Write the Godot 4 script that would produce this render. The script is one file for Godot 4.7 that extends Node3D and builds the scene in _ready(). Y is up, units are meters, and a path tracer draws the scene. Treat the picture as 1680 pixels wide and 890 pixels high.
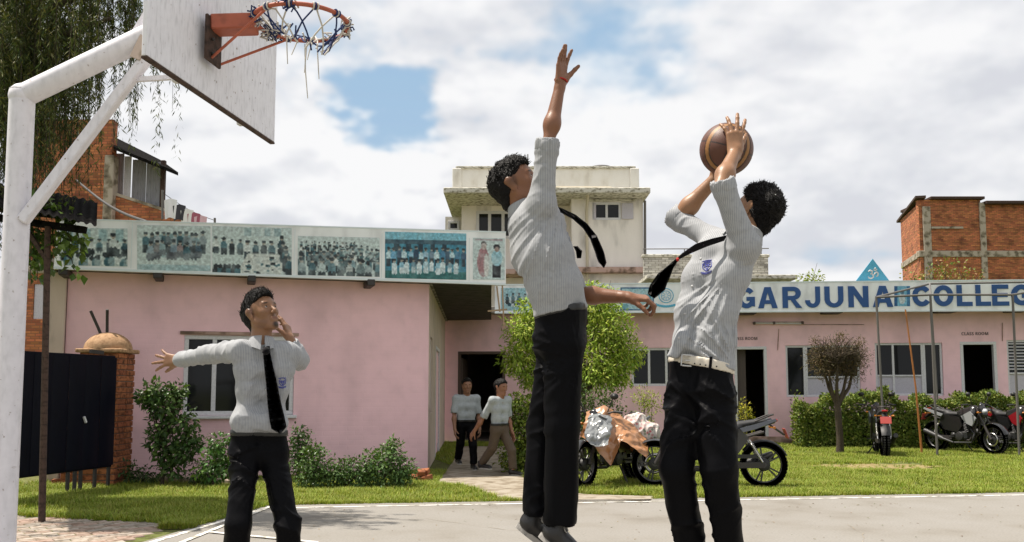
extends Node3D

# ---------------------------------------------------------------- mesh builder
class MB:
	var v := PackedVector3Array()
	var n := PackedVector3Array()
	var uv := PackedVector2Array()
	var col := PackedColorArray()
	var idx := PackedInt32Array()
	var tint := Color(1, 1, 1)
	var tinted := false

	func vert(p: Vector3, nn: Vector3, u := Vector2.ZERO) -> int:
		v.append(p); n.append(nn); uv.append(u); col.append(tint)
		return v.size() - 1

	func face(a: int, b: int, c: int) -> void:
		# clockwise seen from the side the normals point to
		var g := (v[b] - v[a]).cross(v[c] - v[a])
		if g.dot(n[a] + n[b] + n[c]) > 0.0:
			idx.append(a); idx.append(c); idx.append(b)
		else:
			idx.append(a); idx.append(b); idx.append(c)

	func tri(a: Vector3, b: Vector3, c: Vector3, out: Vector3) -> void:
		var g := (b - a).cross(c - a).normalized()
		if g.dot(out) < 0.0: g = -g
		face(vert(a, g), vert(b, g), vert(c, g))

	func quad(a: Vector3, b: Vector3, c: Vector3, d: Vector3, out: Vector3, with_uv := false) -> void:
		var g := (b - a).cross(d - a).normalized()
		if g.length() < 0.5: g = (c - b).cross(d - b).normalized()
		if g.dot(out) < 0.0: g = -g
		var i := vert(a, g, Vector2(0, 1) if with_uv else Vector2.ZERO)
		vert(b, g, Vector2(1, 1) if with_uv else Vector2.ZERO)
		vert(c, g, Vector2(1, 0) if with_uv else Vector2.ZERO)
		vert(d, g, Vector2(0, 0))
		face(i, i + 1, i + 2); face(i, i + 2, i + 3)

	func box(c: Vector3, s: Vector3, bs := Basis(), bevel := 0.0) -> MB:
		var h := s * 0.5
		var b := minf(bevel, minf(h.x, minf(h.y, h.z)) * 0.9)
		for ax in 3:
			var a1 := (ax + 1) % 3
			var a2 := (ax + 2) % 3
			for sg in [-1.0, 1.0]:
				var ps := []
				for k in [[-1, -1], [1, -1], [1, 1], [-1, 1]]:
					var p := Vector3.ZERO
					p[ax] = h[ax] * sg
					p[a1] = (h[a1] - b) * k[0]
					p[a2] = (h[a2] - b) * k[1]
					ps.append(c + bs * p)
				var o := Vector3.ZERO
				o[ax] = sg
				quad(ps[0], ps[1], ps[2], ps[3], bs * o)
		if b > 0.0:
			for ax in 3:
				var a1 := (ax + 1) % 3
				var a2 := (ax + 2) % 3
				for s1 in [-1.0, 1.0]:
					for s2 in [-1.0, 1.0]:
						var ps := []
						for k in [[-1, 0], [1, 0], [1, 1], [-1, 1]]:
							var p := Vector3.ZERO
							p[ax] = (h[ax] - b) * k[0]
							p[a1] = (h[a1] - (b if k[1] == 1 else 0.0)) * s1
							p[a2] = (h[a2] - (b if k[1] == 0 else 0.0)) * s2
							ps.append(c + bs * p)
						var o := Vector3.ZERO
						o[a1] = s1; o[a2] = s2
						quad(ps[0], ps[1], ps[2], ps[3], bs * o)
			for sx in [-1.0, 1.0]:
				for sy in [-1.0, 1.0]:
					for sz in [-1.0, 1.0]:
						var sg := Vector3(sx, sy, sz)
						tri(c + bs * (Vector3(h.x, h.y - b, h.z - b) * sg), c + bs * (Vector3(h.x - b, h.y, h.z - b) * sg), c + bs * (Vector3(h.x - b, h.y - b, h.z) * sg), bs * sg)
		return self

	func bar(a: Vector3, b: Vector3, w: float, t: float, up := Vector3.UP, bevel := 0.0) -> MB:
		var z := (b - a).normalized()
		if absf(z.dot(up)) > 0.98: up = Vector3.RIGHT
		var x := up.cross(z).normalized()
		return box((a + b) * 0.5, Vector3(w, t, a.distance_to(b)), Basis(x, z.cross(x), z), bevel)

	func tube(pts: Array, rad, sides := 10, caps := true) -> MB:
		var m := pts.size()
		var t0: Vector3 = (pts[1] - pts[0]).normalized()
		var x := (Vector3.UP if absf(t0.y) < 0.9 else Vector3.RIGHT).cross(t0).normalized()
		var first := v.size()
		for i in m:
			var t: Vector3 = (pts[mini(i + 1, m - 1)] - pts[maxi(i - 1, 0)]).normalized()
			x = (x - t * x.dot(t)).normalized()
			var y := t.cross(x)
			var r: float = rad[i] if rad is Array else rad
			for k in sides:
				var a := TAU * k / sides
				var o := x * cos(a) + y * sin(a)
				vert(pts[i] + o * r, o, Vector2(float(k) / sides, float(i)))
		for i in m - 1:
			for k in sides:
				var a := first + i * sides + k
				var b := first + i * sides + (k + 1) % sides
				face(a, b, b + sides); face(a, b + sides, a + sides)
		if caps:
			for e in [0, m - 1]:
				var t: Vector3 = (pts[0] - pts[1]).normalized() if e == 0 else (pts[m - 1] - pts[m - 2]).normalized()
				var c := vert(pts[e], t)
				for k in sides: vert(v[first + e * sides + k], t)
				for k in sides: face(c, c + 1 + k, c + 1 + (k + 1) % sides)
		return self

	func lathe(prof: Array, segs: int, xf := Transform3D(), arc := TAU) -> MB:
		var first := v.size()
		var m := prof.size()
		for i in m:
			var d: Vector2 = prof[mini(i + 1, m - 1)] - prof[maxi(i - 1, 0)]
			var nn := Vector2(d.y, -d.x).normalized()
			for k in segs + 1:
				var a := arc * k / segs
				vert(xf * Vector3(prof[i].x * cos(a), prof[i].y, prof[i].x * sin(a)), (xf.basis * Vector3(nn.x * cos(a), nn.y, nn.x * sin(a))).normalized(), Vector2(float(k) / segs, float(i) / (m - 1)))
		for i in m - 1:
			for k in segs:
				var a := first + i * (segs + 1) + k
				if v[a].distance_squared_to(v[a + 1]) > 1e-12: face(a, a + 1, a + segs + 2)
				if v[a + segs + 1].distance_squared_to(v[a + segs + 2]) > 1e-12: face(a, a + segs + 2, a + segs + 1)
		return self

	func torus(c: Vector3, axis: Vector3, r: float, t: float, segs := 32, sides := 8, from := 0.0, arc := TAU) -> MB:
		var x := (Vector3.UP if absf(axis.normalized().y) < 0.9 else Vector3.RIGHT).cross(axis).normalized()
		var y := axis.normalized().cross(x)
		var first := v.size()
		for i in segs + 1:
			var a := from + arc * i / segs
			var o := x * cos(a) + y * sin(a)
			for k in sides:
				var b := TAU * k / sides
				var q := o * cos(b) + axis.normalized() * sin(b)
				vert(c + o * r + q * t, q)
		for i in segs:
			for k in sides:
				var a := first + i * sides + k
				var b := first + i * sides + (k + 1) % sides
				face(a, b, b + sides); face(a, b + sides, a + sides)
		return self

	func prism(poly: PackedVector2Array, d: float, xf := Transform3D()) -> MB:
		# polygon in local xy, from z = -d/2 to z = d/2
		var t := Geometry2D.triangulate_polygon(poly)
		for sg in [-1.0, 1.0]:
			var o: Vector3 = (xf.basis * Vector3(0, 0, sg)).normalized()
			var f := v.size()
			for p in poly: vert(xf * Vector3(p.x, p.y, sg * d * 0.5), o)
			for i in range(0, t.size(), 3): face(f + t[i], f + t[i + 1], f + t[i + 2])
		var cw := Geometry2D.is_polygon_clockwise(poly)
		for i in poly.size():
			var p := poly[i]
			var q := poly[(i + 1) % poly.size()]
			var o := Vector3(q.y - p.y, p.x - q.x, 0) * (-1.0 if cw else 1.0)
			quad(xf * Vector3(p.x, p.y, -d * 0.5), xf * Vector3(q.x, q.y, -d * 0.5), xf * Vector3(q.x, q.y, d * 0.5), xf * Vector3(p.x, p.y, d * 0.5), xf.basis * o)
		return self

	func ball(c: Vector3, r: Vector3, segs := 16, rings := 10, bs := Basis()) -> MB:
		var prof := []
		for i in rings + 1:
			var a := PI * i / rings - PI / 2
			prof.append(Vector2(maxf(cos(a), 0.0), sin(a)))
		return lathe(prof, segs, Transform3D(bs * Basis.from_scale(r), c))

	func grid(rows: Array, out := Vector3.ZERO, closed := false, with_uv := true) -> MB:
		# rows of points, smooth normals; out points roughly outward
		var first := v.size()
		var R := rows.size()
		var C: int = rows[0].size()
		for i in R:
			for j in C:
				var du: Vector3 = rows[i][(j + 1) % C if closed else mini(j + 1, C - 1)] - rows[i][(j - 1 + C) % C if closed else maxi(j - 1, 0)]
				var dv: Vector3 = rows[mini(i + 1, R - 1)][j] - rows[maxi(i - 1, 0)][j]
				var nn := du.cross(dv).normalized()
				if out != Vector3.ZERO and nn.dot(out) < 0.0: nn = -nn
				vert(rows[i][j], nn, Vector2(float(j) / (C if closed else C - 1), float(i) / (R - 1)))
		for i in R - 1:
			for j in (C if closed else C - 1):
				var a := first + i * C + j
				var b := first + i * C + (j + 1) % C
				face(a, b, b + C); face(a, b + C, a + C)
		return self

	func ribbon(pts: Array, side: Array, width: Array, thick: float) -> MB:
		# a cloth strip with thickness
		var A := []; var B := []; var C2 := []; var D := []
		for i in pts.size():
			var t: Vector3 = (pts[mini(i + 1, pts.size() - 1)] - pts[maxi(i - 1, 0)]).normalized()
			var s: Vector3 = side[i].normalized()
			var nn := t.cross(s).normalized()
			var w: float = width[i] * 0.5
			A.append([pts[i] - s * w, pts[i] - s * w * 0.8 + nn * thick, pts[i] + nn * thick * 1.2, pts[i] + s * w * 0.8 + nn * thick, pts[i] + s * w])
			B.append([pts[i] - s * w, pts[i] - s * w * 0.8 - nn * thick, pts[i] - nn * thick * 1.2, pts[i] + s * w * 0.8 - nn * thick, pts[i] + s * w])
		var k := v.size()
		grid(A)
		grid(B)
		# orient: A towards +nn, B towards -nn
		var half := (v.size() - k) / 2
		for i in pts.size():
			var t: Vector3 = (pts[mini(i + 1, pts.size() - 1)] - pts[maxi(i - 1, 0)]).normalized()
			var nn := t.cross(side[i].normalized()).normalized()
			for j in 5:
				if n[k + i * 5 + j].dot(nn) < 0.0: n[k + i * 5 + j] *= -1.0
				if n[k + half + i * 5 + j].dot(nn) > 0.0: n[k + half + i * 5 + j] *= -1.0
		return self

	func add(o: MB) -> MB:
		var f := v.size()
		v.append_array(o.v); n.append_array(o.n); uv.append_array(o.uv); col.append_array(o.col)
		for i in o.idx: idx.append(i + f)
		return self

	func moved(xf: Transform3D) -> MB:
		for i in v.size():
			v[i] = xf * v[i]
			n[i] = (xf.basis * n[i]).normalized()
		return self

	func mesh() -> ArrayMesh:
		var a := []
		a.resize(Mesh.ARRAY_MAX)
		a[Mesh.ARRAY_VERTEX] = v
		a[Mesh.ARRAY_NORMAL] = n
		a[Mesh.ARRAY_TEX_UV] = uv
		if tinted: a[Mesh.ARRAY_COLOR] = col
		a[Mesh.ARRAY_INDEX] = idx
		var m := ArrayMesh.new()
		m.add_surface_from_arrays(Mesh.PRIMITIVE_TRIANGLES, a)
		return m

# ---------------------------------------------------------------- smooth fields of tapered capsules, meshed as surface nets
class Field:
	var A := PackedVector3Array()
	var BA := PackedVector3Array()
	var INV := PackedFloat32Array()
	var RA := PackedFloat32Array()
	var RD := PackedFloat32Array()
	var K := PackedFloat32Array()
	var SUB := PackedInt32Array()
	var SQ := PackedVector3Array()
	var SF := PackedFloat32Array()
	var planes := []      # [point, normal]: removes what lies on the normal's side
	var folds := []       # [amplitude, noise, direction, squeeze, centre, radius]
	var xf := Transform3D()
	var fold_max := 0.0
	var paint := []       # [centre, radius, colour, ...]: patches of another colour; the first entry is the base

	func add(a: Vector3, b: Vector3, ra: float, rb: float, k := 0.03, squash := Vector3.ZERO, q := 1.0) -> Field:
		A.append(a); BA.append(b - a)
		INV.append(1.0 / maxf((b - a).length_squared(), 1e-9))
		RA.append(ra); RD.append(rb - ra); K.append(k); SUB.append(0)
		SQ.append(squash.normalized() if squash != Vector3.ZERO else squash); SF.append(q - 1.0)
		return self

	func sub(a: Vector3, b: Vector3, ra: float, rb: float, k := 0.01, squash := Vector3.ZERO, q := 1.0) -> Field:
		add(a, b, ra, rb, k, squash, q)
		SUB[SUB.size() - 1] = 1
		return self

	func dot(c: Vector3, r: float, k := 0.02, squash := Vector3.ZERO, q := 1.0) -> Field:
		return add(c, c, r, r, k, squash, q)

	func cut(p: Vector3, nn: Vector3) -> Field:
		planes.append([p, nn.normalized()])
		return self

	func fold(amp: float, noise: FastNoiseLite, dir: Vector3, along: float, c := Vector3.ZERO, r := 0.0) -> Field:
		folds.append([amp, noise, dir.normalized(), 1.0 - along, c, r, noise.fractal_type == FastNoiseLite.FRACTAL_NONE])
		fold_max += absf(amp)
		return self

	func fan(amp: float, noise: FastNoiseLite, pivot: Vector3, spread: float, c: Vector3, r: float) -> Field:
		# folds that run out from one point
		folds.append([amp, noise, pivot, spread + 10.0, c, r, noise.fractal_type == FastNoiseLite.FRACTAL_NONE])
		fold_max += absf(amp)
		return self

	func one(i: int, p: Vector3) -> float:
		var pa := p - A[i]
		var ba := BA[i]
		if SF[i] != 0.0:
			pa += SQ[i] * (pa.dot(SQ[i]) * SF[i])
		var h := clampf(pa.dot(ba) * INV[i], 0.0, 1.0)
		return (pa - ba * h).length() - RA[i] - RD[i] * h

	func at(p: Vector3, which: PackedInt32Array) -> float:
		var d := 10.0
		for i in which:
			var e := one(i, p)
			var k := K[i]
			if SUB[i] == 1:
				e = -e
				var h := k - absf(d - e)
				d = maxf(d, e)
				if h > 0.0: d += h * h / k * 0.25
			else:
				var h := k - absf(d - e)
				d = minf(d, e)
				if h > 0.0: d -= h * h / k * 0.25
		if d < 0.06 and d > -0.06:
			for f in folds:
				var w := 1.0
				if f[5] > 0.0:
					w = clampf(1.0 - p.distance_to(f[4]) / f[5], 0.0, 1.0)
					if w == 0.0: continue
					w = w * w * (3.0 - 2.0 * w)
				var q: Vector3
				if f[3] > 5.0:
					var o: Vector3 = p - f[2]
					w *= clampf((o.length() - 0.03) / 0.12, 0.0, 1.0)
					q = Vector3(atan2(o.y, o.x) * (f[3] - 10.0), o.length() * 0.5, 0.0)
				else:
					q = p - f[2] * (p.dot(f[2]) * f[3])
				var nv: float = f[1].get_noise_3dv(q)
				if f[6]:
					nv = maxf(0.0, 1.0 - absf(nv) * 2.1)
					nv = nv * nv - 0.2
				d -= f[0] * w * nv
		for pl in planes:
			d = maxf(d, (p - pl[0]).dot(pl[1]))
		return d

	func painted(p: Vector3) -> Color:
		var c: Color = paint[0]
		for i in range(1, paint.size()):
			var e: Array = paint[i]
			var w := clampf((e[1] - ((p - e[0]) / e[3]).length()) / (e[1] * 0.35), 0.0, 1.0)
			c = c.lerp(e[2], w * e[4])
		return c

	func all() -> PackedInt32Array:
		return PackedInt32Array(range(A.size()))

	func surface(from: Vector3, dir: Vector3, reach := 0.4) -> Vector3:
		# first point of the surface along a ray, in the field's own axes
		var w := all()
		var t := 0.0
		for i in 60:
			var d := at(from + dir * t, w)
			if d < 0.0008 or t > reach: break
			t += d * 0.7
		return from + dir * t

	func mesh(mb: MB, cell: float) -> MB:
		var lo := Vector3(1e9, 1e9, 1e9)
		var hi := -lo
		var grow := fold_max + 2.5 * cell
		for i in A.size():
			if SUB[i] == 1: continue
			var g := RA[i] + maxf(RD[i], 0.0) + grow
			var g3 := Vector3(g, g, g)
			lo = lo.min(A[i] - g3).min(A[i] + BA[i] - g3)
			hi = hi.max(A[i] + g3).max(A[i] + BA[i] + g3)
		var S := 4
		var nb := Vector3i(((hi - lo) / (cell * S)).ceil()) + Vector3i.ONE
		var nx := nb.x * S
		var ny := nb.y * S
		var nz := nb.z * S
		var val := PackedFloat32Array()
		val.resize(nx * ny * nz)
		val.fill(1.0)
		var rad := cell * S * 0.87 + fold_max
		var active := []
		var every := all()
		for bz in nb.z:
			for by in nb.y:
				for bx in nb.x:
					var c := lo + Vector3(bx + 0.5, by + 0.5, bz + 0.5) * (cell * S)
					var which := PackedInt32Array()
					var near := 10.0
					for i in every:
						var e := one(i, c)
						if e < rad * 1.35 + K[i]:
							which.append(i)
						if SUB[i] == 0: near = minf(near, e - K[i] * 0.25)
					if near > rad: continue
					var d := at(c, which)
					var base := (bz * S * ny + by * S) * nx + bx * S
					if absf(d) > rad * 1.6 + 0.03:
						if d < 0.0:
							for z in S:
								for y in S:
									for x in S: val[base + (z * ny + y) * nx + x] = -1.0
						continue
					var org := lo + Vector3(bx, by, bz) * (cell * S)
					for z in S:
						for y in S:
							for x in S:
								val[base + (z * ny + y) * nx + x] = at(org + Vector3(x, y, z) * cell, which)
					active.append(Vector3i(bx, by, bz))
		# vertices
		var sy := nx
		var sz := nx * ny
		var offs := PackedInt32Array([0, 1, sy, sy + 1, sz, sz + 1, sz + sy, sz + sy + 1])
		var at_cell := {}
		var first := mb.v.size()
		var cells := PackedInt32Array()
		var done := {}
		for b in active:
			for z in range(b.z * S - 1, b.z * S + S):
				if z < 0 or z >= nz - 1: continue
				for y in range(b.y * S - 1, b.y * S + S):
					if y < 0 or y >= ny - 1: continue
					for x in range(b.x * S - 1, b.x * S + S):
						if x < 0 or x >= nx - 1: continue
						var o := z * sz + y * sy + x
						if at_cell.has(o): continue
						var mask := 0
						for k in 8:
							if val[o + offs[k]] < 0.0: mask |= 1 << k
						if mask == 0 or mask == 255: continue
						var sum := Vector3.ZERO
						var cnt := 0
						for k in 8:
							for ax in 3:
								if k & (1 << ax): continue
								var k2 := k | (1 << ax)
								var v0 := val[o + offs[k]]
								var v1 := val[o + offs[k2]]
								if (v0 < 0.0) != (v1 < 0.0):
									var p := Vector3(k & 1, (k >> 1) & 1, (k >> 2) & 1)
									p[ax] += clampf(v0 / (v0 - v1), 0.02, 0.98)
									sum += p
									cnt += 1
						var q := lo + (Vector3(x, y, z) + sum / cnt) * cell
						at_cell[o] = mb.v.size()
						cells.append(o)
						if paint.size(): mb.tint = painted(q)
						mb.vert(q, Vector3.ZERO)
		# faces
		var step := [1, sy, sz]
		for o in cells:
			for ax in 3:
				var v0 := val[o]
				var v1 := val[o + step[ax]]
				if (v0 < 0.0) == (v1 < 0.0): continue
				var u: int = step[(ax + 1) % 3]
				var w: int = step[(ax + 2) % 3]
				if not (at_cell.has(o - u) and at_cell.has(o - w) and at_cell.has(o - u - w)): continue
				var a: int = at_cell[o]
				var b: int = at_cell[o - u]
				var c: int = at_cell[o - u - w]
				var d: int = at_cell[o - w]
				if v0 < 0.0:
					mb.idx.append_array(PackedInt32Array([a, c, b, a, d, c]))
				else:
					mb.idx.append_array(PackedInt32Array([a, b, c, a, c, d]))
				var g := (mb.v[c] - mb.v[a]).cross(mb.v[d] - mb.v[b])
				if v0 >= 0.0: g = -g
				mb.n[a] += g; mb.n[b] += g; mb.n[c] += g; mb.n[d] += g
		for i in range(first, mb.v.size()):
			mb.n[i] = (xf.basis * mb.n[i]).normalized()
			mb.v[i] = xf * mb.v[i]
		mb.tint = Color(1, 1, 1)
		return mb

# ---------------------------------------------------------------- placing, naming
const FOCAL := 1475.0
const EYE := 1.3
const PITCH := 0.0873
var rng := RandomNumberGenerator.new()
var taken := {}

func P(px: float, py: float, z: float) -> Vector3:
	# where a point of the 1680 x 890 frame lies, z metres in front of the lens
	var a := (px - 840.0) / FOCAL
	var b := (511.0 - py) / FOCAL
	var dz := cos(PITCH) - b * sin(PITCH)
	return Vector3(a / dz * z, EYE + (sin(PITCH) + b * cos(PITCH)) / dz * z, -z)

func G(px: float, py: float) -> Vector3:
	# the ground under a point of the frame
	var d := P(px, py, 1.0) - Vector3(0, EYE, 0)
	var q := Vector3(0, EYE, 0) + d * (EYE / -d.y)
	return Vector3(q.x, 0, q.z)

func numbered(called: String, parent: Node) -> String:
	var key := str(parent.get_instance_id()) + called
	var k: int = taken.get(key, 0)
	taken[key] = k + 1
	return called if k == 0 else "%s_%03d" % [called, k]

func thing(called: String, label: String, category: String, at := Vector3.ZERO, turn := 0.0, group := "") -> Node3D:
	var o := Node3D.new()
	o.name = numbered(called, self)
	add_child(o, true)
	o.position = at
	o.rotation.y = turn
	tag(o, label, category, group)
	return o

func tag(o: Node, label: String, category := "", group := "") -> void:
	o.set_meta("label", label)
	if category: o.set_meta("category", category)
	if group: o.set_meta("group", group)

func part(called: String, m, material: Material, parent: Node = self, label := "") -> MeshInstance3D:
	var o := MeshInstance3D.new()
	o.name = numbered(called, parent)
	o.mesh = m.mesh() if m is MB else m
	o.material_override = null
	if o.mesh.get_surface_count(): o.set_surface_override_material(0, material)
	parent.add_child(o, true)
	if label: o.set_meta("label", label)
	return o

func struct(called: String, m, material: Material) -> MeshInstance3D:
	var o := part(called, m, material)
	o.set_meta("kind", "structure")
	return o

func many(called: String, mesh: Mesh, material: Material, where: Array, tints: Array, parent: Node = self) -> MultiMeshInstance3D:
	var mm := MultiMesh.new()
	mm.transform_format = MultiMesh.TRANSFORM_3D
	mm.use_colors = tints.size() > 0
	mm.mesh = mesh
	mm.instance_count = where.size()
	for i in where.size():
		mm.set_instance_transform(i, where[i])
		if tints.size(): mm.set_instance_color(i, tints[i % tints.size()])
	var o := MultiMeshInstance3D.new()
	o.name = numbered(called, parent)
	o.multimesh = mm
	o.material_override = material
	o.set_meta("kind", "stuff")
	parent.add_child(o, true)
	return o

func rf(a: float, b: float) -> float:
	return rng.randf_range(a, b)

func unit_random() -> Vector3:
	var q := Vector3(rng.randfn(), rng.randfn(), rng.randfn())
	return q.normalized() if q.length() > 0.001 else Vector3.UP

# ---------------------------------------------------------------- materials
var mats := {}
func noise(seed_: int, freq: float, octaves := 4, crease := false) -> FastNoiseLite:
	var f := FastNoiseLite.new()
	f.noise_type = FastNoiseLite.TYPE_SIMPLEX_SMOOTH
	f.seed = seed_
	f.frequency = freq
	# «crease»: one octave, whose zero lines become the crests of folds
	f.fractal_type = FastNoiseLite.FRACTAL_NONE if crease else FastNoiseLite.FRACTAL_FBM
	f.fractal_octaves = octaves
	return f

func ntex(seed_: int, freq: float, stops: Array, octaves := 5, size := 512) -> NoiseTexture2D:
	# stops: [offset, colour, ...]
	var g := Gradient.new()
	var offs := PackedFloat32Array(); var cs := PackedColorArray()
	for i in range(0, stops.size(), 2):
		offs.append(stops[i]); cs.append(stops[i + 1] if stops[i + 1] is Color else Color(stops[i + 1], stops[i + 1], stops[i + 1]))
	g.offsets = offs; g.colors = cs
	var t := NoiseTexture2D.new()
	t.width = size; t.height = size
	t.seamless = true
	t.noise = noise(seed_, freq, octaves)
	t.color_ramp = g
	return t

func mat(called: String, c: Color, rough := 0.8, o := {}) -> StandardMaterial3D:
	var m := StandardMaterial3D.new()
	m.resource_name = called
	m.albedo_color = c.linear_to_srgb()
	m.roughness = rough
	m.metallic = o.get("metal", 0.0)
	m.metallic_specular = o.get("spec", 0.5)
	if o.has("tex"):
		m.albedo_texture = o.tex
		if not o.has("uv"):
			m.uv1_triplanar = true
			m.uv1_world_triplanar = o.get("world", true)
			m.uv1_scale = o.get("scale", Vector3.ONE) if o.get("scale", Vector3.ONE) is Vector3 else Vector3.ONE * o.scale
	if o.has("fine"):
		m.detail_enabled = true
		m.detail_albedo = o.fine
		m.detail_blend_mode = BaseMaterial3D.BLEND_MODE_MUL
		m.detail_uv_layer = BaseMaterial3D.DETAIL_UV_2
		m.uv2_triplanar = true
		m.uv2_world_triplanar = o.get("world", true)
		m.uv2_scale = Vector3.ONE * o.get("fine_scale", 4.0)
	if o.has("bump"):
		m.heightmap_enabled = true
		m.heightmap_texture = o.bump
		m.heightmap_scale = o.get("relief", 0.3)
		if not o.has("uv"):
			m.uv1_triplanar = true
			m.uv1_world_triplanar = o.get("world", true)
			m.uv1_scale = o.get("scale", Vector3.ONE) if o.get("scale", Vector3.ONE) is Vector3 else Vector3.ONE * o.scale
	if o.has("back"):
		m.backlight_enabled = true
		m.backlight = o.back
	if o.has("sheen"):
		m.rim_enabled = true
		m.rim = o.sheen
		m.rim_tint = 0.5
	if o.has("coat"):
		m.clearcoat_enabled = true
		m.clearcoat = o.coat
		m.clearcoat_roughness = 0.15
	if o.get("tinted", false):
		m.vertex_color_use_as_albedo = true
	if o.has("sss"):
		m.subsurf_scatter_enabled = true
		m.subsurf_scatter_strength = o.sss
	return m

# ---------------------------------------------------------------- walls with openings
func wall_shape(mb: MB, length: float, h0: float, h1: float, thick: float, holes: Array, xf: Transform3D) -> MB:
	# local x along the wall, y up, outer face at z = 0, body towards -z; holes: [x0, x1, y0, y1]
	var xs := [0.0, length]
	for h in holes: xs.append(h[0]); xs.append(h[1])
	xs.sort()
	for i in xs.size() - 1:
		if xs[i + 1] - xs[i] < 0.001: continue
		var mid: float = (xs[i] + xs[i + 1]) * 0.5
		var gaps := []
		for h in holes:
			if mid > h[0] and mid < h[1]: gaps.append([h[2], h[3]])
		gaps.sort_custom(func(a, b): return a[0] < b[0])
		var y := h0
		gaps.append([h1, h1])
		for g in gaps:
			if g[0] - y > 0.001:
				mb.box(xf * Vector3(mid, (y + g[0]) * 0.5, -thick * 0.5), Vector3(xs[i + 1] - xs[i], g[0] - y, thick), xf.basis)
			y = g[1]
	return mb

# ---------------------------------------------------------------- sky and light
func make_sky() -> ImageTexture:
	var W := 2048
	var Hh := 1024
	var big := noise(11, 1.0, 5)
	var fine := noise(12, 3.4, 5)
	var puff := noise(14, 9.0, 4)
	# broad banks of cloud and gaps: [px, py, rx, ry, lean, amount]
	var banks := [[608, 160, 75, 52, 0.6, -1.25], [650, 220, 60, 42, 0.8, -1.2], [585, 112, 55, 42, 0.3, -0.8], [690, 30, 120, 32, 0.15, -0.35], [980, 60, 190, 60, 0.2, -0.42], [1010, 205, 55, 40, 0.2, -0.3], [1220, 110, 220, 60, -0.1, -0.30], [860, 30, 90, 35, 0, -0.2],
		[470, 240, 110, 100, 0.2, 0.7], [780, 150, 100, 85, 0.4, 0.55], [330, 320, 260, 80, 0, 0.6], [730, 310, 240, 45, 0, 0.6], [1450, 150, 300, 140, 0, 0.35], [1300, 330, 420, 90, 0, 0.55], [520, 120, 40, 60, 0.3, 0.5]]
	var half := Hh / 2
	var den := PackedFloat32Array()
	den.resize(W * half)
	for y in half:
		var up := PI / 2 - PI * (y + 0.5) / Hh
		var cu := cos(up)
		var su := sin(up)
		for x in W:
			var az := (x + 0.5) / W * TAU
			var d := Vector3(sin(az) * cu, su, -cos(az) * cu)
			var q := Vector3(d.x, d.y * 2.4, d.z) * (1.35 / (0.35 + su))
			var f1 := fine.get_noise_3dv(q)
			var f2 := puff.get_noise_3dv(q)
			var v := big.get_noise_3dv(q * 0.9) * 0.50 + f1 * 0.42 + (0.35 - absf(f2)) * 0.20 + 0.26
			var f := -d.z * cos(PITCH) + d.y * sin(PITCH)
			if f > 0.5:
				var px := 840.0 + FOCAL * d.x / f + f1 * 130.0 + f2 * 30.0
				var py := 511.0 - FOCAL * (d.y * cos(PITCH) + d.z * sin(PITCH)) / f + fine.get_noise_3dv(q + Vector3(7, 0, 0)) * 110.0
				for b in banks:
					var dx: float = px - b[0]
					var dy: float = py - b[1]
					var cx: float = (dx * cos(b[4]) + dy * sin(b[4])) / b[2]
					var cy: float = (dy * cos(b[4]) - dx * sin(b[4])) / b[3]
					var r: float = cx * cx + cy * cy
					if r < 6.0: v += 0.46 * b[5] * exp(-r * 0.8)
			den[y * W + x] = v
	var data := PackedByteArray()
	data.resize(W * Hh * 3)
	for y in half:
		var su := sin(PI / 2 - PI * (y + 0.5) / Hh)
		var blue := Color(0.74, 0.83, 0.91).lerp(Color(0.58, 0.73, 0.87), clampf(su * 1.6, 0, 1))
		var haze := smoothstep(0.14, 0.0, su) * 0.75
		var above := maxi(y - 9, 0) * W
		var above2 := maxi(y - 26, 0) * W
		for x in W:
			var v := den[y * W + x]
			var cover := maxf(smoothstep(-0.42, 0.20, v), haze)
			# cloud seen from below: greyer where more cloud stands over it
			var over := (den[above + x] - v) * 1.5 + (den[above2 + x] - v) * 0.5
			var sh := clampf(0.34 + over + v * 0.35, 0.0, 1.0)
			var white := Color(0.99, 0.99, 0.995).lerp(Color(0.81, 0.825, 0.86), sh * 0.70)
			var c := blue.lerp(white, cover)
			var i := (y * W + x) * 3
			data[i] = int(c.r * 255); data[i + 1] = int(c.g * 255); data[i + 2] = int(c.b * 255)
	for i in range(W * Hh / 2, W * Hh):
		data[i * 3] = 150; data[i * 3 + 1] = 146; data[i * 3 + 2] = 138
	return ImageTexture.create_from_image(Image.create_from_data(W, Hh, false, Image.FORMAT_RGB8, data))

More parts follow.
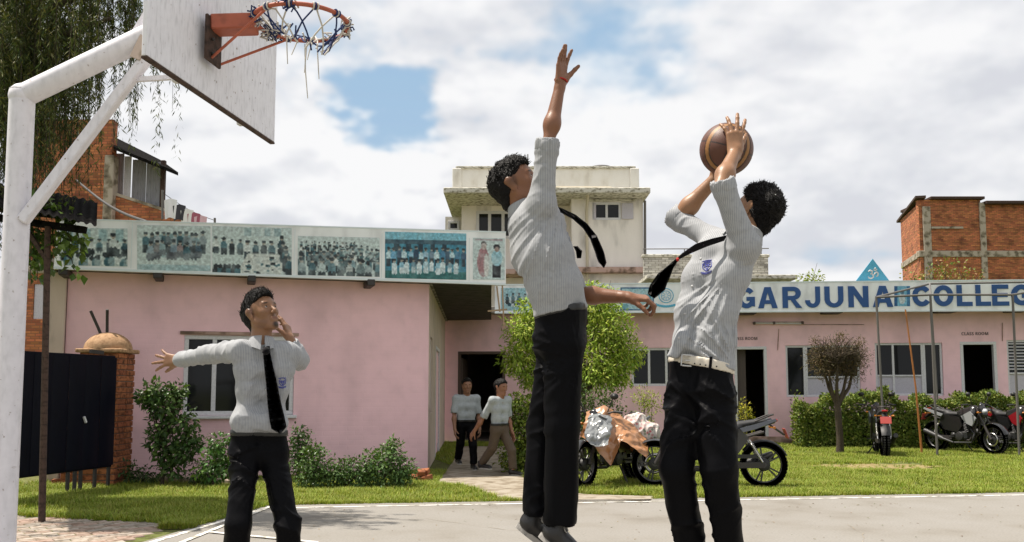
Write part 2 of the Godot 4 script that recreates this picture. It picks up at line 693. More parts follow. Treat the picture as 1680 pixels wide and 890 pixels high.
func make_light() -> void:
	var cam := Camera3D.new()
	cam.name = "camera"
	cam.near = 0.05
	cam.far = 900.0
	cam.projection = Camera3D.PROJECTION_FRUSTUM
	cam.size = cam.near * 890.0 / FOCAL
	cam.frustum_offset = Vector2(0, cam.near * 66.0 / FOCAL)
	cam.position = Vector3(0, EYE, 0)
	cam.rotation.x = PITCH
	add_child(cam)
	cam.current = true
	var e := Environment.new()
	e.background_mode = Environment.BG_SKY
	var s := PanoramaSkyMaterial.new()
	s.panorama = make_sky()
	e.sky = Sky.new()
	e.sky.sky_material = s
	e.background_energy_multiplier = 0.68
	e.tonemap_mode = Environment.TONE_MAPPER_LINEAR
	e.tonemap_exposure = 1.44
	e.sdfgi_enabled = true
	e.ssao_enabled = true
	e.ssil_enabled = true
	var we := WorldEnvironment.new()
	we.name = "surroundings"
	we.environment = e
	add_child(we)
	var sun := DirectionalLight3D.new()
	sun.name = "sun"
	sun.light_color = Color(1.0, 0.965, 0.915)
	sun.light_energy = 1.6
	sun.light_angular_distance = 0.5
	sun.shadow_enabled = true
	add_child(sun)
	sun.look_at_from_position(Vector3(-0.38, 0.92, -0.08) * 50.0, Vector3.ZERO)

# ---------------------------------------------------------------- upright planes
func upright(a: Vector3, b: Vector3) -> Transform3D:
	# an upright plane from a towards b: x along it, y up, z out of it
	var x := Vector3(b.x - a.x, 0, b.z - a.z).normalized()
	return Transform3D(Basis(x, Vector3.UP, x.cross(Vector3.UP)), Vector3(a.x, 0, a.z))

func on(xf: Transform3D, px: float, py: float) -> Vector2:
	# (along, height) on such a plane of a point of the frame
	var d := P(px, py, 1.0) - Vector3(0, EYE, 0)
	var o := Vector3(0, EYE, 0)
	var t := (xf.origin - o).dot(xf.basis.z) / d.dot(xf.basis.z)
	var q := xf.affine_inverse() * (o + d * t)
	return Vector2(q.x, q.y)

func hole(xf: Transform3D, x0: float, x1: float, y0: float, y1: float) -> Array:
	var a := on(xf, x0, (y0 + y1) * 0.5)
	var b := on(xf, x1, (y0 + y1) * 0.5)
	var m := (x0 + x1) * 0.5
	return [a.x, b.x, maxf(on(xf, m, y1).y, 0.0), on(xf, m, y0).y]

# ---------------------------------------------------------------- the materials of the place
func make_materials() -> void:
	var cloudy := ntex(21, 0.008, [0.0, 0.72, 0.45, 0.95, 1.0, 1.0])
	var fine := ntex(22, 0.05, [0.0, 0.90, 0.5, 0.985, 1.0, 1.0])
	var grain := ntex(23, 0.12, [0.0, 0.0, 1.0, 1.0], 4, 256)
	var streak := ntex(24, 0.02, [0.0, 0.62, 0.35, 0.93, 1.0, 1.0])
	var blotch := ntex(25, 0.010, [0.0, Color(0.60, 0.55, 0.47), 0.38, Color(0.88, 0.85, 0.80), 0.6, Color(1, 0.99, 0.96), 1.0, Color(1, 1, 1)], 6, 1024)
	var stains := ntex(36, 0.008, [0.0, Color(0.84, 0.82, 0.79), 0.30, Color(0.94, 0.93, 0.91), 0.5, Color(0.97, 0.965, 0.955), 1.0, Color(1, 1, 1)], 6, 1024)
	var dirty := ntex(26, 0.012, [0.0, Color(0.42, 0.41, 0.38), 0.36, Color(0.80, 0.79, 0.75), 0.55, Color(1, 1, 1), 1.0, Color(1, 1, 1)], 6)
	var earth := ntex(27, 0.02, [0.0, Color(0.62, 0.55, 0.42), 0.5, Color(0.9, 0.9, 0.7), 1.0, Color(1, 1, 1)], 6)
	var wood := ntex(28, 0.02, [0.0, Color(0.72, 0.70, 0.68), 0.5, Color(0.95, 0.95, 0.95), 1.0, Color(1, 1, 1)])
	var rusty := ntex(29, 0.03, [0.0, Color(0.45, 0.25, 0.15), 0.35, Color(0.8, 0.72, 0.66), 0.5, Color(1, 1, 1), 1.0, Color(1, 1, 1)], 6)
	var chips := ntex(30, 0.05, [0.0, Color(0.42, 0.33, 0.27), 0.10, Color(0.62, 0.55, 0.50), 0.15, Color(0.97, 0.97, 0.97), 1.0, Color(1, 1, 1)], 6)
	mats.grain = grain; mats.fine_tex = fine; mats.cloudy = cloudy
	mats.court = mat("court_concrete", Color(0.250, 0.236, 0.214), 0.9, {"tex": stains, "scale": 0.11, "fine": fine, "fine_scale": 1.3, "bump": grain, "relief": 0.15})
	mats.path = mat("path_concrete", Color(0.33, 0.295, 0.245), 0.95, {"tex": blotch, "scale": 0.3, "fine": fine, "fine_scale": 2.0, "bump": grain, "relief": 0.3})
	mats.line = mat("court_paint", Color(0.80, 0.78, 0.74), 0.8, {"tex": dirty, "scale": 0.9})
	mats.soil = mat("lawn_soil", Color(0.13, 0.15, 0.045), 1.0, {"tex": earth, "scale": 0.6, "bump": grain, "relief": 2.0})
	mats.dirt = mat("bare_earth", Color(0.33, 0.26, 0.17), 1.0, {"tex": earth, "scale": 0.8, "bump": grain, "relief": 2.0})
	mats.pink = mat("pink_plaster", Color(0.92, 0.61, 0.655), 0.9, {"tex": ntex(35, 0.006, [0.0, 0.95, 0.5, 0.985, 1.0, 1.0]), "scale": Vector3(0.35, 0.12, 0.35), "fine": fine, "fine_scale": 1.2, "bump": grain, "relief": 0.12})
	mats.cream = mat("cream_plaster", Color(0.66, 0.54, 0.45), 0.9, {"tex": streak, "scale": Vector3(0.3, 0.1, 0.3)})
	var cm := Image.create(256, 256, false, Image.FORMAT_RGB8)
	cm.fill(Color(0.35, 0.35, 0.35))
	var cr := RandomNumberGenerator.new()
	cr.seed = 12
	for j in 16:
		for i in 6:
			var v := cr.randf_range(0.6, 0.8)
			cm.fill_rect(Rect2i(int((i - 0.5 * (j % 2)) * 51.2) + 2, j * 16 + 2, 48, 13), Color(v, v, v))
	cm.resize(128, 128, Image.INTERPOLATE_BILINEAR)
	cm.resize(256, 256, Image.INTERPOLATE_CUBIC)
	mats.pink.detail_albedo = ntex(37, 0.012, [0.0, 0.91, 0.4, 0.975, 0.55, 1.0, 1.0, 1.0])
	mats.pink.uv2_scale = Vector3(0.16, 0.05, 0.16)
	mats.pink.heightmap_texture = ImageTexture.create_from_image(cm)
	mats.pink.heightmap_scale = 0.22
	mats.pink.uv1_scale = Vector3(0.85, 0.85, 0.85)
	mats.pink.uv1_triplanar_sharpness = 6.0
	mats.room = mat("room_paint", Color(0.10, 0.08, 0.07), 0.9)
	mats.slab = mat("slab_concrete", Color(0.36, 0.33, 0.30), 0.95, {"tex": dirty, "scale": 0.6, "fine": fine})
	mats.frame = mat("white_window_frame", Color(0.66, 0.66, 0.68), 0.5, {"tex": fine, "scale": 0.8})
	mats.panel = mat("pale_lilac_panel", Color(0.52, 0.50, 0.56), 0.6, {"tex": fine, "scale": 0.8})
	mats.dark_frame = mat("dark_door_frame", Color(0.09, 0.06, 0.05), 0.6)
	mats.glass = mat("dark_glass", Color(0.012, 0.013, 0.014), 0.06, {"spec": 0.35})
	mats.sign = mat("sign_sheet", Color(0.86, 0.885, 0.89), 0.55, {"tex": ntex(31, 0.01, [0.0, 0.86, 0.5, 0.97, 1.0, 1.0]), "scale": Vector3(0.6, 0.25, 0.6)})
	mats.sign_trim = mat("sign_trim", Color(0.66, 0.73, 0.75), 0.5)
	mats.letter = mat("blue_lettering", Color(0.012, 0.072, 0.24), 0.5)
	mats.ink = mat("black_lettering", Color(0.12, 0.09, 0.09), 0.7)
	mats.sign_blue = mat("sky_blue_sheet", Color(0.09, 0.42, 0.62), 0.5, {"tex": fine, "scale": 0.8})
	mats.white = mat("white_paint", Color(0.74, 0.73, 0.72), 0.55, {"tex": streak, "scale": Vector3(1.6, 0.25, 1.6), "fine": fine, "fine_scale": 2.0})
	mats.post = mat("white_post_paint", Color(0.76, 0.74, 0.79), 0.45, {"tex": fine, "scale": Vector3(1.0, 0.35, 1.0), "fine": chips, "fine_scale": 1.1})
	mats.board = mat("white_board_paint", Color(0.88, 0.87, 0.92), 0.65, {"tex": ntex(32, 0.03, [0.0, 0.84, 0.4, 0.96, 1.0, 1.0]), "scale": Vector3(2.4, 0.5, 2.4), "fine": chips, "fine_scale": 0.9})
	mats.rim = mat("orange_red_paint", Color(0.46, 0.115, 0.06), 0.55, {"tex": cloudy, "scale": 2.0})
	mats.rust = mat("rusty_iron", Color(0.065, 0.036, 0.026), 0.85, {"tex": dirty, "scale": 3.0})
	mats.iron = mat("dark_iron", Color(0.035, 0.03, 0.028), 0.6, {"tex": fine, "scale": 3.0})
	mats.grey_iron = mat("grey_pipe", Color(0.13, 0.12, 0.11), 0.6, {"tex": fine, "scale": 3.0})
	mats.gate = mat("navy_gate_paint", Color(0.003, 0.0035, 0.010), 0.5, {"tex": streak, "scale": Vector3(1.2, 0.3, 1.2), "spec": 0.25})
	mats.house_white = mat("weathered_limewash", Color(0.86, 0.84, 0.80), 0.95, {"tex": stains, "scale": Vector3(0.20, 0.09, 0.20), "fine": fine})
	mats.house_wall = mat("pale_pink_limewash", Color(0.92, 0.87, 0.81), 0.95, {"tex": ntex(33, 0.01, [0.0, 0.74, 0.4, 0.95, 1.0, 1.0]), "scale": Vector3(0.22, 0.07, 0.22), "fine": fine})
	mats.cornice = mat("stained_cornice", Color(0.56, 0.54, 0.47), 0.95, {"tex": dirty, "scale": Vector3(0.7, 1.2, 0.7)})
	mats.band = mat("faded_pink_band", Color(0.45, 0.31, 0.26), 0.95, {"tex": dirty, "scale": 0.4})
	mats.pipe = mat("beige_pipe", Color(0.52, 0.46, 0.34), 0.6)
	mats.tin = mat("grey_tin_sheet", Color(0.30, 0.30, 0.32), 0.6, {"tex": streak, "scale": Vector3(0.8, 0.2, 0.8)})
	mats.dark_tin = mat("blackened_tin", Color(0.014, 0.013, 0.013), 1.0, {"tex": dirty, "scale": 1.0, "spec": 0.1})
	mats.soffit = mat("shade_toned_soffit", Color(0.045, 0.038, 0.032), 0.95, {"tex": dirty, "scale": 0.5})  # near-black base colour stands in for the shade under the passage roof
	mats.concrete = mat("raw_concrete", Color(0.44, 0.38, 0.31), 0.95, {"tex": dirty, "scale": 0.35, "fine": fine})
	mats.dome = mat("ochre_render", Color(0.46, 0.29, 0.17), 0.9, {"tex": blotch, "scale": 1.3, "bump": grain, "relief": 0.5})
	mats.mortar = mat("mortar", Color(0.22, 0.15, 0.11), 1.0, {"tex": fine, "scale": 2.0})
	mats.bricks = []
	for i in 6:
		var k := rf(0.72, 1.15)
		mats.bricks.append(mat("fired_brick", Color(0.36 * k, 0.115 * k + rf(-0.01, 0.02), 0.05 * k), 0.95, {"tex": dirty, "scale": rf(1.2, 2.0), "bump": grain, "relief": 0.4}))
	mats.pavers = []
	for c in [Color(0.36, 0.30, 0.26), Color(0.36, 0.26, 0.22), Color(0.40, 0.35, 0.31), Color(0.33, 0.25, 0.21), Color(0.31, 0.28, 0.25)]:
		mats.pavers.append(mat("concrete_paver", c, 0.95, {"tex": blotch, "scale": 0.9, "fine": fine, "fine_scale": 3.0}))
	mats.brick_far = brick_material()
	mats.brick_pale = brick_material(true)
	mats.cord_white = mat("net_cord", Color(0.55, 0.52, 0.47), 0.9)
	mats.cord_blue = mat("blue_cord", Color(0.015, 0.03, 0.11), 0.9)
	mats.stone = mat("kerb_stone", Color(0.52, 0.42, 0.36), 0.9, {"tex": dirty, "scale": 1.0})
	mats.wood = mat("bare_wood", Color(0.42, 0.30, 0.19), 0.85, {"tex": wood, "scale": Vector3(6, 0.6, 6)})
	mats.orange_wood = mat("orange_pole", Color(0.45, 0.17, 0.04), 0.7, {"tex": wood, "scale": Vector3(6, 0.6, 6)})

func brick_material(pale := false) -> StandardMaterial3D:
	# far walls only: courses too small to pick apart
	var W := 256
	var rows := 16
	var im := Image.create(W, W, false, Image.FORMAT_RGB8)
	var hm := Image.create(W, W, false, Image.FORMAT_RGB8)
	im.fill(Color(0.55, 0.40, 0.32) if not pale else Color(0.62, 0.60, 0.56))
	hm.fill(Color(0.2, 0.2, 0.2))
	var r := RandomNumberGenerator.new()
	r.seed = 77
	for j in rows:
		var y := j * 16
		for i in 5:
			var x := int((i - 0.5 * (j % 2)) * 51.2)
			var k := r.randf_range(0.78, 1.12)
			var c := Color(0.76 * k, 0.48 * k + r.randf_range(-0.02, 0.04), 0.35 * k) if not pale else Color(0.84 * k, 0.83 * k, 0.80 * k)
			for part_x in [x, x + W if x < 0 else x]:
				im.fill_rect(Rect2i(part_x + 2, y + 2, 47, 13), c)
				hm.fill_rect(Rect2i(part_x + 2, y + 2, 47, 13), Color(0.8, 0.8, 0.8))
	var m := mat("brick_courses", Color(0.95, 0.86, 0.74) if not pale else Color(0.8, 0.79, 0.77), 0.95, {"tex": ImageTexture.create_from_image(im), "scale": Vector3(0.87, 0.87, 0.87), "bump": ImageTexture.create_from_image(hm), "relief": 0.8, "fine": ntex(34, 0.01, [0.0, 0.62, 0.4, 0.92, 1.0, 1.0]), "fine_scale": 0.22})
	m.uv1_triplanar_sharpness = 8.0
	return m

# ---------------------------------------------------------------- ground
func sheet(poly: Array, y: float) -> MB:
	var mb := MB.new()
	var p2 := PackedVector2Array()
	for p in poly: p2.append(Vector2(p.x, p.z))
	var t := Geometry2D.triangulate_polygon(p2)
	for p in poly: mb.vert(Vector3(p.x, y, p.z), Vector3.UP)
	for i in range(0, t.size(), 3): mb.face(t[i], t[i + 1], t[i + 2])
	return mb

func stripe(a: Vector3, b: Vector3, w: float, y: float) -> MB:
	var d := (b - a).normalized()
	var s := Vector3(-d.z, 0, d.x) * w * 0.5
	return sheet([a - s, b - s, b + s, a + s], y)

var court_poly := []
var path_poly := []
func make_ground() -> void:
	struct("ground", MB.new().box(Vector3(0, -0.5, -60), Vector3(700, 0.988, 700)), mats.soil)
	var c0 := G(440, 830)
	var c1 := G(1680, 809)
	var c2 := G(235, 890)
	var dl := (c2 - c0).normalized()
	var dr := (c1 - c0).normalized()
	court_poly = [c0, c0 + dr * 16.0, c0 + dr * 16.0 + dl * 16.0, c0 + dl * 16.0]
	# the slab has an uneven, crumbled edge towards the lawn
	var edge := []
	var en := noise(41, 0.9, 4)
	for i in 81:
		var p: Vector3 = c0 + dr * 16.0 * i / 80.0
		edge.append(p + dl * (en.get_noise_1d(i * 0.45) * 0.10))
	edge.append(court_poly[2]); edge.append(court_poly[3])
	struct("court", sheet(edge, 0.004), mats.court)
	struct("court_sideline", stripe(c0 + dl * 0.06 + dr * 0.10, c0 + dl * 9.0 + dr * 0.10, 0.06, 0.008), mats.line)
	var b0 := G(452, 835)
	struct("court_end_line", stripe(b0, b0 + dr * 15.0, 0.05, 0.008), mats.line)
	struct("court_lane_line", stripe(G(444, 833), G(296, 893), 0.05, 0.012), mats.line)
	struct("court_cross_line", stripe(G(345, 876), G(520, 893), 0.05, 0.016), mats.line)
	path_poly = [G(718, 792), G(742, 760), G(752, 733), G(830, 733), G(850, 776), G(880, 800), G(960, 812), G(1075, 815), G(1064, 826), G(900, 827), G(820, 818), G(770, 801)]
	struct("path", sheet(path_poly, 0.004), mats.path)
	struct("bare_patch", blob(G(1440, 766), 1.1, 0.62, 51, 0.0), mats.dirt)
	# block paving beside the court
	var base := [G(20, 846), G(285, 859), G(262, 868), G(180, 905), G(-60, 905)]
	var pave := struct("paving", sheet(base, -0.02), mats.mortar)
	var p2 := PackedVector2Array()
	for p in base: p2.append(Vector2(p.x, p.z))
	var ax := Vector3(dr.x, 0, dr.z).rotated(Vector3.UP, 0.55)
	var az := Vector3(-ax.z, 0, ax.x)
	var shapes := []
	for k in 3:
		shapes.append(MB.new().box(Vector3.ZERO, Vector3(0.222, 0.06, 0.108), Basis(), 0.006).mesh())
	var cnt := 0
	for i in range(-34, 34):
		for j in range(-34, 34):
			var off := 0.115 if j % 2 else 0.0
			var q: Vector3 = base[1] + ax * (i * 0.23 + off) + az * (j * 0.116)
			if not Geometry2D.is_point_in_polygon(Vector2(q.x, q.z), p2): continue
			if cnt >= 300: continue
			cnt += 1
			var o := part("paver", shapes[cnt % 3], mats.pavers[rng.randi() % 5], pave)
			o.transform = Transform3D(Basis(ax, Vector3.UP, ax.cross(Vector3.UP)).rotated(ax, rf(-0.012, 0.012)), q + Vector3(0, -0.028 + rf(-0.004, 0.003), 0))
	# hairline cracks in the slab
	for k in [[[520, 846], [640, 858], [700, 852], [830, 872], [960, 880]], [[1390, 862], [1420, 880], [1400, 900]]]:
		var line := []
		for i in k.size() - 1:
			for j in 5:
				var q := G(lerpf(k[i][0], k[i + 1][0], j / 5.0), lerpf(k[i][1], k[i + 1][1], j / 5.0))
				line.append(q + Vector3(rf(-0.02, 0.02), 0, rf(-0.05, 0.05)))
		var cm := MB.new()
		for i in line.size() - 1: cm.add(stripe(line[i], line[i + 1], 0.005 + 0.004 * sin(i * 1.9), 0.0075))
		struct("court_crack", cm, mats.path)
	# kerb stones along the flower bed
	var k0 := G(196, 787)
	var k1 := G(392, 797)
	for i in 5:
		var a := k0.lerp(k1, i / 5.0)
		var b := k0.lerp(k1, (i + 0.97) / 5.0)
		struct("kerb_stone", MB.new().bar(a + Vector3(0, 0.03, 0), b + Vector3(0, 0.03 + rf(-0.01, 0.01), rf(-0.02, 0.02)), 0.12, 0.1, Vector3.UP, 0.015), mats.stone)

func blob(c: Vector3, rx: float, rz: float, seed_: int, y: float) -> MB:
	var nn := noise(seed_, 0.8, 4)
	var pts := []
	for i in 40:
		var a := TAU * i / 40
		var k := 1.0 + nn.get_noise_2d(cos(a), sin(a)) * 0.9
		pts.append(c + Vector3(cos(a) * rx * k, 0, sin(a) * rz * k))
	return sheet(pts, y)

# ---------------------------------------------------------------- windows and doors
func window_unit(parent: Node3D, xf: Transform3D, h: Array, lights: Array, bar := 0.06, inset := 0.07, lower := 0.0, frame_mat: Material = null) -> void:
	# lights: fractions where the upright bars stand
	var fm: Material = frame_mat if frame_mat else mats.frame
	var mb := MB.new()
	var w: float = h[1] - h[0]
	var ht: float = h[3] - h[2]
	var z := -inset
	var cx: float = (h[0] + h[1]) * 0.5
	mb.box(xf * Vector3(cx, h[3] - bar / 2, z), Vector3(w, bar, 0.07), xf.basis, 0.006)
	mb.box(xf * Vector3(cx, h[2] + bar / 2, z), Vector3(w, bar, 0.07), xf.basis, 0.006)
	var xs := [0.0] + lights + [1.0]
	for i in xs.size():
		var x: float = h[0] + w * xs[i] + (bar / 2 if i == 0 else (-bar / 2 if i == xs.size() - 1 else 0.0))
		mb.box(xf * Vector3(x, (h[2] + h[3]) * 0.5, z + 0.001), Vector3(bar, ht - bar * 2, 0.07), xf.basis, 0.006)
	if lower > 0.0:
		mb.box(xf * Vector3(cx, h[2] + lower, z + 0.002), Vector3(w - bar * 2, bar * 0.8, 0.07), xf.basis, 0.006)
	var win := part("window", mb, fm, parent)
	for i in xs.size() - 1:
		var a: float = h[0] + w * xs[i] + bar * (1.0 if i == 0 else 0.5)
		var b: float = h[0] + w * xs[i + 1] - bar * (1.0 if i == xs.size() - 2 else 0.5)
		var y0: float = h[2] + (lower if lower > 0.0 else bar)
		part("pane", MB.new().box(xf * Vector3((a + b) * 0.5, (y0 + h[3] - bar) * 0.5, z - 0.01), Vector3(b - a, h[3] - bar - y0, 0.012), xf.basis), mats.glass, win)
		if lower > 0.0:
			part("panel", MB.new().box(xf * Vector3((a + b) * 0.5, h[2] + (lower + bar) * 0.5, z - 0.008), Vector3(b - a, lower - bar, 0.02), xf.basis), mats.panel, win)

func door_frame(parent: Node3D, xf: Transform3D, h: Array, m: Material, bar := 0.07) -> MeshInstance3D:
	var mb := MB.new()
	mb.box(xf * Vector3((h[0] + h[1]) * 0.5, h[3] - bar / 2, -0.05), Vector3(h[1] - h[0], bar, 0.12), xf.basis, 0.006)
	for x in [h[0] + bar / 2, h[1] - bar / 2]:
		mb.box(xf * Vector3(x, (h[2] + h[3] - bar) * 0.5, -0.05), Vector3(bar, h[3] - bar - h[2], 0.12), xf.basis, 0.006)
	return part("door_frame", mb, m, parent)

func text_part(called: String, s: String, size: float, depth: float, m: Material, parent: Node3D, xf: Transform3D, bold := true, stretch := 1.0) -> MeshInstance3D:
	var t := TextMesh.new()
	var f := SystemFont.new()
	f.font_names = PackedStringArray(["Droid Sans"])
	f.font_weight = 700 if bold else 400
	t.font = f
	t.font_size = 64
	t.pixel_size = size / 46.0
	t.depth = depth
	t.text = s
	t.horizontal_alignment = HORIZONTAL_ALIGNMENT_CENTER
	var o := part(called, t, m, parent)
	o.transform = xf.scaled_local(Vector3(stretch, 1, 1))
	return o

# ---------------------------------------------------------------- prints on the signs
func ell(im: Image, cx: float, cy: float, rx: float, ry: float, c: Color) -> void:
	var W := im.get_width(); var Hh := im.get_height()
	for y in range(maxi(int(cy - ry), 0), mini(int(cy + ry) + 1, Hh)):
		var k := 1.0 - pow((y + 0.5 - cy) / ry, 2)
		if k <= 0.0: continue
		var w := sqrt(k) * rx
		var x0 := clampi(int(cx - w), 0, W)
		var x1 := clampi(int(cx + w + 1), 0, W)
		if x1 > x0: im.fill_rect(Rect2i(x0, y, x1 - x0, 1), c)

func figure(im: Image, r: RandomNumberGenerator, x: float, y: float, s: float, top: Color, low: Color, seated := false) -> void:
	x += r.randf_range(-0.35, 0.35) * s
	y += r.randf_range(-0.35, 0.35) * s
	s *= r.randf_range(0.85, 1.12)
	top = top.lerp(Color(0.9, 0.93, 0.93) if r.randf() < 0.5 else Color(0.10, 0.15, 0.18), r.randf() * 0.45)
	low = low.lerp(Color(0.5, 0.6, 0.62), r.randf() * 0.4)
	# y is the height of the chin, s the size of a head
	ell(im, x, y + s * 1.9, s * 1.05, s * 1.9, top)
	if seated:
		ell(im, x - s * 0.5, y + s * 3.6, s * 0.55, s * 1.3, low)
		ell(im, x + s * 0.5, y + s * 3.6, s * 0.55, s * 1.3, low)
	else:
		im.fill_rect(Rect2i(int(x - s * 0.8), int(y + s * 3.2), int(s * 1.6), int(s * 3.0)), low)
	ell(im, x, y - s * 0.55, s * 0.52, s * 0.7, Color(0.62, 0.60, 0.56))
	ell(im, x + r.randf_range(-1, 1) * s * 0.1, y - s * 0.95, s * 0.6, s * 0.5, Color(0.16, 0.20, 0.22))

func photo_print(kind: int, W: int, Hh: int) -> StandardMaterial3D:
	var r := RandomNumberGenerator.new()
	r.seed = 100 + kind
	var im := Image.create(W, Hh, false, Image.FORMAT_RGB8)
	var pale := Color(0.80, 0.86, 0.86)
	for y in Hh:
		im.fill_rect(Rect2i(0, y, W, 1), pale.lerp(Color(0.80, 0.87, 0.86), absf(sin(y * 0.045))))
	var dark := Color(0.10, 0.14, 0.16)
	var teal := Color(0.22, 0.40, 0.45)
	var light := Color(0.86, 0.90, 0.89)
	match kind:
		0:
			for i in 5: im.fill_rect(Rect2i(14 + i * 46, 4, 22, 36), Color(0.64, 0.77, 0.79))
			for i in 9: figure(im, r, 20 + i * 22.0, Hh * 0.38, 8, [light, teal, dark][i % 3], dark, true)
			figure(im, r, W * 0.78, 30, 11, light, dark, true)
			for i in 16:
				var x := 6 + i * 12.5 + r.randf_range(-5, 5)
				ell(im, x, Hh - 10 + r.randf_range(-8, 4), 9, 15, [light, teal, Color(0.5, 0.6, 0.62)][i % 3])
				ell(im, x + 2, Hh - 27 + r.randf_range(-8, 6), 6, 7, dark)
		1:
			ell(im, W * 0.5, Hh * 0.45, W * 0.42, Hh * 0.28, Color(0.55, 0.68, 0.70))
			for i in 11: figure(im, r, 26 + i * (W - 50) / 10.0, Hh * 0.24 + sin(i * 1.7) * 3, 9, [teal, Color(0.35, 0.42, 0.45), Color(0.55, 0.62, 0.66)][i % 3], dark)
			for i in 9: figure(im, r, 36 + i * (W - 70) / 8.0, Hh * 0.42 + cos(i * 2.1) * 3, 9, [Color(0.30, 0.42, 0.50), Color(0.62, 0.55, 0.55), teal, dark][i % 4], Color(0.28, 0.30, 0.33), true)
			im.fill_rect(Rect2i(0, int(Hh * 0.88), W, Hh), Color(0.66, 0.78, 0.80))
		2:
			for i in 6: im.fill_rect(Rect2i(int(W * 0.4) + i * 30, 4, 20, 26), Color(0.80, 0.87, 0.87).lerp(teal, r.randf() * 0.35))
			for i in 9: figure(im, r, 10 + i * 24.0, Hh * 0.30 + i * 2.0, 9, [light, teal, dark, Color(0.45, 0.6, 0.64)][i % 4], dark, true)
			for y in range(int(Hh * 0.56), Hh): im.fill_rect(Rect2i(int(W * 0.30 + (Hh - y) * 0.5), y, int(W * 0.55), 1), Color(0.84, 0.87, 0.85))
			for i in 26: ell(im, W * r.randf_range(0.36, 0.85), Hh * r.randf_range(0.6, 0.96), r.randf_range(3, 9), r.randf_range(2, 4), [dark, teal, Color(0.65, 0.7, 0.7)][i % 3])
			for i in 5: figure(im, r, W * (0.88 + 0.02 * i), Hh * (0.28 + 0.1 * i), 10, [teal, dark][i % 2], dark, true)
			for i in 6:
				ell(im, 10 + i * 13, Hh - 8, 9, 14, [dark, teal][i % 2])
				ell(im, 11 + i * 13, Hh - 24, 6, 7, dark)
		3:
			for j in 6:
				for i in 13:
					var s := 4.0 + j * 1.5
					figure(im, r, W * 0.05 + i * (14 + j * 3.2) + r.randf_range(-3, 3), Hh * 0.18 + j * 13, s, [light, teal, Color(0.4, 0.5, 0.52), Color(0.6, 0.7, 0.7)][r.randi() % 4], dark, true)
			for i in 30: ell(im, W * r.randf_range(0.5, 0.98), Hh * r.randf_range(0.3, 0.75), r.randf_range(3, 9), r.randf_range(2, 5), [Color(0.28, 0.42, 0.44), dark, Color(0.6, 0.7, 0.7)][i % 3])
		4:
			im.fill(Color(0.22, 0.52, 0.62))
			im.fill_rect(Rect2i(0, 0, W, int(Hh * 0.22)), Color(0.50, 0.76, 0.84))
			im.fill_rect(Rect2i(0, int(Hh * 0.16), W, int(Hh * 0.10)), Color(0.20, 0.34, 0.40))
			for i in 5: im.fill_rect(Rect2i(30 + i * 40, int(Hh * 0.26), 16, 24), Color(0.08, 0.20, 0.26))
			im.fill_rect(Rect2i(0, int(Hh * 0.84), W, Hh), Color(0.16, 0.42, 0.42))
			for i in 15: figure(im, r, 10 + i * (W - 20) / 14.0, Hh * 0.40 + sin(i * 2.3) * 3, 8, [Color(0.75, 0.88, 0.92), Color(0.35, 0.62, 0.78), Color(0.16, 0.30, 0.42)][i % 3], Color(0.06, 0.14, 0.20))
			for i in 11: figure(im, r, 32 + i * (W - 70) / 10.0, Hh * 0.64 + cos(i * 1.9) * 2, 8, [Color(0.82, 0.92, 0.95), Color(0.60, 0.80, 0.88)][i % 2], Color(0.85, 0.92, 0.94), true)
		5:
			im.fill(Color(0.78, 0.85, 0.85))
			im.fill_rect(Rect2i(6, 4, W - 12, 5), Color(0.62, 0.52, 0.55))
			ell(im, W * 0.32, Hh * 0.58, W * 0.18, Hh * 0.36, Color(0.66, 0.50, 0.52))
			ell(im, W * 0.42, Hh * 0.66, W * 0.08, Hh * 0.28, Color(0.84, 0.84, 0.83))
			ell(im, W * 0.34, Hh * 0.17, W * 0.09, Hh * 0.09, Color(0.25, 0.20, 0.20))
			ell(im, W * 0.34, Hh * 0.20, W * 0.075, Hh * 0.08, Color(0.76, 0.70, 0.68))
			im.fill_rect(Rect2i(int(W * 0.62), int(Hh * 0.62), int(W * 0.26), int(Hh * 0.34)), Color(0.08, 0.09, 0.11))
			ell(im, W * 0.75, Hh * 0.48, W * 0.17, Hh * 0.2, Color(0.62, 0.80, 0.86))
			ell(im, W * 0.75, Hh * 0.22, W * 0.10, Hh * 0.07, Color(0.10, 0.10, 0.12))
			ell(im, W * 0.75, Hh * 0.27, W * 0.075, Hh * 0.06, Color(0.62, 0.55, 0.52))
		6:
			im.fill(Color(0.60, 0.78, 0.82))
			ell(im, W * 0.5, Hh * 0.6, W * 0.4, Hh * 0.24, Color(0.80, 0.87, 0.88))
			for i in 3: ell(im, W * (0.28 + 0.22 * i), Hh * 0.74, 9, 9, Color(0.15, 0.32, 0.38))
			for i in 4: figure(im, r, W * (0.2 + 0.2 * i), Hh * 0.36, 9, teal, dark, true)
		7:
			im.fill(Color(0.66, 0.82, 0.86))
			for i in 5: ell(im, r.randf() * W, Hh * r.randf_range(0.4, 0.9), 22, 14, Color(0.34, 0.62, 0.70))
			for k in 2:
				im.fill_rect(Rect2i(0, k * (Hh - 7), W, 7), Color(0.16, 0.36, 0.55))
				im.fill_rect(Rect2i(k * (W - 7), 0, 7, Hh), Color(0.16, 0.36, 0.55))
		8:
			im.fill(Color(0.45, 0.72, 0.84))
			im.fill_rect(Rect2i(0, 0, 18, Hh), Color(0.10, 0.36, 0.58))
			im.fill_rect(Rect2i(W - 18, 0, 18, Hh), Color(0.16, 0.44, 0.64))
			ell(im, W * 0.5, Hh * 0.62, W * 0.2, Hh * 0.28, Color(0.80, 0.86, 0.88))
			ell(im, W * 0.5, Hh * 0.30, W * 0.12, Hh * 0.12, Color(0.30, 0.46, 0.55))
	# soft focus, grain, and the sun's uneven bleaching
	im.resize(int(W / 3.6), int(Hh / 3.6), Image.INTERPOLATE_BILINEAR)
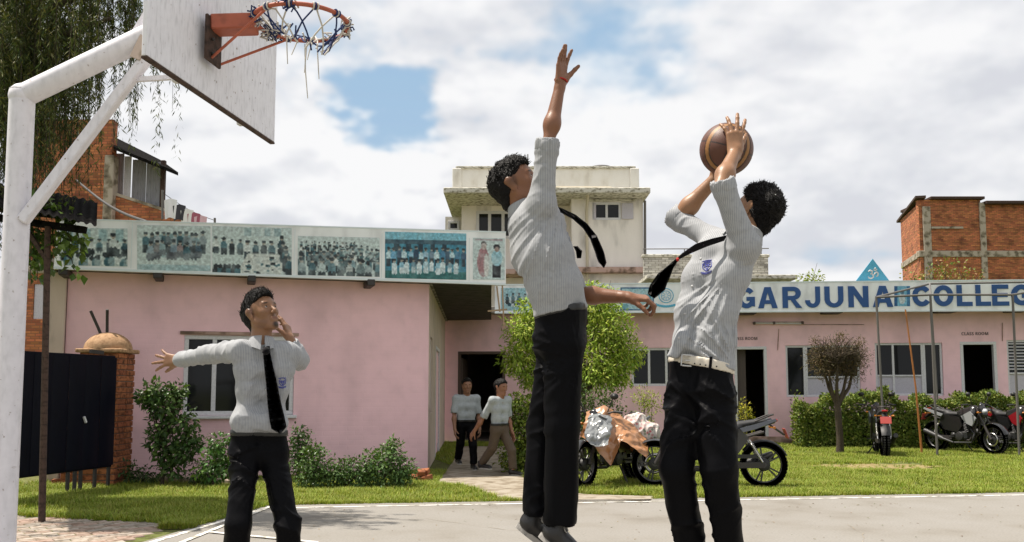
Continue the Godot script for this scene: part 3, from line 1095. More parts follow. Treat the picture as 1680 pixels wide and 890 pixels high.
	im.resize(W, Hh, Image.INTERPOLATE_CUBIC)
	var nn := noise(200 + kind, 0.02, 4)
	var mott := noise(230 + kind, 0.07, 3)
	for y in Hh:
		for x in W:
			var c := im.get_pixel(x, y)
			var k := clampf(0.14 + nn.get_noise_2d(x, y) * 0.6, 0.0, 0.55) * (0.5 if kind in [4, 8] else 1.0)
			var gr := 1.0 + nn.get_noise_2d(x * 5.0, y * 5.0) * 0.10 + mott.get_noise_2d(x, y) * 0.22
			im.set_pixel(x, y, (c * gr).lerp(Color(0.84, 0.90, 0.90), k))
	var m := mat("faded_print", Color(0.80, 0.80, 0.80), 0.5, {"tex": ImageTexture.create_from_image(im), "uv": true})
	return m

func print_on(xf: Transform3D, q: Array, lift: float, kind: int, parent: Node3D) -> void:
	# q: x0, x1, y0, y1 in the frame; a thin sheet glued to the board
	var a := on(xf, q[0], q[3]); var b := on(xf, q[1], q[3] + q[4]); var c := on(xf, q[1], q[2] + q[4]); var d := on(xf, q[0], q[2])
	var mb := MB.new()
	mb.quad(xf * Vector3(a.x, a.y, lift), xf * Vector3(b.x, b.y, lift), xf * Vector3(c.x, c.y, lift), xf * Vector3(d.x, d.y, lift), xf.basis.z, true)
	part("photo_print", mb, photo_print(kind, int(clampf((b.x - a.x) * 210, 90, 300)), int(clampf((c.y - b.y) * 210, 60, 180))), parent)

# ---------------------------------------------------------------- the near pink building, its photo board
var near_xf: Transform3D
var far_xf: Transform3D
func make_near_building() -> void:
	near_xf = upright(P(105, 600, 13.0), P(703, 600, 14.6))
	var xf := near_xf
	var corner := P(703, 600, 14.6); corner.y = 0
	var back := P(730, 600, 22.5); back.y = 0
	var b := thing("pink_classroom_building", "low pink plastered building under the long photo board, with one white window", "building")
	var L := on(xf, 703, 600).x
	var win := hole(xf, 300, 482, 551, 682)
	part("wall", wall_shape(MB.new(), L, 0.0, 3.02, 0.23, [win], xf), mats.pink, b)
	var w2 := window_unit_named(b, xf, win, [0.27, 0.5, 0.74])
	part("lintel", MB.new().box(xf * Vector3((win[0] + win[1]) * 0.5, win[3] + 0.03, 0.012), Vector3(win[1] - win[0] + 0.12, 0.05, 0.03), xf.basis, 0.005), mats.band, b)
	part("window_sill", MB.new().box(xf * Vector3((win[0] + win[1]) * 0.5, win[2] - 0.025, 0.02), Vector3(win[1] - win[0] + 0.1, 0.05, 0.12), xf.basis, 0.01), mats.frame, b)
	# the side wall along the passage, with a door
	var sx := upright(corner, back)
	var sl := corner.distance_to(back)
	var door := [2.6, 4.4, 0.0, 2.15]
	part("side_wall", wall_shape(MB.new(), sl, 0.0, 3.02, 0.23, [door, [0.55, 1.35, 0.9, 2.2]], Transform3D(sx.basis, sx.origin + sx.basis.x * 0.005)), mats.cream, b)
	var df := part("door", MB.new().box(sx * Vector3(3.5, 1.07, -0.06), Vector3(1.8, 2.14, 0.05), sx.basis, 0.01), mats.pink, b)
	for k in 2:
		part("panel", MB.new().box(sx * Vector3(3.05 + k * 0.9, 1.1, -0.028), Vector3(0.7, 1.8, 0.02), sx.basis, 0.008), mats.pink, df)
	door_frame(b, sx, door, mats.frame)
	window_unit(b, sx, [0.55, 1.35, 0.9, 2.2], [0.5])
	# corner pilaster at the far left, back and left walls
	part("corner_pillar", MB.new().box(xf * Vector3(-0.13, 1.5, -0.08), Vector3(0.24, 3.0, 0.26), xf.basis, 0.01), mats.cream, b)
	part("back_wall", MB.new().bar(xf * Vector3(-0.12, 1.5, -7.5), back + Vector3(-0.2, 1.5, 0), 0.23, 3.0), mats.pink, b)
	part("left_wall", MB.new().bar(xf * Vector3(-0.12, 1.5, -0.22), xf * Vector3(-0.12, 1.5, -7.4), 0.23, 3.0), mats.pink, b)
	var roof := [xf * Vector3(-0.3, 0, 0.42), xf * Vector3(L, 0, 0.42), corner + Vector3(0.05, 0, 0), back + Vector3(0.05, 0, -0.2), xf * Vector3(-0.3, 0, -7.7)]
	part("roof", slab(roof, 3.03, 3.16), mats.slab, b)
	# the flat roof over the passage
	var pr := [corner + Vector3(0.06, 0, 0.35), P(806, 600, 14.7), P(806, 600, 22.2), back + Vector3(0.06, 0, 0.05)]
	part("passage_roof", slab(pr, 3.03, 3.17), mats.soffit, b)
	for px in [112, 262, 412, 602]:
		var q := on(xf, px, 452)
		part("bracket", MB.new().box(xf * Vector3(q.x, 2.96, 0.25), Vector3(0.12, 0.1, 0.46), xf.basis, 0.01), mats.iron, b)
	# the board
	var bx := upright(P(90, 600, 12.55), P(828, 600, 14.55))
	var s := thing("photo_signboard", "long white board of faded group photographs along the near pink roof edge", "signboard")
	var p00 := on(bx, 88, 440); var p10 := on(bx, 829, 467); var p11 := on(bx, 829, 382); var p01 := on(bx, 95, 360)
	part("board", MB.new().prism(PackedVector2Array([p00, p10, p11, p01]), 0.06, bx), mats.sign, s)
	var trim := MB.new()
	trim.bar(bx * Vector3(p00.x, p00.y, 0.0), bx * Vector3(p10.x, p10.y, 0.0), 0.075, 0.035)
	trim.bar(bx * Vector3(p01.x, p01.y + 0.003, 0.0), bx * Vector3(p11.x, p11.y + 0.003, 0.0), 0.07, 0.02)
	part("trim", trim, mats.sign_trim, s)
	for q in [[98, 209, 374, 436, 2, 0], [225, 345, 370, 444, 2, 1], [348, 478, 372, 450, 3, 2], [488, 622, 388, 452, 3, 3], [631, 764, 381, 457, 3, 4], [775, 827, 391, 459, 1, 5]]:
		print_on(bx, q, 0.034, q[5], s)
	for px in [216, 347, 483, 626, 769]:
		var t := on(bx, px, 400)
		part("seam", MB.new().box(bx * Vector3(t.x, lerpf(p00.y, p10.y, 0.5) + 0.38, 0.031), Vector3(0.012, 0.70, 0.004), bx.basis), mats.sign_trim, s)
	# a loose timber frame hanging at the board's right end
	var t := thing("timber_hanger", "thin pale timber cross hanging at the right end of the photo board", "timber frame")
	for k in [[[824, 468], [827, 540]], [[815, 470], [820, 512]], [[800, 511], [832, 508]]]:
		part("batten", MB.new().bar(P(k[0][0], k[0][1], 14.62), P(k[1][0], k[1][1], 14.64), 0.035, 0.025), mats.wood, t)

func window_unit_named(b: Node3D, xf: Transform3D, h: Array, lights: Array) -> int:
	window_unit(b, xf, h, lights, 0.065, 0.06)
	var dark := MB.new()
	dark.box(xf * Vector3((h[0] + h[1]) * 0.5, (h[2] + h[3]) * 0.5, -1.6), Vector3(h[1] - h[0] + 2, 3.0, 0.1), xf.basis)
	return 0

func slab(poly: Array, y0: float, y1: float) -> MB:
	var p2 := PackedVector2Array()
	for p in poly: p2.append(Vector2(p.x, -p.z))
	return MB.new().prism(p2, y1 - y0, Transform3D(Basis(Vector3.RIGHT, Vector3(0, 0, -1), Vector3.UP), Vector3(0, (y0 + y1) * 0.5, 0)))

# ---------------------------------------------------------------- the far pink building and its lettered board
func make_far_building() -> void:
	var a := P(825, 600, 22.6)
	var c := P(1680, 600, 21.2)
	var u := (c - a); u.y = 0; u = u.normalized()
	far_xf = upright(a - u * 1.9, c)
	var xf := far_xf
	var b := thing("pink_school_building", "long pink classroom block behind the lawn, dark doorways and lettered board", "building")
	var L := 19.0
	var d0 := hole(xf, 751, 829, 577, 735)
	var d1 := hole(xf, 1206, 1260, 569, 735)
	var d2 := hole(xf, 1579, 1639, 561, 735)
	for d in [d0, d1, d2]: d[2] = 0.0
	var w0 := hole(xf, 1036, 1122, 571, 634)
	var w1 := hole(xf, 1290, 1412, 567, 652)
	var w2 := hole(xf, 1437, 1548, 563, 650)
	var w3 := hole(xf, 1654, 1760, 558, 648)
	part("wall", wall_shape(MB.new(), L, 0.0, 3.2, 0.23, [d0, d1, d2, w0, w1, w2, w3], xf), mats.pink, b)
	window_unit(b, xf, w0, [0.34, 0.67])
	# the last two have a tall casement beside a pair over a panel
	for w in [w1, w2, w3]:
		var t: float = w[1] - w[0]
		if w == w1:
			window_unit(b, xf, [w[0], w[0] + t * 0.27, w[2], w[3]], [], 0.05)
			window_unit(b, xf, [w[0] + t * 0.27, w[1], w[2], w[3]], [0.55], 0.05, 0.07, 0.48)
		elif w == w2:
			window_unit(b, xf, [w[0] + t * 0.72, w[1], w[2], w[3]], [], 0.05)
			window_unit(b, xf, [w[0], w[0] + t * 0.72, w[2], w[3]], [0.38], 0.05, 0.07, 0.48)
		else:
			window_unit(b, xf, w, [0.5], 0.05, 0.07, 0.5)
			var lv := MB.new()
			for k in 9: lv.box(xf * Vector3(w[0] + t * 0.25, w[2] + 0.6 + k * 0.075, -0.04), Vector3(t * 0.44, 0.012, 0.05), xf.basis * Basis(Vector3.RIGHT, 0.5))
			part("louvre", lv, mats.frame, b)
	for d in [d0, d1, d2]:
		door_frame(b, xf, d, mats.frame if d != d0 else mats.dark_frame)
		# an open leaf inside
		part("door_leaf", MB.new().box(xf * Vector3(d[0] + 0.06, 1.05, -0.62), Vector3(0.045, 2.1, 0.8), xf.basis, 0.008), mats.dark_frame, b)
	# rooms behind the doorways
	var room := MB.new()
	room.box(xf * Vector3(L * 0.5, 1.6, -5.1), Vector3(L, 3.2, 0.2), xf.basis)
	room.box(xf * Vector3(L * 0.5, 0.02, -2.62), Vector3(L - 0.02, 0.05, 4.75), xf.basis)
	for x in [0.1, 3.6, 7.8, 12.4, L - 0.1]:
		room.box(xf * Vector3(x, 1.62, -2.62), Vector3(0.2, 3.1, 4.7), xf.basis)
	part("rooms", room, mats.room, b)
	part("roof", MB.new().box(xf * Vector3(L * 0.5, 3.28, -2.35), Vector3(L + 0.2, 0.15, 5.6), xf.basis, 0.01), mats.slab, b)
	part("plinth", MB.new().box(xf * Vector3(L * 0.62, 0.09, 0.02), Vector3(L * 0.72, 0.18, 0.05), xf.basis, 0.01), mats.band, b)
	for px in [1222, 1600]:
		var q := on(xf, px, 556 if px < 1400 else 548)
		text_part("lettering", "CLASS ROOM", 0.072, 0.006, mats.ink, b, Transform3D(xf.basis, xf * Vector3(q.x, q.y, 0.004)))
	for px in [1222, 1360, 1545, 1660]:
		var q := on(xf, px, 514)
		part("bracket", MB.new().box(xf * Vector3(q.x, 3.16, 0.28), Vector3(0.42, 0.09, 0.5), xf.basis, 0.01), mats.iron, b)
	# conduit on the wall
	for k in [[[1318, 533], [1418, 533]], [[1278, 540], [1276, 575]], [[1645, 530], [1645, 560]]]:
		var p := on(xf, k[0][0], k[0][1]); var q := on(xf, k[1][0], k[1][1])
		part("conduit", MB.new().tube([xf * Vector3(p.x, p.y, 0.012), xf * Vector3(q.x, q.y, 0.012)], 0.01, 6), mats.band, b)
	# lamp
	var q0 := on(xf, 1235, 531); var q1 := on(xf, 1318, 532)
	var lamp := thing("tube_lamp", "unlit fluorescent tube batten high on the pink wall under the lettering", "lamp")
	part("batten", MB.new().box(xf * Vector3((q0.x + q1.x) * 0.5, q0.y + 0.01, 0.03), Vector3(q1.x - q0.x, 0.05, 0.05), xf.basis, 0.008), mats.cream, lamp)
	part("tube", MB.new().tube([xf * Vector3(q0.x + 0.06, q0.y, 0.075), xf * Vector3(q1.x - 0.06, q1.y, 0.075)], 0.016, 10), mats.frame, lamp)
	for x in [q0.x + 0.03, q1.x - 0.03, (q0.x + q1.x) * 0.5 - 0.1]:
		part("holder", MB.new().box(xf * Vector3(x, q0.y, 0.072), Vector3(0.06, 0.07, 0.05), xf.basis, 0.008), mats.dark_frame, lamp)
	# the board
	var bx := upright(P(810, 600, 22.0), P(1680, 600, 20.6))
	var s := thing("lettered_signboard", "long white board with big blue capital letters along the far pink roof", "signboard")
	var p0 := on(bx, 812, 514); var p1 := on(bx, 1680, 510); var r0 := on(bx, 812, 468); var r1 := on(bx, 1680, 460)
	var ex := p1 + (p1 - p0) * 0.22
	var rx := r1 + (r1 - r0) * 0.22
	part("board", MB.new().prism(PackedVector2Array([p0, ex, rx, r0]), 0.06, bx), mats.sign, s)
	var trim := MB.new()
	trim.bar(bx * Vector3(p0.x, p0.y, 0), bx * Vector3(ex.x, ex.y, 0), 0.08, 0.03)
	trim.bar(bx * Vector3(r0.x, r0.y, 0), bx * Vector3(rx.x, rx.y, 0), 0.08, 0.03)
	part("trim", trim, mats.sign_trim, s)
	var word := [["G", 1210, 1238], ["A", 1244, 1275], ["R", 1284, 1314], ["J", 1321, 1345], ["U", 1353, 1383], ["N", 1392, 1424], ["A", 1432, 1464],
		["C", 1497, 1526], ["O", 1532, 1563], ["L", 1570, 1594], ["L", 1601, 1624], ["E", 1628, 1654], ["G", 1659, 1692], ["E", 1698, 1724]]
	for l in word:
		var m: float = (l[1] + l[2]) * 0.5
		var yo := lerpf(472.0, 467.0, (m - 1210.0) / 470.0)
		var yu := lerpf(507.0, 502.0, (m - 1210.0) / 470.0)
		var lo := on(bx, l[1], yu); var hi := on(bx, l[2], yo)
		letter(s, bx, l[0], Rect2(lo.x, lo.y, hi.x - lo.x, hi.y - lo.y))
	print_on(bx, [822, 872, 473, 510, 0, 6], 0.034, 6, s)
	print_on(bx, [905, 962, 473, 510, 0, 6], 0.034, 6, s)
	print_on(bx, [1018, 1073, 472, 510, 0, 7], 0.034, 7, s)
	print_on(bx, [1467, 1493, 470, 503, 0, 8], 0.034, 8, s)
	# round crest over a ribbon
	var e := on(bx, 1093, 489)
	var cr := MB.new()
	cr.torus(bx * Vector3(e.x, e.y + 0.05, 0.032), bx.basis.z, 0.17, 0.010, 32, 6)
	cr.torus(bx * Vector3(e.x, e.y + 0.05, 0.032), bx.basis.z, 0.115, 0.007, 28, 6)
	for k in 8:
		var an := TAU * k / 8
		cr.bar(bx * Vector3(e.x + cos(an) * 0.03, e.y + 0.05 + sin(an) * 0.03, 0.032), bx * Vector3(e.x + cos(an) * 0.1, e.y + 0.05 + sin(an) * 0.1, 0.032), 0.012, 0.006, bx.basis.z)
	for k in 10:
		var t0 := -0.24 + 0.048 * k
		cr.box(bx * Vector3(e.x + t0, e.y - 0.21 + pow(absf(t0) * 3.0, 2) * 0.09, 0.032), Vector3(0.05, 0.055, 0.008), bx.basis)
	part("crest", cr, mats.sign_blue, s)
	# the triangle on the roof edge
	var tx := Transform3D(bx.basis, bx.origin + bx.basis.z * -0.15)
	var t := thing("triangle_sign", "sky blue triangular sign with a white om symbol above the lettered board", "sign")
	var ta := on(tx, 1398, 470); var tb := on(tx, 1466, 470); var tc := on(tx, 1432, 425)
	part("plate", MB.new().prism(PackedVector2Array([ta, tb, tc]), 0.04, tx), mats.sign_blue, t)
	var o := on(tx, 1432, 451)
	part("symbol", om_shape(tx, o, 0.165), mats.white, t)
	for k in 2: part("stay", MB.new().bar(tx * Vector3(lerpf(ta.x, tb.x, 0.25 + 0.5 * k), 3.3, -0.05), tx * Vector3(lerpf(ta.x, tb.x, 0.25 + 0.5 * k), 4.0, -0.05), 0.04, 0.04), mats.iron, t)

func stroke_path(mb: MB, tx: Transform3D, o: Vector2, s: float, pts: Array, w: float) -> void:
	var c := Curve2D.new()
	for i in pts.size():
		var p := Vector2(pts[i][0], pts[i][1])
		var d := (Vector2(pts[mini(i + 1, pts.size() - 1)][0], pts[mini(i + 1, pts.size() - 1)][1]) - Vector2(pts[maxi(i - 1, 0)][0], pts[maxi(i - 1, 0)][1])) * 0.17
		c.add_point(p, -d, d)
	var q := []
	var rr := []
	for i in 15:
		var p := c.sample_baked(c.get_baked_length() * i / 14.0)
		q.append(tx * Vector3(o.x + p.x * s, o.y + p.y * s, 0.022))
		rr.append(w * (0.65 + 0.5 * sin(PI * i / 14.0)))
	mb.tube(q, rr, 8)

func om_shape(tx: Transform3D, o: Vector2, s: float) -> MB:
	var mb := MB.new()
	var w := 0.017
	# the three-shaped body
	stroke_path(mb, tx, o, s, [[-0.62, 0.42], [-0.36, 0.62], [-0.06, 0.46], [-0.10, 0.20], [-0.34, 0.10]], w)
	stroke_path(mb, tx, o, s, [[-0.34, 0.10], [0.0, 0.02], [0.06, -0.36], [-0.26, -0.62], [-0.60, -0.46], [-0.66, -0.28]], w)
	# the tail
	stroke_path(mb, tx, o, s, [[-0.02, 0.0], [0.26, 0.02], [0.34, 0.26], [0.58, 0.36], [0.74, 0.10], [0.64, -0.22], [0.40, -0.26]], w)
	# the crescent and its dot
	stroke_path(mb, tx, o, s, [[0.10, 0.78], [0.24, 0.60], [0.46, 0.60], [0.60, 0.78]], w * 0.8)
	mb.ball(tx * Vector3(o.x + 0.36 * s, o.y + 0.88 * s, 0.022), Vector3.ONE * 0.022, 10, 6)
	return mb

func letter(s: Node3D, bx: Transform3D, ch: String, r: Rect2) -> void:
	# fat sans capitals cut from sheet, drawn in a unit square
	var polys := []
	var t := 0.30
	match ch:
		"L": polys = [[[0, 0], [1, 0], [1, 0.2], [t + 0.04, 0.2], [t + 0.04, 1], [0, 1]]]
		"E": polys = [[[0, 0], [1, 0], [1, 0.2], [t, 0.2], [t, 0.41], [0.92, 0.41], [0.92, 0.6], [t, 0.6], [t, 0.8], [0.98, 0.8], [0.98, 1], [0, 1]]]
		"N": polys = [[[0, 0], [0.27, 0], [0.27, 0.62], [0.70, 0], [1, 0], [1, 1], [0.73, 1], [0.73, 0.40], [0.30, 1], [0, 1]]]
		"A": polys = [[[0, 0], [0.28, 0], [0.35, 0.2], [0.65, 0.2], [0.72, 0], [1, 0], [0.66, 1], [0.5, 1], [0.5, 0.76], [0.59, 0.38], [0.41, 0.38], [0.5, 0.76], [0.5, 1], [0.34, 1]]]
		"U": polys = [arc_band(0.5, 0.40, 0.5, 0.40, 0.22, 0.20, PI, TAU, [[1, 1], [0.72, 1]], [[0.28, 1], [0, 1]])]
		"J": polys = [arc_band(0.5, 0.36, 0.5, 0.36, 0.18, 0.17, PI, TAU, [[1, 1], [0.68, 1]], [])]
		"C": polys = [arc_band(0.52, 0.5, 0.52, 0.5, 0.24, 0.27, 0.62, TAU - 0.62, [], [])]
		"G": polys = [arc_band(0.52, 0.5, 0.52, 0.5, 0.24, 0.27, 0.66, TAU - 0.40, [], []), [[0.52, 0.36], [0.52, 0.545], [1.0, 0.545], [1.0, 0.08], [0.76, 0.12], [0.76, 0.36]]]
		"O": polys = [arc_band(0.5, 0.5, 0.5, 0.5, 0.23, 0.28, 0.0, PI, [], []), arc_band(0.5, 0.5, 0.5, 0.5, 0.23, 0.28, PI, TAU, [], [])]
		"R":
			polys = [[[0, 0], [0.29, 0], [0.29, 1], [0, 1]], [[0.28, 0.8], [0.6, 0.8], [0.6, 1], [0.28, 1]], [[0.28, 0.38], [0.6, 0.38], [0.6, 0.57], [0.28, 0.57]],
				arc_band(0.58, 0.69, 0.40, 0.31, 0.12, 0.115, -PI / 2, PI / 2, [], []), [[0.42, 0.39], [0.68, 0.39], [1.03, 0], [0.72, 0]]]
	var mb := MB.new()
	if ch == "A":
		polys = [[[0, 0], [0.28, 0], [0.5, 0.74], [0.5, 1], [0.34, 1]], [[0.72, 0], [1, 0], [0.66, 1], [0.5, 1], [0.5, 0.74]], [[0.33, 0.2], [0.67, 0.2], [0.62, 0.38], [0.38, 0.38]]]
	var k := 0
	for p in polys:
		var q := PackedVector2Array()
		for v in p: q.append(r.position + Vector2(v[0], v[1]) * r.size)
		mb.prism(q, 0.016 + 0.002 * k, Transform3D(bx.basis, bx * Vector3(0, 0, 0.038)))
		k += 1
	part("letter", mb, mats.letter, s)

func arc_band(cx: float, cy: float, rx: float, ry: float, ix: float, iy: float, from: float, to: float, after: Array, before: Array) -> Array:
	var p := []
	for i in 17:
		var a := lerpf(from, to, i / 16.0)
		p.append([cx + cos(a) * rx, cy + sin(a) * ry])
	p.append_array(after)
	for i in 17:
		var a := lerpf(to, from, i / 16.0)
		p.append([cx + cos(a) * ix, cy + sin(a) * iy])
	p.append_array(before)
	return p

# ---------------------------------------------------------------- houses behind
func make_houses() -> void:
	# the white concrete house
	var h := thing("white_concrete_house", "weathered white two storey concrete house behind the signboards, between the players", "house")
	var z := 33.0
	var f := upright(P(729, 600, z), P(1064, 600, z))
	var rb := upright(P(729, 600, z + 0.5), P(1064, 600, z + 0.5))
	var lf := upright(P(729, 600, z + 1.8), P(1064, 600, z + 1.8))
	var w0 := hole(rb, 972, 1019, 332, 361)
	var x0: float = on(rb, 938, 400).x
	var x1: float = on(rb, 1056, 400).x
	var top: float = on(f, 900, 322).y
	var rbx := Transform3D(rb.basis, rb * Vector3(x0, 0, 0))
	part("wing_wall", wall_shape(MB.new(), x1 - x0, 0.0, top, 0.25, [[w0[0] - x0, w0[1] - x0, w0[2], w0[3]]], rbx), mats.house_wall, h)
	part("wing_side", MB.new().box(rb * Vector3(x0 + 0.13, top * 0.5, -0.8), Vector3(0.25, top, 1.08), rb.basis), mats.house_wall, h)
	part("wing_side", MB.new().box(rb * Vector3(x1 - 0.13, top * 0.5, -3.3), Vector3(0.25, top, 6.0), rb.basis), mats.house_wall, h)
	window_unit(h, rb, w0, [0.5], 0.09, 0.05)
	for k in [[1019, 1038], [973, 977]]:
		var s0 := hole(rb, k[0], k[1], 334, 360)
		part("shutter", MB.new().box(rb * Vector3((s0[0] + s0[1]) * 0.5 + 0.02, (s0[2] + s0[3]) * 0.5, 0.04), Vector3(s0[1] - s0[0], s0[3] - s0[2], 0.035), rb.basis, 0.01), mats.panel, h)
	part("lintel", MB.new().box(rb * Vector3((w0[0] + w0[1]) * 0.5 + 0.2, w0[3] + 0.07, 0.03), Vector3(w0[1] - w0[0] + 0.7, 0.09, 0.12), rb.basis, 0.02), mats.cornice, h)
	var wl := hole(lf, 781, 846, 346, 392)
	var lx: float = on(lf, 757, 400).x
	var lw: float = on(lf, 940, 400).x - lx
	part("wall", wall_shape(MB.new(), lw, 0.0, top, 0.25, [[wl[0] - lx, wl[1] - lx, wl[2], wl[3]]], Transform3D(lf.basis, lf * Vector3(lx, 0, 0))), mats.house_wall, h)
	window_unit(h, lf, wl, [0.34, 0.68], 0.12, 0.05)
	var bk := upright(P(729, 600, z + 4.0), P(1064, 600, z + 4.0))
	part("rear_wing", MB.new().box(bk * Vector3(on(bk, 746, 400).x + 0.2, top * 0.5, -2.0), Vector3(1.2, top, 4.0), bk.basis), mats.house_white, h)
	var sw := hole(bk, 735, 754, 363, 379)
	window_unit(h, Transform3D(bk.basis, bk * Vector3(0, 0, 0.08)), sw, [], 0.1)
	part("back_wall", MB.new().box(f * Vector3(on(f, 900, 400).x, top * 0.5, -7.0), Vector3(7.0, top, 0.3), f.basis), mats.house_wall, h)
	# floor bands
	var yb: float = on(rb, 1000, 445).y
	part("floor_band", MB.new().box(rb * Vector3((x0 + x1) * 0.5, yb, 0.1), Vector3(x1 - x0 + 0.3, 0.22, 0.55), rb.basis, 0.02), mats.band, h)
	part("floor_band", MB.new().box(lf * Vector3(lx + lw * 0.5 - 0.2, yb, 0.5), Vector3(lw - 0.4, 0.2, 1.3), lf.basis, 0.02), mats.band, h)
	# roof slab, parapet
	var c0 := on(f, 729, 322); var c1 := on(f, 1064, 313)
	part("cornice", MB.new().box(f * Vector3((c0.x + c1.x) * 0.5, top + 0.11, -3.3), Vector3(c1.x - c0.x, 0.22, 7.6), f.basis, 0.03), mats.cornice, h)
	var pf := upright(P(748, 600, z + 0.9), P(1041, 600, z + 0.9))
	var pl: float = on(pf, 1041, 300).x
	var pt: float = on(pf, 900, 277).y
	part("parapet", MB.new().box(pf * Vector3(pl * 0.5, (top + 0.2 + pt) * 0.5, -0.08), Vector3(pl - 0.1, pt - top - 0.2, 0.15), pf.basis, 0.01), mats.house_white, h)
	part("parapet_coping", MB.new().box(pf * Vector3(pl * 0.5, pt + 0.04, -0.08), Vector3(pl + 0.1, 0.1, 0.3), pf.basis, 0.02), mats.cornice, h)
	for x in [0.0, pl]:
		part("parapet_post", MB.new().box(pf * Vector3(x, (top + 0.2 + pt) * 0.5, -0.07), Vector3(0.34, pt - top - 0.2, 0.34), pf.basis, 0.02), mats.house_white, h)
	for x in [0.0, pl]:
		part("parapet", MB.new().box(pf * Vector3(x, (top + 0.2 + pt) * 0.5, -2.6), Vector3(0.15, pt - top - 0.24, 4.6), pf.basis, 0.01), mats.house_white, h)
	# pipes
	var pm := MB.new()
	var a := on(rb, 962, 312); var b2 := on(rb, 962, 470)
	pm.tube([rb * Vector3(a.x, top + 0.3, 0.62), rb * Vector3(a.x, top - 0.05, 0.6), rb * Vector3(a.x, top - 0.5, 0.12), rb * Vector3(b2.x + 0.05, 1.0, 0.1)], 0.055, 8)
	pm.tube([rb * Vector3(a.x - 3.2, top + 0.33, 0.55), rb * Vector3(a.x + 0.9, top + 0.30, 0.55)], 0.05, 8)
	part("drain_pipe", pm, mats.pipe, h)
	part("drain_pipe", MB.new().tube([rb * Vector3(x1 + 0.05, top - 0.1, 0.15), rb * Vector3(x1 - 0.02, 1.0, 0.12)], 0.05, 8), mats.grey_iron, h)
	# tank on the roof
	var tp := P(986, 275, z + 2.5)
	var tank := thing("water_tank", "black ribbed water tank lid showing above the white house's parapet", "water tank", Vector3(tp.x, top + 0.22, tp.z))
	var prof := [Vector2(0, 0), Vector2(0.55, 0), Vector2(0.57, 0.05)]
	var th: float = pt - top + 0.1
	for k in 6:
		prof.append(Vector2(0.57, 0.05 + th * (k + 0.1) / 6)); prof.append(Vector2(0.53, 0.05 + th * (k + 0.5) / 6)); prof.append(Vector2(0.57, 0.05 + th * (k + 0.9) / 6))
	prof.append_array([Vector2(0.4, th + 0.14), Vector2(0.2, th + 0.17), Vector2(0, th + 0.17)])
	part("tank", MB.new().lathe(prof, 24), mats.iron, tank)
	var ant := thing("roof_antenna", "thin metal rod standing on the white house's roof beside the blocker's head", "antenna", P(866, 276, z + 1.5))
	part("rod", MB.new().tube([Vector3(0, -0.9, 0), Vector3(0, 0.55, 0)], 0.025, 6), mats.grey_iron, ant)
	# the low whitewashed brick house
	var g := thing("whitewashed_brick_house", "low house with peeling whitewashed brick parapet and thin roof railing", "house")
	z = 29.5
	var q := upright(P(1062, 600, z), P(1300, 600, z))
	var e0 := on(q, 1268, 418)
	var ey: float = on(q, 1180, 461).y
	part("wall", MB.new().box(q * Vector3(2.3, ey * 0.5, -3.0), Vector3(4.4, ey, 5.0), q.basis), mats.house_white, g)
	part("eave", MB.new().box(q * Vector3(2.38, ey + 0.06, -2.6), Vector3(4.9, 0.14, 6.4), q.basis, 0.02), mats.cornice, g)
	part("parapet", MB.new().box(q * Vector3(e0.x * 0.5, (ey + 0.13 + e0.y) * 0.5, -0.6), Vector3(e0.x, e0.y - ey - 0.13, 0.12), q.basis, 0.01), mats.brick_pale, g)
	part("parapet", MB.new().box(q * Vector3(e0.x - 0.06, (ey + 0.13 + e0.y) * 0.5, -2.5), Vector3(0.12, e0.y - ey - 0.14, 3.7), q.basis, 0.01), mats.brick_pale, g)
	part("coping", MB.new().box(q * Vector3(e0.x * 0.5, e0.y + 0.04, -0.6), Vector3(e0.x + 0.1, 0.1, 0.2), q.basis, 0.02), mats.cornice, g)
	var rl := MB.new()
	rl.tube([q * Vector3(0, e0.y + 0.28, -0.6), q * Vector3(e0.x + 0.05, e0.y + 0.30, -0.6)], 0.018, 6)
	for k in 4: rl.tube([q * Vector3(0.1 + k * 1.3, e0.y + 0.06, -0.6), q * Vector3(0.1 + k * 1.3, e0.y + 0.29, -0.6)], 0.016, 6)
	part("railing", rl, mats.grey_iron, g)
	# the bare brick house on the right
	var b := thing("brick_house", "bare orange brick building with concrete frame at the right edge", "house")
	var k0 := P(1518, 600, 45.0); k0.y = 0
	var k1 := P(1487, 600, 49.4); k1.y = 0
	var fr := upright(k0, k0 + Vector3(10, 0, 0.0))
	var sd := upright(k1, k0)
	var sl := k0.distance_to(k1)
	var y1: float = on(fr, 1518, 328).y
	var y2: float = on(fr, 1650, 336).y
	var xm: float = on(fr, 1612, 400).x
	part("wall", MB.new().box(fr * Vector3(xm * 0.5, y1 * 0.5, -0.15), Vector3(xm, y1, 0.3), fr.basis), mats.brick_far, b)
	part("wall", MB.new().box(fr * Vector3(xm + 3.5, y2 * 0.5, -0.15), Vector3(7.0, y2, 0.3), fr.basis), mats.brick_far, b)
	part("side_wall", MB.new().box(sd * Vector3(sl * 0.5 - 0.05, y1 * 0.5 - 0.1, -0.15), Vector3(sl - 0.1, y1 - 0.2, 0.3), sd.basis), mats.brick_far, b)
	part("back_wall", MB.new().box(fr * Vector3(6.4, y2 * 0.5, -5.0), Vector3(7.6, y2, 0.3), fr.basis), mats.brick_far, b)
	var bm: float = on(fr, 1570, 417).y
	part("beam", MB.new().box(fr * Vector3(5.0, bm, -0.1), Vector3(10.2, 0.32, 0.32), fr.basis, 0.02), mats.concrete, b)
	part("beam", MB.new().box(sd * Vector3(sl * 0.5 - 0.1, bm, -0.1), Vector3(sl - 0.2, 0.32, 0.32), sd.basis, 0.02), mats.concrete, b)
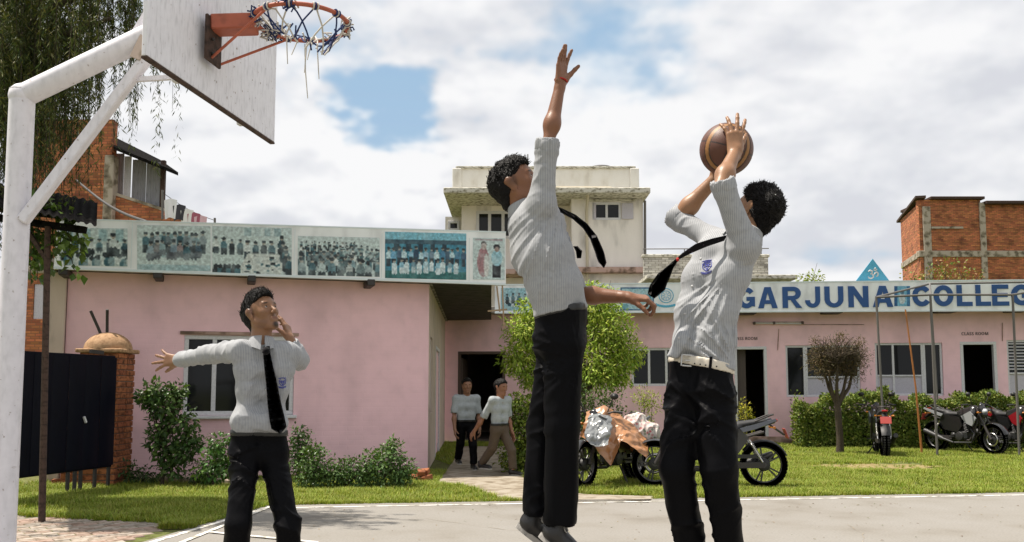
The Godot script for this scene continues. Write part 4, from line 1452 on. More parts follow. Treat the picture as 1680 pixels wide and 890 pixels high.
	for px in [[1522, 0.40, y1 - 0.35], [1614, 0.30, y2 + 0.1], [1700, 0.3, y2 - 0.1]]:
		part("column", MB.new().box(fr * Vector3(on(fr, px[0], 400).x, px[2] * 0.5, -0.08), Vector3(px[1], px[2], 0.30), fr.basis, 0.02), mats.concrete, b)
	part("roof", MB.new().box(fr * Vector3(xm * 0.5 + 0.35, y1 + 0.07, -1.6), Vector3(xm - 0.4, 0.14, 3.6), fr.basis, 0.02), mats.rust, b)
	part("roof", MB.new().box(fr * Vector3(xm + 3.6, y2 + 0.07, -2.4), Vector3(6.9, 0.16, 5.4), fr.basis, 0.02), mats.rust, b)
	var se := MB.new()
	se.bar(P(1511, 323, 44.8), P(1479, 364, 50.0), 0.5, 0.12)
	part("side_eave", se, mats.rust, b)
	var po: Vector3 = P(1480, 366, 50.0)
	part("balcony_post", MB.new().tube([po, Vector3(po.x, on(fr, 1500, 405).y * 0.98, po.z)], 0.05, 6), mats.grey_iron, b)
	part("balcony", MB.new().box(Vector3(po.x + 0.75, P(1480, 425, 50.0).y, po.z), Vector3(0.7, 1.2, 1.2)), mats.brick_far, b)
	part("balcony_slab", MB.new().box(Vector3(po.x + 0.70, P(1480, 438, 50.0).y, po.z), Vector3(0.9, 0.2, 1.4), Basis(), 0.02), mats.concrete, b)
	part("brace", MB.new().bar(fr * Vector3(on(fr, 1528, 374).x, on(fr, 1528, 374).y, 0.02), fr * Vector3(on(fr, 1580, 374).x, on(fr, 1580, 374).y, 0.02), 0.1, 0.1), mats.concrete, b)
	# the brick house on the left with its tin shack
	var l := thing("brick_house", "bare orange brick house with tin shack on top, behind the hanging tree", "house")
	z = 24.0
	var lx2 := upright(P(20, 600, z), P(178, 600, z))
	var ll: float = on(lx2, 177, 400).x
	var lt: float = on(lx2, 100, 196).y
	var lwn := hole(lx2, 54, 73, 466, 524)
	part("wall", wall_shape(MB.new(), ll, 0.0, lt, 0.3, [lwn], lx2), mats.brick_far, l)
	part("window", MB.new().box(lx2 * Vector3((lwn[0] + lwn[1]) * 0.5, (lwn[2] + lwn[3]) * 0.5, -0.06), Vector3(lwn[1] - lwn[0], lwn[3] - lwn[2], 0.06), lx2.basis, 0.01), mats.panel, l)
	part("column", MB.new().box(lx2 * Vector3(ll - 0.05, lt * 0.5 - 0.5, -0.12), Vector3(0.26, lt - 1.0, 0.32), lx2.basis, 0.02), mats.concrete, l)
	part("beam", MB.new().box(lx2 * Vector3(ll * 0.5, on(lx2, 100, 440).y, -0.12), Vector3(ll - 0.4, 0.3, 0.33), lx2.basis, 0.02), mats.concrete, l)
	part("side_wall", MB.new().box(lx2 * Vector3(ll - 0.16, 2.9, -3.0), Vector3(0.3, 5.8, 5.6), lx2.basis), mats.brick_far, l)
	var sp := upright(P(180, 600, z + 0.3), P(300, 600, z + 0.3))
	var poly := PackedVector2Array()
	for q2 in [[180, 318], [236, 333], [300, 357], [300, 380], [180, 380]]: poly.append(on(sp, q2[0], q2[1]))
	part("parapet", MB.new().prism(poly, 0.25, sp), mats.brick_far, l)
	var cop := MB.new()
	cop.bar(sp * Vector3(poly[0].x, poly[0].y + 0.03, 0), sp * Vector3(poly[2].x, poly[2].y + 0.03, 0), 0.3, 0.08)
	part("coping", cop, mats.concrete, l)
	var low := on(sp, 240, 380)
	part("lower_wall", MB.new().box(sp * Vector3(1.0, low.y * 0.5, -0.02), Vector3(2.0, low.y, 0.24), sp.basis), mats.brick_far, l)
	# tin sheets of the shack, each with its ribs
	var sh := upright(P(182, 600, z + 0.6), P(266, 600, z + 0.6))
	var ends := [182, 203, 216, 240, 266]
	for i in 4:
		var t0 := on(sh, ends[i], 300); var t1 := on(sh, ends[i + 1] - 1, 300)
		var yt: float = on(sh, ends[i], 252 + i * 5).y
		var yo: float = on(sh, ends[i], 335).y - 0.3
		var rows := []
		for j in 2:
			var row := []
			for k in 25:
				row.append(sh * Vector3(lerpf(t0.x, t1.x, k / 24.0), [yo, yt][j], sin(k * TAU / 4.0) * 0.014 + (0.03 if i % 2 else 0.0)))
			rows.append(row)
		part("tin_sheet", MB.new().grid(rows, sh.basis.z), mats.tin if i != 1 else mats.frame, l)
	part("shack_post", MB.new().box(sh * Vector3(on(sh, 267, 300).x, on(sh, 267, 310).y, 0), Vector3(0.12, 1.6, 0.12), sh.basis, 0.01), mats.rust, l)
	var rp := [P(186, 240, z - 0.3), P(292, 283, z - 0.2), P(262, 262, z + 3.0), P(190, 226, z + 3.0)]
	var rm := MB.new()
	rm.quad(rp[0], rp[1], rp[2], rp[3], Vector3.UP)
	rm.quad(rp[0] - Vector3(0, 0.09, 0), rp[1] - Vector3(0, 0.09, 0), rp[2] - Vector3(0, 0.09, 0), rp[3] - Vector3(0, 0.09, 0), Vector3.DOWN)
	for k in 4: rm.quad(rp[k], rp[(k + 1) % 4], rp[(k + 1) % 4] - Vector3(0, 0.09, 0), rp[k] - Vector3(0, 0.09, 0), (rp[k] + rp[(k + 1) % 4]) * 0.5 - (rp[0] + rp[1] + rp[2] + rp[3]) * 0.25)
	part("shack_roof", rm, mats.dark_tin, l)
	# washing
	var cl := thing("clothes_line", "sagging wire of washing on the left rooftop beside the brick house", "clothes line")
	var wire := []
	for i in 9: wire.append(P(lerpf(266, 352, i / 8.0), lerpf(316, 362, i / 8.0) + sin(PI * i / 8.0) * 5.0, 23.0))
	part("wire", MB.new().tube(wire, 0.008, 5), mats.iron, cl)
	part("pole", MB.new().tube([P(352, 358, 23.0), P(352, 400, 23.0)], 0.03, 6), mats.grey_iron, cl)
	part("pole", MB.new().tube([P(266, 312, 23.0), P(266, 360, 23.0)], 0.03, 6), mats.grey_iron, cl)
	var garments := [[280, 0.5, Color(0.74, 0.74, 0.76), "white shirt hanging on the rooftop wire nearest the brick house"], [294, 0.4, Color(0.04, 0.04, 0.05), "black garment hanging on the rooftop wire"], [307, 0.5, Color(0.72, 0.72, 0.70), "pale towel hanging midway along the rooftop wire"],
		[318, 0.45, Color(0.34, 0.10, 0.14), "dark red garment hanging on the rooftop wire"], [329, 0.5, Color(0.62, 0.42, 0.46), "pink cloth hanging at the low end of the rooftop wire"]]
	for g2 in garments:
		var t: float = (g2[0] - 266) / 86.0
		var tp2: Vector3 = P(g2[0], lerpf(316, 362, t) + sin(PI * t) * 5.0, 23.0)
		var rows := []
		for i in 7:
			var row := []
			for j in 9:
				row.append(tp2 + Vector3((j / 8.0 - 0.5) * (0.34 - 0.01 * i), -g2[1] * i / 6.0 + absf(j - 4) * -0.012, sin(j * 1.4 + g2[0]) * 0.03 * i / 6.0 + 0.01))
			rows.append(row)
		var gm := part("hanging_cloth", MB.new().grid(rows, Vector3(0, 0, 1)), mat("washing", g2[2], 0.9, {"back": Color(0.1, 0.1, 0.1)}))
		tag(gm, g2[3], "washing", "washing on the rooftop wire")

# ---------------------------------------------------------------- plants
func leaf_shape(l: float, w: float, bend := 0.25, fold := 0.18) -> ArrayMesh:
	var mb := MB.new()
	var a := Vector3.ZERO
	var m1 := Vector3(-w * 0.5, l * 0.45, fold * w - bend * l * 0.12)
	var m2 := Vector3(w * 0.5, l * 0.45, fold * w - bend * l * 0.12)
	var c := Vector3(0, l * 0.5, -bend * l * 0.10)
	var t := Vector3(0, l, -bend * l * 0.5)
	for q in [[a, m1, c], [a, c, m2], [m1, t, c], [c, t, m2]]:
		mb.tri(q[0], q[1], q[2], Vector3(0, 0, 1))
	return mb.mesh()

func leaf_mat(called: String, rough := 0.55) -> StandardMaterial3D:
	if not mats.has(called):
		mats[called] = mat(called, Color(1, 1, 1), rough, {"tinted": true, "back": Color(0.62, 0.62, 0.25), "spec": 0.35})
	return mats[called]

func tones(list: Array, spread := 0.22, count := 48) -> Array:
	var out := []
	for i in count:
		var c: Color = list[i % list.size()]
		var k := 1.0 + rf(-spread, spread)
		out.append(Color(c.r * k * rf(0.9, 1.1), c.g * k, c.b * k * rf(0.8, 1.2)))
	return out

func leaf_cloud(where: Array, c: Vector3, r: Vector3, count: int, size := 1.0, droop := 0.3, shell := 0.55) -> void:
	var wob := noise(rng.randi() % 9999, 1.6, 3)
	for i in count:
		var d := unit_random()
		var k: float = pow(rng.randf(), 0.33 if rng.randf() < shell else 0.8)
		k *= 1.0 + wob.get_noise_3dv(d * 1.4 + c) * 0.55
		var p := c + d * r * k
		var up := (d * 0.8 + unit_random() * 0.8 + Vector3(0, -droop, 0)).normalized()
		var z := (Vector3.UP * 0.7 + d * 0.5 + unit_random() * 0.7).normalized()
		var x := up.cross(z)
		if x.length() < 0.05: continue
		x = x.normalized()
		var s := size * rf(0.65, 1.25)
		where.append(Transform3D(Basis(x * s, up * s, x.cross(up) * s), p))

func limbs(base: Vector3, fork: Vector3, ends: Array, r: float, m: Material, parent: Node3D) -> void:
	var mb := MB.new()
	var mid := base.lerp(fork, 0.5) + Vector3(rf(-0.04, 0.04), 0, rf(-0.04, 0.04))
	mb.tube([base - Vector3(0, 0.05, 0), base + (mid - base) * 0.15, mid, fork], [r * 1.5, r * 1.1, r * 0.9, r * 0.75], 9)
	part("trunk", mb, m, parent)
	for e in ends:
		var k: Vector3 = fork.lerp(e, 0.5) + Vector3(rf(-0.05, 0.05), 0.06, rf(-0.05, 0.05))
		var bm := MB.new().tube([fork - (fork - base).normalized() * r, k, e], [r * 0.6, r * 0.4, r * 0.12], 6)
		for j in 3:
			var s: Vector3 = k.lerp(e, 0.2 + 0.25 * j)
			bm.tube([s, s + unit_random() * 0.12 + (e - k) * 0.2, s + (e - k) * 0.35 + unit_random() * (e - k).length() * 0.6], [r * 0.22, r * 0.15, r * 0.06], 5)
		part("branch", bm, m, parent)

func shrub(called: String, label: String, category: String, base_px: Array, z: float, clumps: Array, leaf: Mesh, m: Material, cols: Array, per: float, size := 1.0, group := "", trunk_r := 0.02, fork_at := 0.25) -> Node3D:
	# clumps: [px, py, radius in px, depth offset]
	var base := P(base_px[0], 600, z); base.y = 0.0
	var t := thing(called, label, category, base, 0.0, group)
	var s := FOCAL / z
	var where := []
	var ends := []
	var top := 0.0
	for c in clumps:
		var q := P(c[0], c[1], z + (c[3] if c.size() > 3 else 0.0)) - base
		var r: float = c[2] / s
		leaf_cloud(where, q, Vector3(r, r * 0.95, r * 1.05) * 1.08, int(per * r * r), size)
		ends.append(q)
		top = maxf(top, q.y)
	limbs(Vector3.ZERO, Vector3(0, top * fork_at, 0), ends, trunk_r, mats.bark, t)
	many("foliage", leaf, m, where, tones(cols), t)
	return t

func make_plants() -> void:
	mats.bark = mat("bark", Color(0.10, 0.075, 0.05), 0.95, {"tex": ntex(61, 0.03, [0.0, 0.5, 0.5, 0.9, 1.0, 1.0]), "scale": Vector3(6, 1.5, 6), "bump": mats.grain, "relief": 0.8})
	var glossy := leaf_mat("glossy_leaf", 0.38)
	var soft := leaf_mat("soft_leaf", 0.6)
	var broad := leaf_shape(0.085, 0.045)
	var small := leaf_shape(0.055, 0.030)
	var slim := leaf_shape(0.075, 0.022, 0.4)
	var bed := [Color(0.055, 0.105, 0.028), Color(0.08, 0.14, 0.035), Color(0.10, 0.17, 0.05), Color(0.04, 0.075, 0.022)]
	# the flower bed along the near wall
	shrub("bed_shrub", "tall dark leafy shrub in the flower bed left of the white window", "shrub", [272, 782], 12.3, [[256, 642, 19], [284, 648, 17], [272, 668, 22], [246, 662, 13], [300, 692, 20], [266, 700, 19], [314, 720, 17], [290, 728, 15], [243, 655, 14], [272, 742, 20], [302, 745, 17], [255, 722, 16], [318, 732, 12], [282, 765, 18], [236, 648, 10], [296, 640, 12]], broad, glossy, bed, 8000, 1.0, "", 0.022, 0.4)
	shrub("bed_shrub", "green shrub behind the young man's right leg, right of the tall shrub", "shrub", [352, 790], 12.1, [[357, 730, 20], [348, 765, 24], [372, 760, 22], [338, 778, 14]], broad, glossy, [bed[1], bed[2], Color(0.09, 0.2, 0.05)], 8000, 0.9)
	shrub("bed_shrub", "dark upright shrub just right of the young man's hip", "shrub", [492, 790], 12.6, [[490, 715, 17], [494, 735, 19], [488, 758, 22]], small, glossy, [bed[0], bed[3], bed[1]], 11500)
	shrub("bed_shrub", "rounded green shrub next to the dark upright shrub by the wall", "shrub", [520, 795], 12.0, [[514, 740, 16], [520, 762, 26], [505, 780, 22], [535, 785, 20]], small, glossy, [bed[1], bed[2]], 11500)
	shrub("bed_shrub", "low green shrub midway along the bare pink wall", "shrub", [572, 795], 12.1, [[553, 775, 19], [575, 768, 20], [590, 785, 18], [560, 788, 16]], small, glossy, [bed[1], bed[2], bed[0]], 11500)
	shrub("bed_shrub", "wide green shrub nearest the pink wall's corner", "shrub", [632, 795], 12.2, [[610, 760, 22], [640, 745, 22], [636, 768, 32], [665, 772, 20], [605, 783, 20], [655, 788, 18], [645, 728, 9]], small, glossy, [bed[1], bed[2], Color(0.11, 0.19, 0.06)], 11500)
	for k in [[212, 775, "low dark plant beside the brick pillar's foot", 18], [238, 780, "low dark plant left of the tall bed shrub's stems", 15], [322, 778, "low dark plant right of the tall bed shrub's stems", 17]]:
		shrub("bed_plant", k[2], "plant", [k[0], 790], 12.4, [[k[0], k[1], k[3]], [k[0] + 12, k[1] + 6, k[3] * 0.8]], small, glossy, [bed[0], bed[3]], 7000, 1.0, "", 0.01)
	# the bright tree in front of the far building
	var lime := [Color(0.28, 0.40, 0.045), Color(0.34, 0.44, 0.06), Color(0.20, 0.31, 0.035), Color(0.42, 0.48, 0.09)]
	shrub("bright_tree", "bright yellow green young tree behind the jumping blocker", "tree", [958, 760], 16.0, [[862, 545, 32], [850, 590, 28], [880, 510, 26], [895, 560, 40, 0.4], [940, 540, 45, 0.5], [985, 500, 32], [1003, 545, 38], [1032, 580, 24], [985, 600, 40], [950, 625, 26, 0.3], [1010, 612, 26], [905, 620, 36, 0.5], [970, 478, 14], [870, 618, 20]], slim, soft, lime, 12500, 1.3, "", 0.045, 0.42)
	shrub("clipped_bush", "dense bush with yellow green top beside the walking students", "bush", [862, 790], 14.4, [[850, 665, 22], [872, 668, 26], [845, 695, 28], [872, 715, 34], [848, 745, 32], [880, 760, 34], [858, 775, 28], [900, 700, 30], [905, 750, 32]], small, soft, [Color(0.16, 0.22, 0.03), Color(0.10, 0.16, 0.025), Color(0.20, 0.26, 0.03)], 9500, 1.15)
	shrub("yellow_shrub", "small yellow green shrub under the far window, right of the bright tree", "shrub", [1062, 740], 19.5, [[1055, 652, 18], [1070, 662, 16], [1058, 690, 18]], slim, soft, [Color(0.30, 0.34, 0.03), Color(0.22, 0.28, 0.03)], 4200, 1.0)
	shrub("yellow_shrub", "small bright yellow shrub behind the black motorcycle's seat", "shrub", [1221, 735], 18.0, [[1217, 670, 14], [1226, 680, 13], [1220, 700, 15]], slim, soft, [Color(0.42, 0.38, 0.03), Color(0.28, 0.30, 0.03)], 4600, 0.9)
	shrub("dark_shrub", "dark shrub in the shade behind the covered motorcycle", "shrub", [975, 770], 15.2, [[960, 690, 30], [990, 690, 28], [1015, 690, 22], [965, 735, 28], [925, 680, 28], [940, 648, 26], [925, 730, 30], [1000, 655, 24], [970, 660, 24]], small, soft, [Color(0.05, 0.09, 0.02), Color(0.08, 0.13, 0.02)], 4600)
	# trees showing over the far roof
	shrub("roof_height_tree", "round yellow green treetop over the signboard left of the triangle", "tree", [1330, 460], 27.5, [[1322, 462, 16], [1338, 460, 16], [1330, 475, 22]], broad, soft, [Color(0.28, 0.32, 0.05), Color(0.2, 0.27, 0.04)], 1500, 1.2, "", 0.06, 0.6)
	shrub("roof_height_tree", "wide thin treetop with reddish leaves in front of the right brick house", "tree", [1550, 460], 28.0, [[1500, 456, 18], [1525, 450, 16], [1552, 440, 20], [1580, 448, 18], [1605, 455, 14], [1540, 462, 24], [1570, 465, 24]], broad, soft, [Color(0.26, 0.26, 0.06), Color(0.30, 0.17, 0.07), Color(0.16, 0.22, 0.05)], 700, 1.2, "", 0.06, 0.6)
	make_hedge()
	make_dry_tree()
	make_hanging_tree()
	make_grass()
	make_litter()

func make_litter() -> void:
	# dry leaves and grit blown onto the slab and the path
	var where := []
	for i in 220:
		var p := G(rf(250, 1700), 828 + pow(rng.randf(), 2.2) * 62)
		p.y = 0.010
		where.append(Transform3D(Basis.from_euler(Vector3(-PI / 2 + rf(-0.25, 0.25), 0, 0)).rotated(Vector3.UP, rf(0, TAU)) * rf(0.25, 0.9), p))
	var o := many("leaf_litter", leaf_shape(0.045, 0.02), leaf_mat("soft_leaf"), where, tones([Color(0.20, 0.13, 0.06), Color(0.14, 0.09, 0.05), Color(0.26, 0.2, 0.1), Color(0.12, 0.14, 0.04)]))
	tag(o, "few dry leaves and grit scattered on the court's far edge", "leaf litter")

func make_hedge() -> void:
	var soft := leaf_mat("soft_leaf", 0.6)
	var a := P(1312, 600, 20.3); a.y = 0
	var b := P(1700, 600, 19.6); b.y = 0
	var xf := upright(a, b)
	var t := thing("clipped_hedge", "long clipped green hedge in front of the far pink wall, behind the parked motorcycles", "hedge", a)
	var L := a.distance_to(b)
	var nn := noise(71, 0.9, 3)
	var where := []
	for i in 19000:
		var x := rf(0, L)
		var h: float = 1.02 + nn.get_noise_2d(x * 1.4, 3.0) * 0.34 + nn.get_noise_2d(x * 5.0, 9.0) * 0.12
		var face := rng.randf()
		var p := Vector3(x, rf(0.03, h), nn.get_noise_2d(x * 2.0, 0) * 0.12 + rf(-0.06, 0.04))
		if face > 0.6: p = Vector3(x, h + rf(-0.06, 0.07), rf(-0.75, 0.05))
		if face > 0.96: p = Vector3(rf(-0.1, 0.06), rf(0, h), rf(-0.75, 0.05))
		var out := Vector3(0, 0.3, 1) if face <= 0.6 else Vector3(0, 1, 0.2)
		var up := (out * 0.5 + unit_random()).normalized()
		var xx := up.cross((out + unit_random()).normalized()).normalized()
		where.append(Transform3D(xf.basis * Basis(xx, up, xx.cross(up)) * rf(0.7, 1.3), xf * p - a))
	many("foliage", leaf_shape(0.08, 0.042), soft, where, tones([Color(0.13, 0.18, 0.03), Color(0.18, 0.23, 0.04), Color(0.08, 0.13, 0.02), Color(0.22, 0.25, 0.06)]), t)
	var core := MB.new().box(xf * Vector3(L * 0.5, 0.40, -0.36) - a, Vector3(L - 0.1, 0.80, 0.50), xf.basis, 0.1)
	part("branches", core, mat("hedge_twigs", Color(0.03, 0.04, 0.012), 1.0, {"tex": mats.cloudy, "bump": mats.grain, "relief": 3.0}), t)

func make_dry_tree() -> void:
	var z := 18.6
	var base := P(1374, 600, z); base.y = 0
	var t := thing("dry_tree", "small brown withered tree with clipped round crown in front of the hedge", "tree", base)
	var s := FOCAL / z
	var mb := MB.new()
	var fork := P(1374, 662, z) - base
	mb.tube([Vector3(0, -0.05, 0), Vector3(0.01, 0.3, 0), fork], [0.085, 0.07, 0.065], 9)
	part("trunk", mb, mats.bark, t)
	var tips := []
	for k in [[1350, 600], [1402, 598], [1375, 590], [1360, 610], [1390, 610]]:
		var e := P(k[0], k[1], z + rf(-0.3, 0.3)) - base
		part("branch", MB.new().tube([fork - Vector3(0, 0.05, 0), fork.lerp(e, 0.4) + Vector3((e.x - fork.x) * 0.25, 0, 0), e], [0.045, 0.034, 0.02], 7), mats.bark, t)
		tips.append(e)
	var twigs := MB.new()
	for i in 420:
		var a: Vector3 = tips[i % tips.size()] + unit_random() * 0.1
		var d := unit_random()
		d.y = absf(d.y) * 0.8 + 0.15
		var e := (P(1375, 592, z) - base) + d.normalized() * Vector3(0.66, 0.52, 0.6) * rf(0.55, 1.08)
		twigs.tube([a, a.lerp(e, 0.5) + unit_random() * 0.06, e], [0.010, 0.007, 0.003], 4, false)
	part("twigs", twigs, mats.bark, t)
	var where := []
	for k in [[1345, 590, 26], [1375, 578, 30], [1405, 588, 26], [1360, 605, 26], [1395, 605, 26], [1338, 560, 10], [1412, 562, 10], [1380, 555, 12]]:
		leaf_cloud(where, P(k[0], k[1], z) - base, Vector3.ONE * k[2] / s, 1150 if k[2] > 20 else 160, 1.0, 0.0, 0.4)
	many("foliage", leaf_shape(0.06, 0.014), leaf_mat("soft_leaf"), where, tones([Color(0.13, 0.085, 0.04), Color(0.10, 0.075, 0.035), Color(0.16, 0.12, 0.06), Color(0.09, 0.085, 0.03)]), t)

func make_hanging_tree() -> void:
	# a feathery tree outside the left edge whose strands hang behind the hoop
	var base := P(-90, 600, 10.5); base.y = 0
	var t := thing("hanging_tree", "tall dark feathery tree with drooping strands behind the basketball post", "tree", base)
	var mb := MB.new()
	mb.tube([Vector3(0, -0.1, 0), Vector3(0.1, 1.5, 0), Vector3(0.05, 4, 0), Vector3(0.2, 7.5, 0)], [0.26, 0.2, 0.16, 0.08], 12)
	part("trunk", mb, mats.bark, t)
	var where := []
	var stems := MB.new()
	var limb_ends := []
	for k in [[40, -140], [150, -120], [215, -40], [90, -30], [180, 30], [20, 20], [60, 90], [130, 60], [-30, 60], [230, -170], [110, 130], [30, 170]]:
		limb_ends.append(P(k[0], k[1], rf(8.8, 11.2)) - base)
	for e in limb_ends:
		var s := Vector3(0.1, minf(e.y - 0.9, 6.6), 0)
		part("branch", MB.new().tube([s, s.lerp(e, 0.5) + Vector3(0, 0.35, 0), e], [0.07, 0.045, 0.018], 6), mats.bark, t)
	for i in 1200:
		var l: Vector3 = limb_ends[i % limb_ends.size()]
		var a: Vector3 = l * rf(0.62, 1.0) + Vector3(0.1, l.y * 0.0, 0)
		a = Vector3(lerpf(0.1, l.x, rf(0.35, 1.02)), l.y + rf(-0.25, 0.35), lerpf(0, l.z, rf(0.3, 1.1))) + unit_random() * 0.32
		var len := rf(0.6, 1.55)
		var side := Vector3(rf(-0.2, 0.45), 0, rf(-0.3, 0.3))
		var pts := []
		for j in 7:
			var u := j / 6.0
			pts.append(a + side * (u * 1.2 - u * u * 0.5) * len * 0.55 + Vector3(0, 0.10 * sin(u * PI) * len - u * u * len, 0))
		if rng.randf() < 0.6: stems.tube(pts, [0.007, 0.006, 0.005, 0.004, 0.003, 0.003, 0.002], 3, false)
		for j in 84:
			var u := rf(0.05, 1.0)
			var f := u * 5.999
			var p: Vector3 = pts[int(f)].lerp(pts[int(f) + 1], f - int(f)) + unit_random() * 0.05 * rng.randf()
			var down: Vector3 = (pts[int(f) + 1] - pts[int(f)]).normalized()
			var up := (down * 0.9 + unit_random() * 0.85 + Vector3(0, -0.25, 0)).normalized()
			var x := up.cross(unit_random()).normalized()
			var s := rf(0.6, 1.3)
			where.append(Transform3D(Basis(x * s, up * s, x.cross(up) * s), p))
	part("twigs", stems, mats.bark, t)
	many("foliage", leaf_shape(0.075, 0.011, 0.3), leaf_mat("soft_leaf"), where, tones([Color(0.05, 0.075, 0.02), Color(0.075, 0.10, 0.025), Color(0.12, 0.135, 0.035), Color(0.035, 0.05, 0.016), Color(0.15, 0.145, 0.045)]), t)

func make_grass() -> void:
	var mb := MB.new()
	for i in 6:
		var a := TAU * i / 6.0 + rf(-0.4, 0.4)
		var d := Vector3(cos(a), 0, sin(a))
		var s := Vector3(-d.z, 0, d.x) * 0.0055
		var b := d * rf(0.0, 0.03)
		var h := rf(0.030, 0.062)
		var m := b + d * 0.012 + Vector3(0, h * 0.6, 0)
		var tp := b + d * rf(0.02, 0.05) + Vector3(0, h, 0)
		mb.tri(b - s, b + s, m, Vector3(0, 0.4, 1)); mb.tri(b + s, m + s * 0.5, m, Vector3(0, 0.4, 1)); mb.tri(m, m + s * 0.5, tp, Vector3(0, 0.4, 1))
	var tuft := mb.mesh()
	var cp := PackedVector2Array()
	for p in court_poly: cp.append(Vector2(p.x, p.z))
	var pp := PackedVector2Array()
	for p in path_poly: pp.append(Vector2(p.x, p.z))
	var pv := PackedVector2Array()
	for p in [G(20, 847), G(285, 860), G(262, 868), G(180, 905), G(-60, 905)]: pv.append(Vector2(p.x, p.z))
	var inv_n := near_xf.affine_inverse()
	var inv_f := far_xf.affine_inverse()
	var patch := G(1440, 766)
	var thin := noise(81, 0.5, 4)
	var where := []
	var tries := 0
	while where.size() < 80000 and tries < 340000:
		tries += 1
		var z := 8.6 + pow(rng.randf(), 1.5) * 14.0
		var x := rf(-0.62, 0.62) * z
		var q := Vector3(x, 0, -z)
		var p2 := Vector2(x, -z)
		if Geometry2D.is_point_in_polygon(p2, cp) or Geometry2D.is_point_in_polygon(p2, pp) or Geometry2D.is_point_in_polygon(p2, pv): continue
		var ln := inv_n * q
		if ln.z < 0.05 and ln.x < 6.0: continue
		if (inv_f * q).z < 0.05: continue
		if ln.x < 4.95 and ln.z < 0.75 and rng.randf() < 0.7: continue
		var e: float = Vector2((q.x - patch.x) / 1.15, (q.z - patch.z) / 0.65).length()
		if e < 1.0 + thin.get_noise_2d(x * 3, z * 3) * 0.6 and rng.randf() < 0.93: continue
		if thin.get_noise_2d(x, z) < -0.28 and rng.randf() < 0.7: continue
		var s := rf(0.7, 1.35) * (1.0 + thin.get_noise_2d(x * 2.0, z * 2.0) * 0.5)
		where.append(Transform3D(Basis(Vector3.UP, rf(0, TAU)).scaled(Vector3(s * 1.2, s, s * 1.2)), q))
	var o := many("grass", tuft, leaf_mat("grass_blade", 0.6), where, tones([Color(0.20, 0.27, 0.03), Color(0.24, 0.30, 0.04), Color(0.29, 0.32, 0.055), Color(0.17, 0.24, 0.03), Color(0.34, 0.33, 0.09)], 0.25, 64))
	tag(o, "short sunlit grass of the lawn between the court and the buildings", "grass")

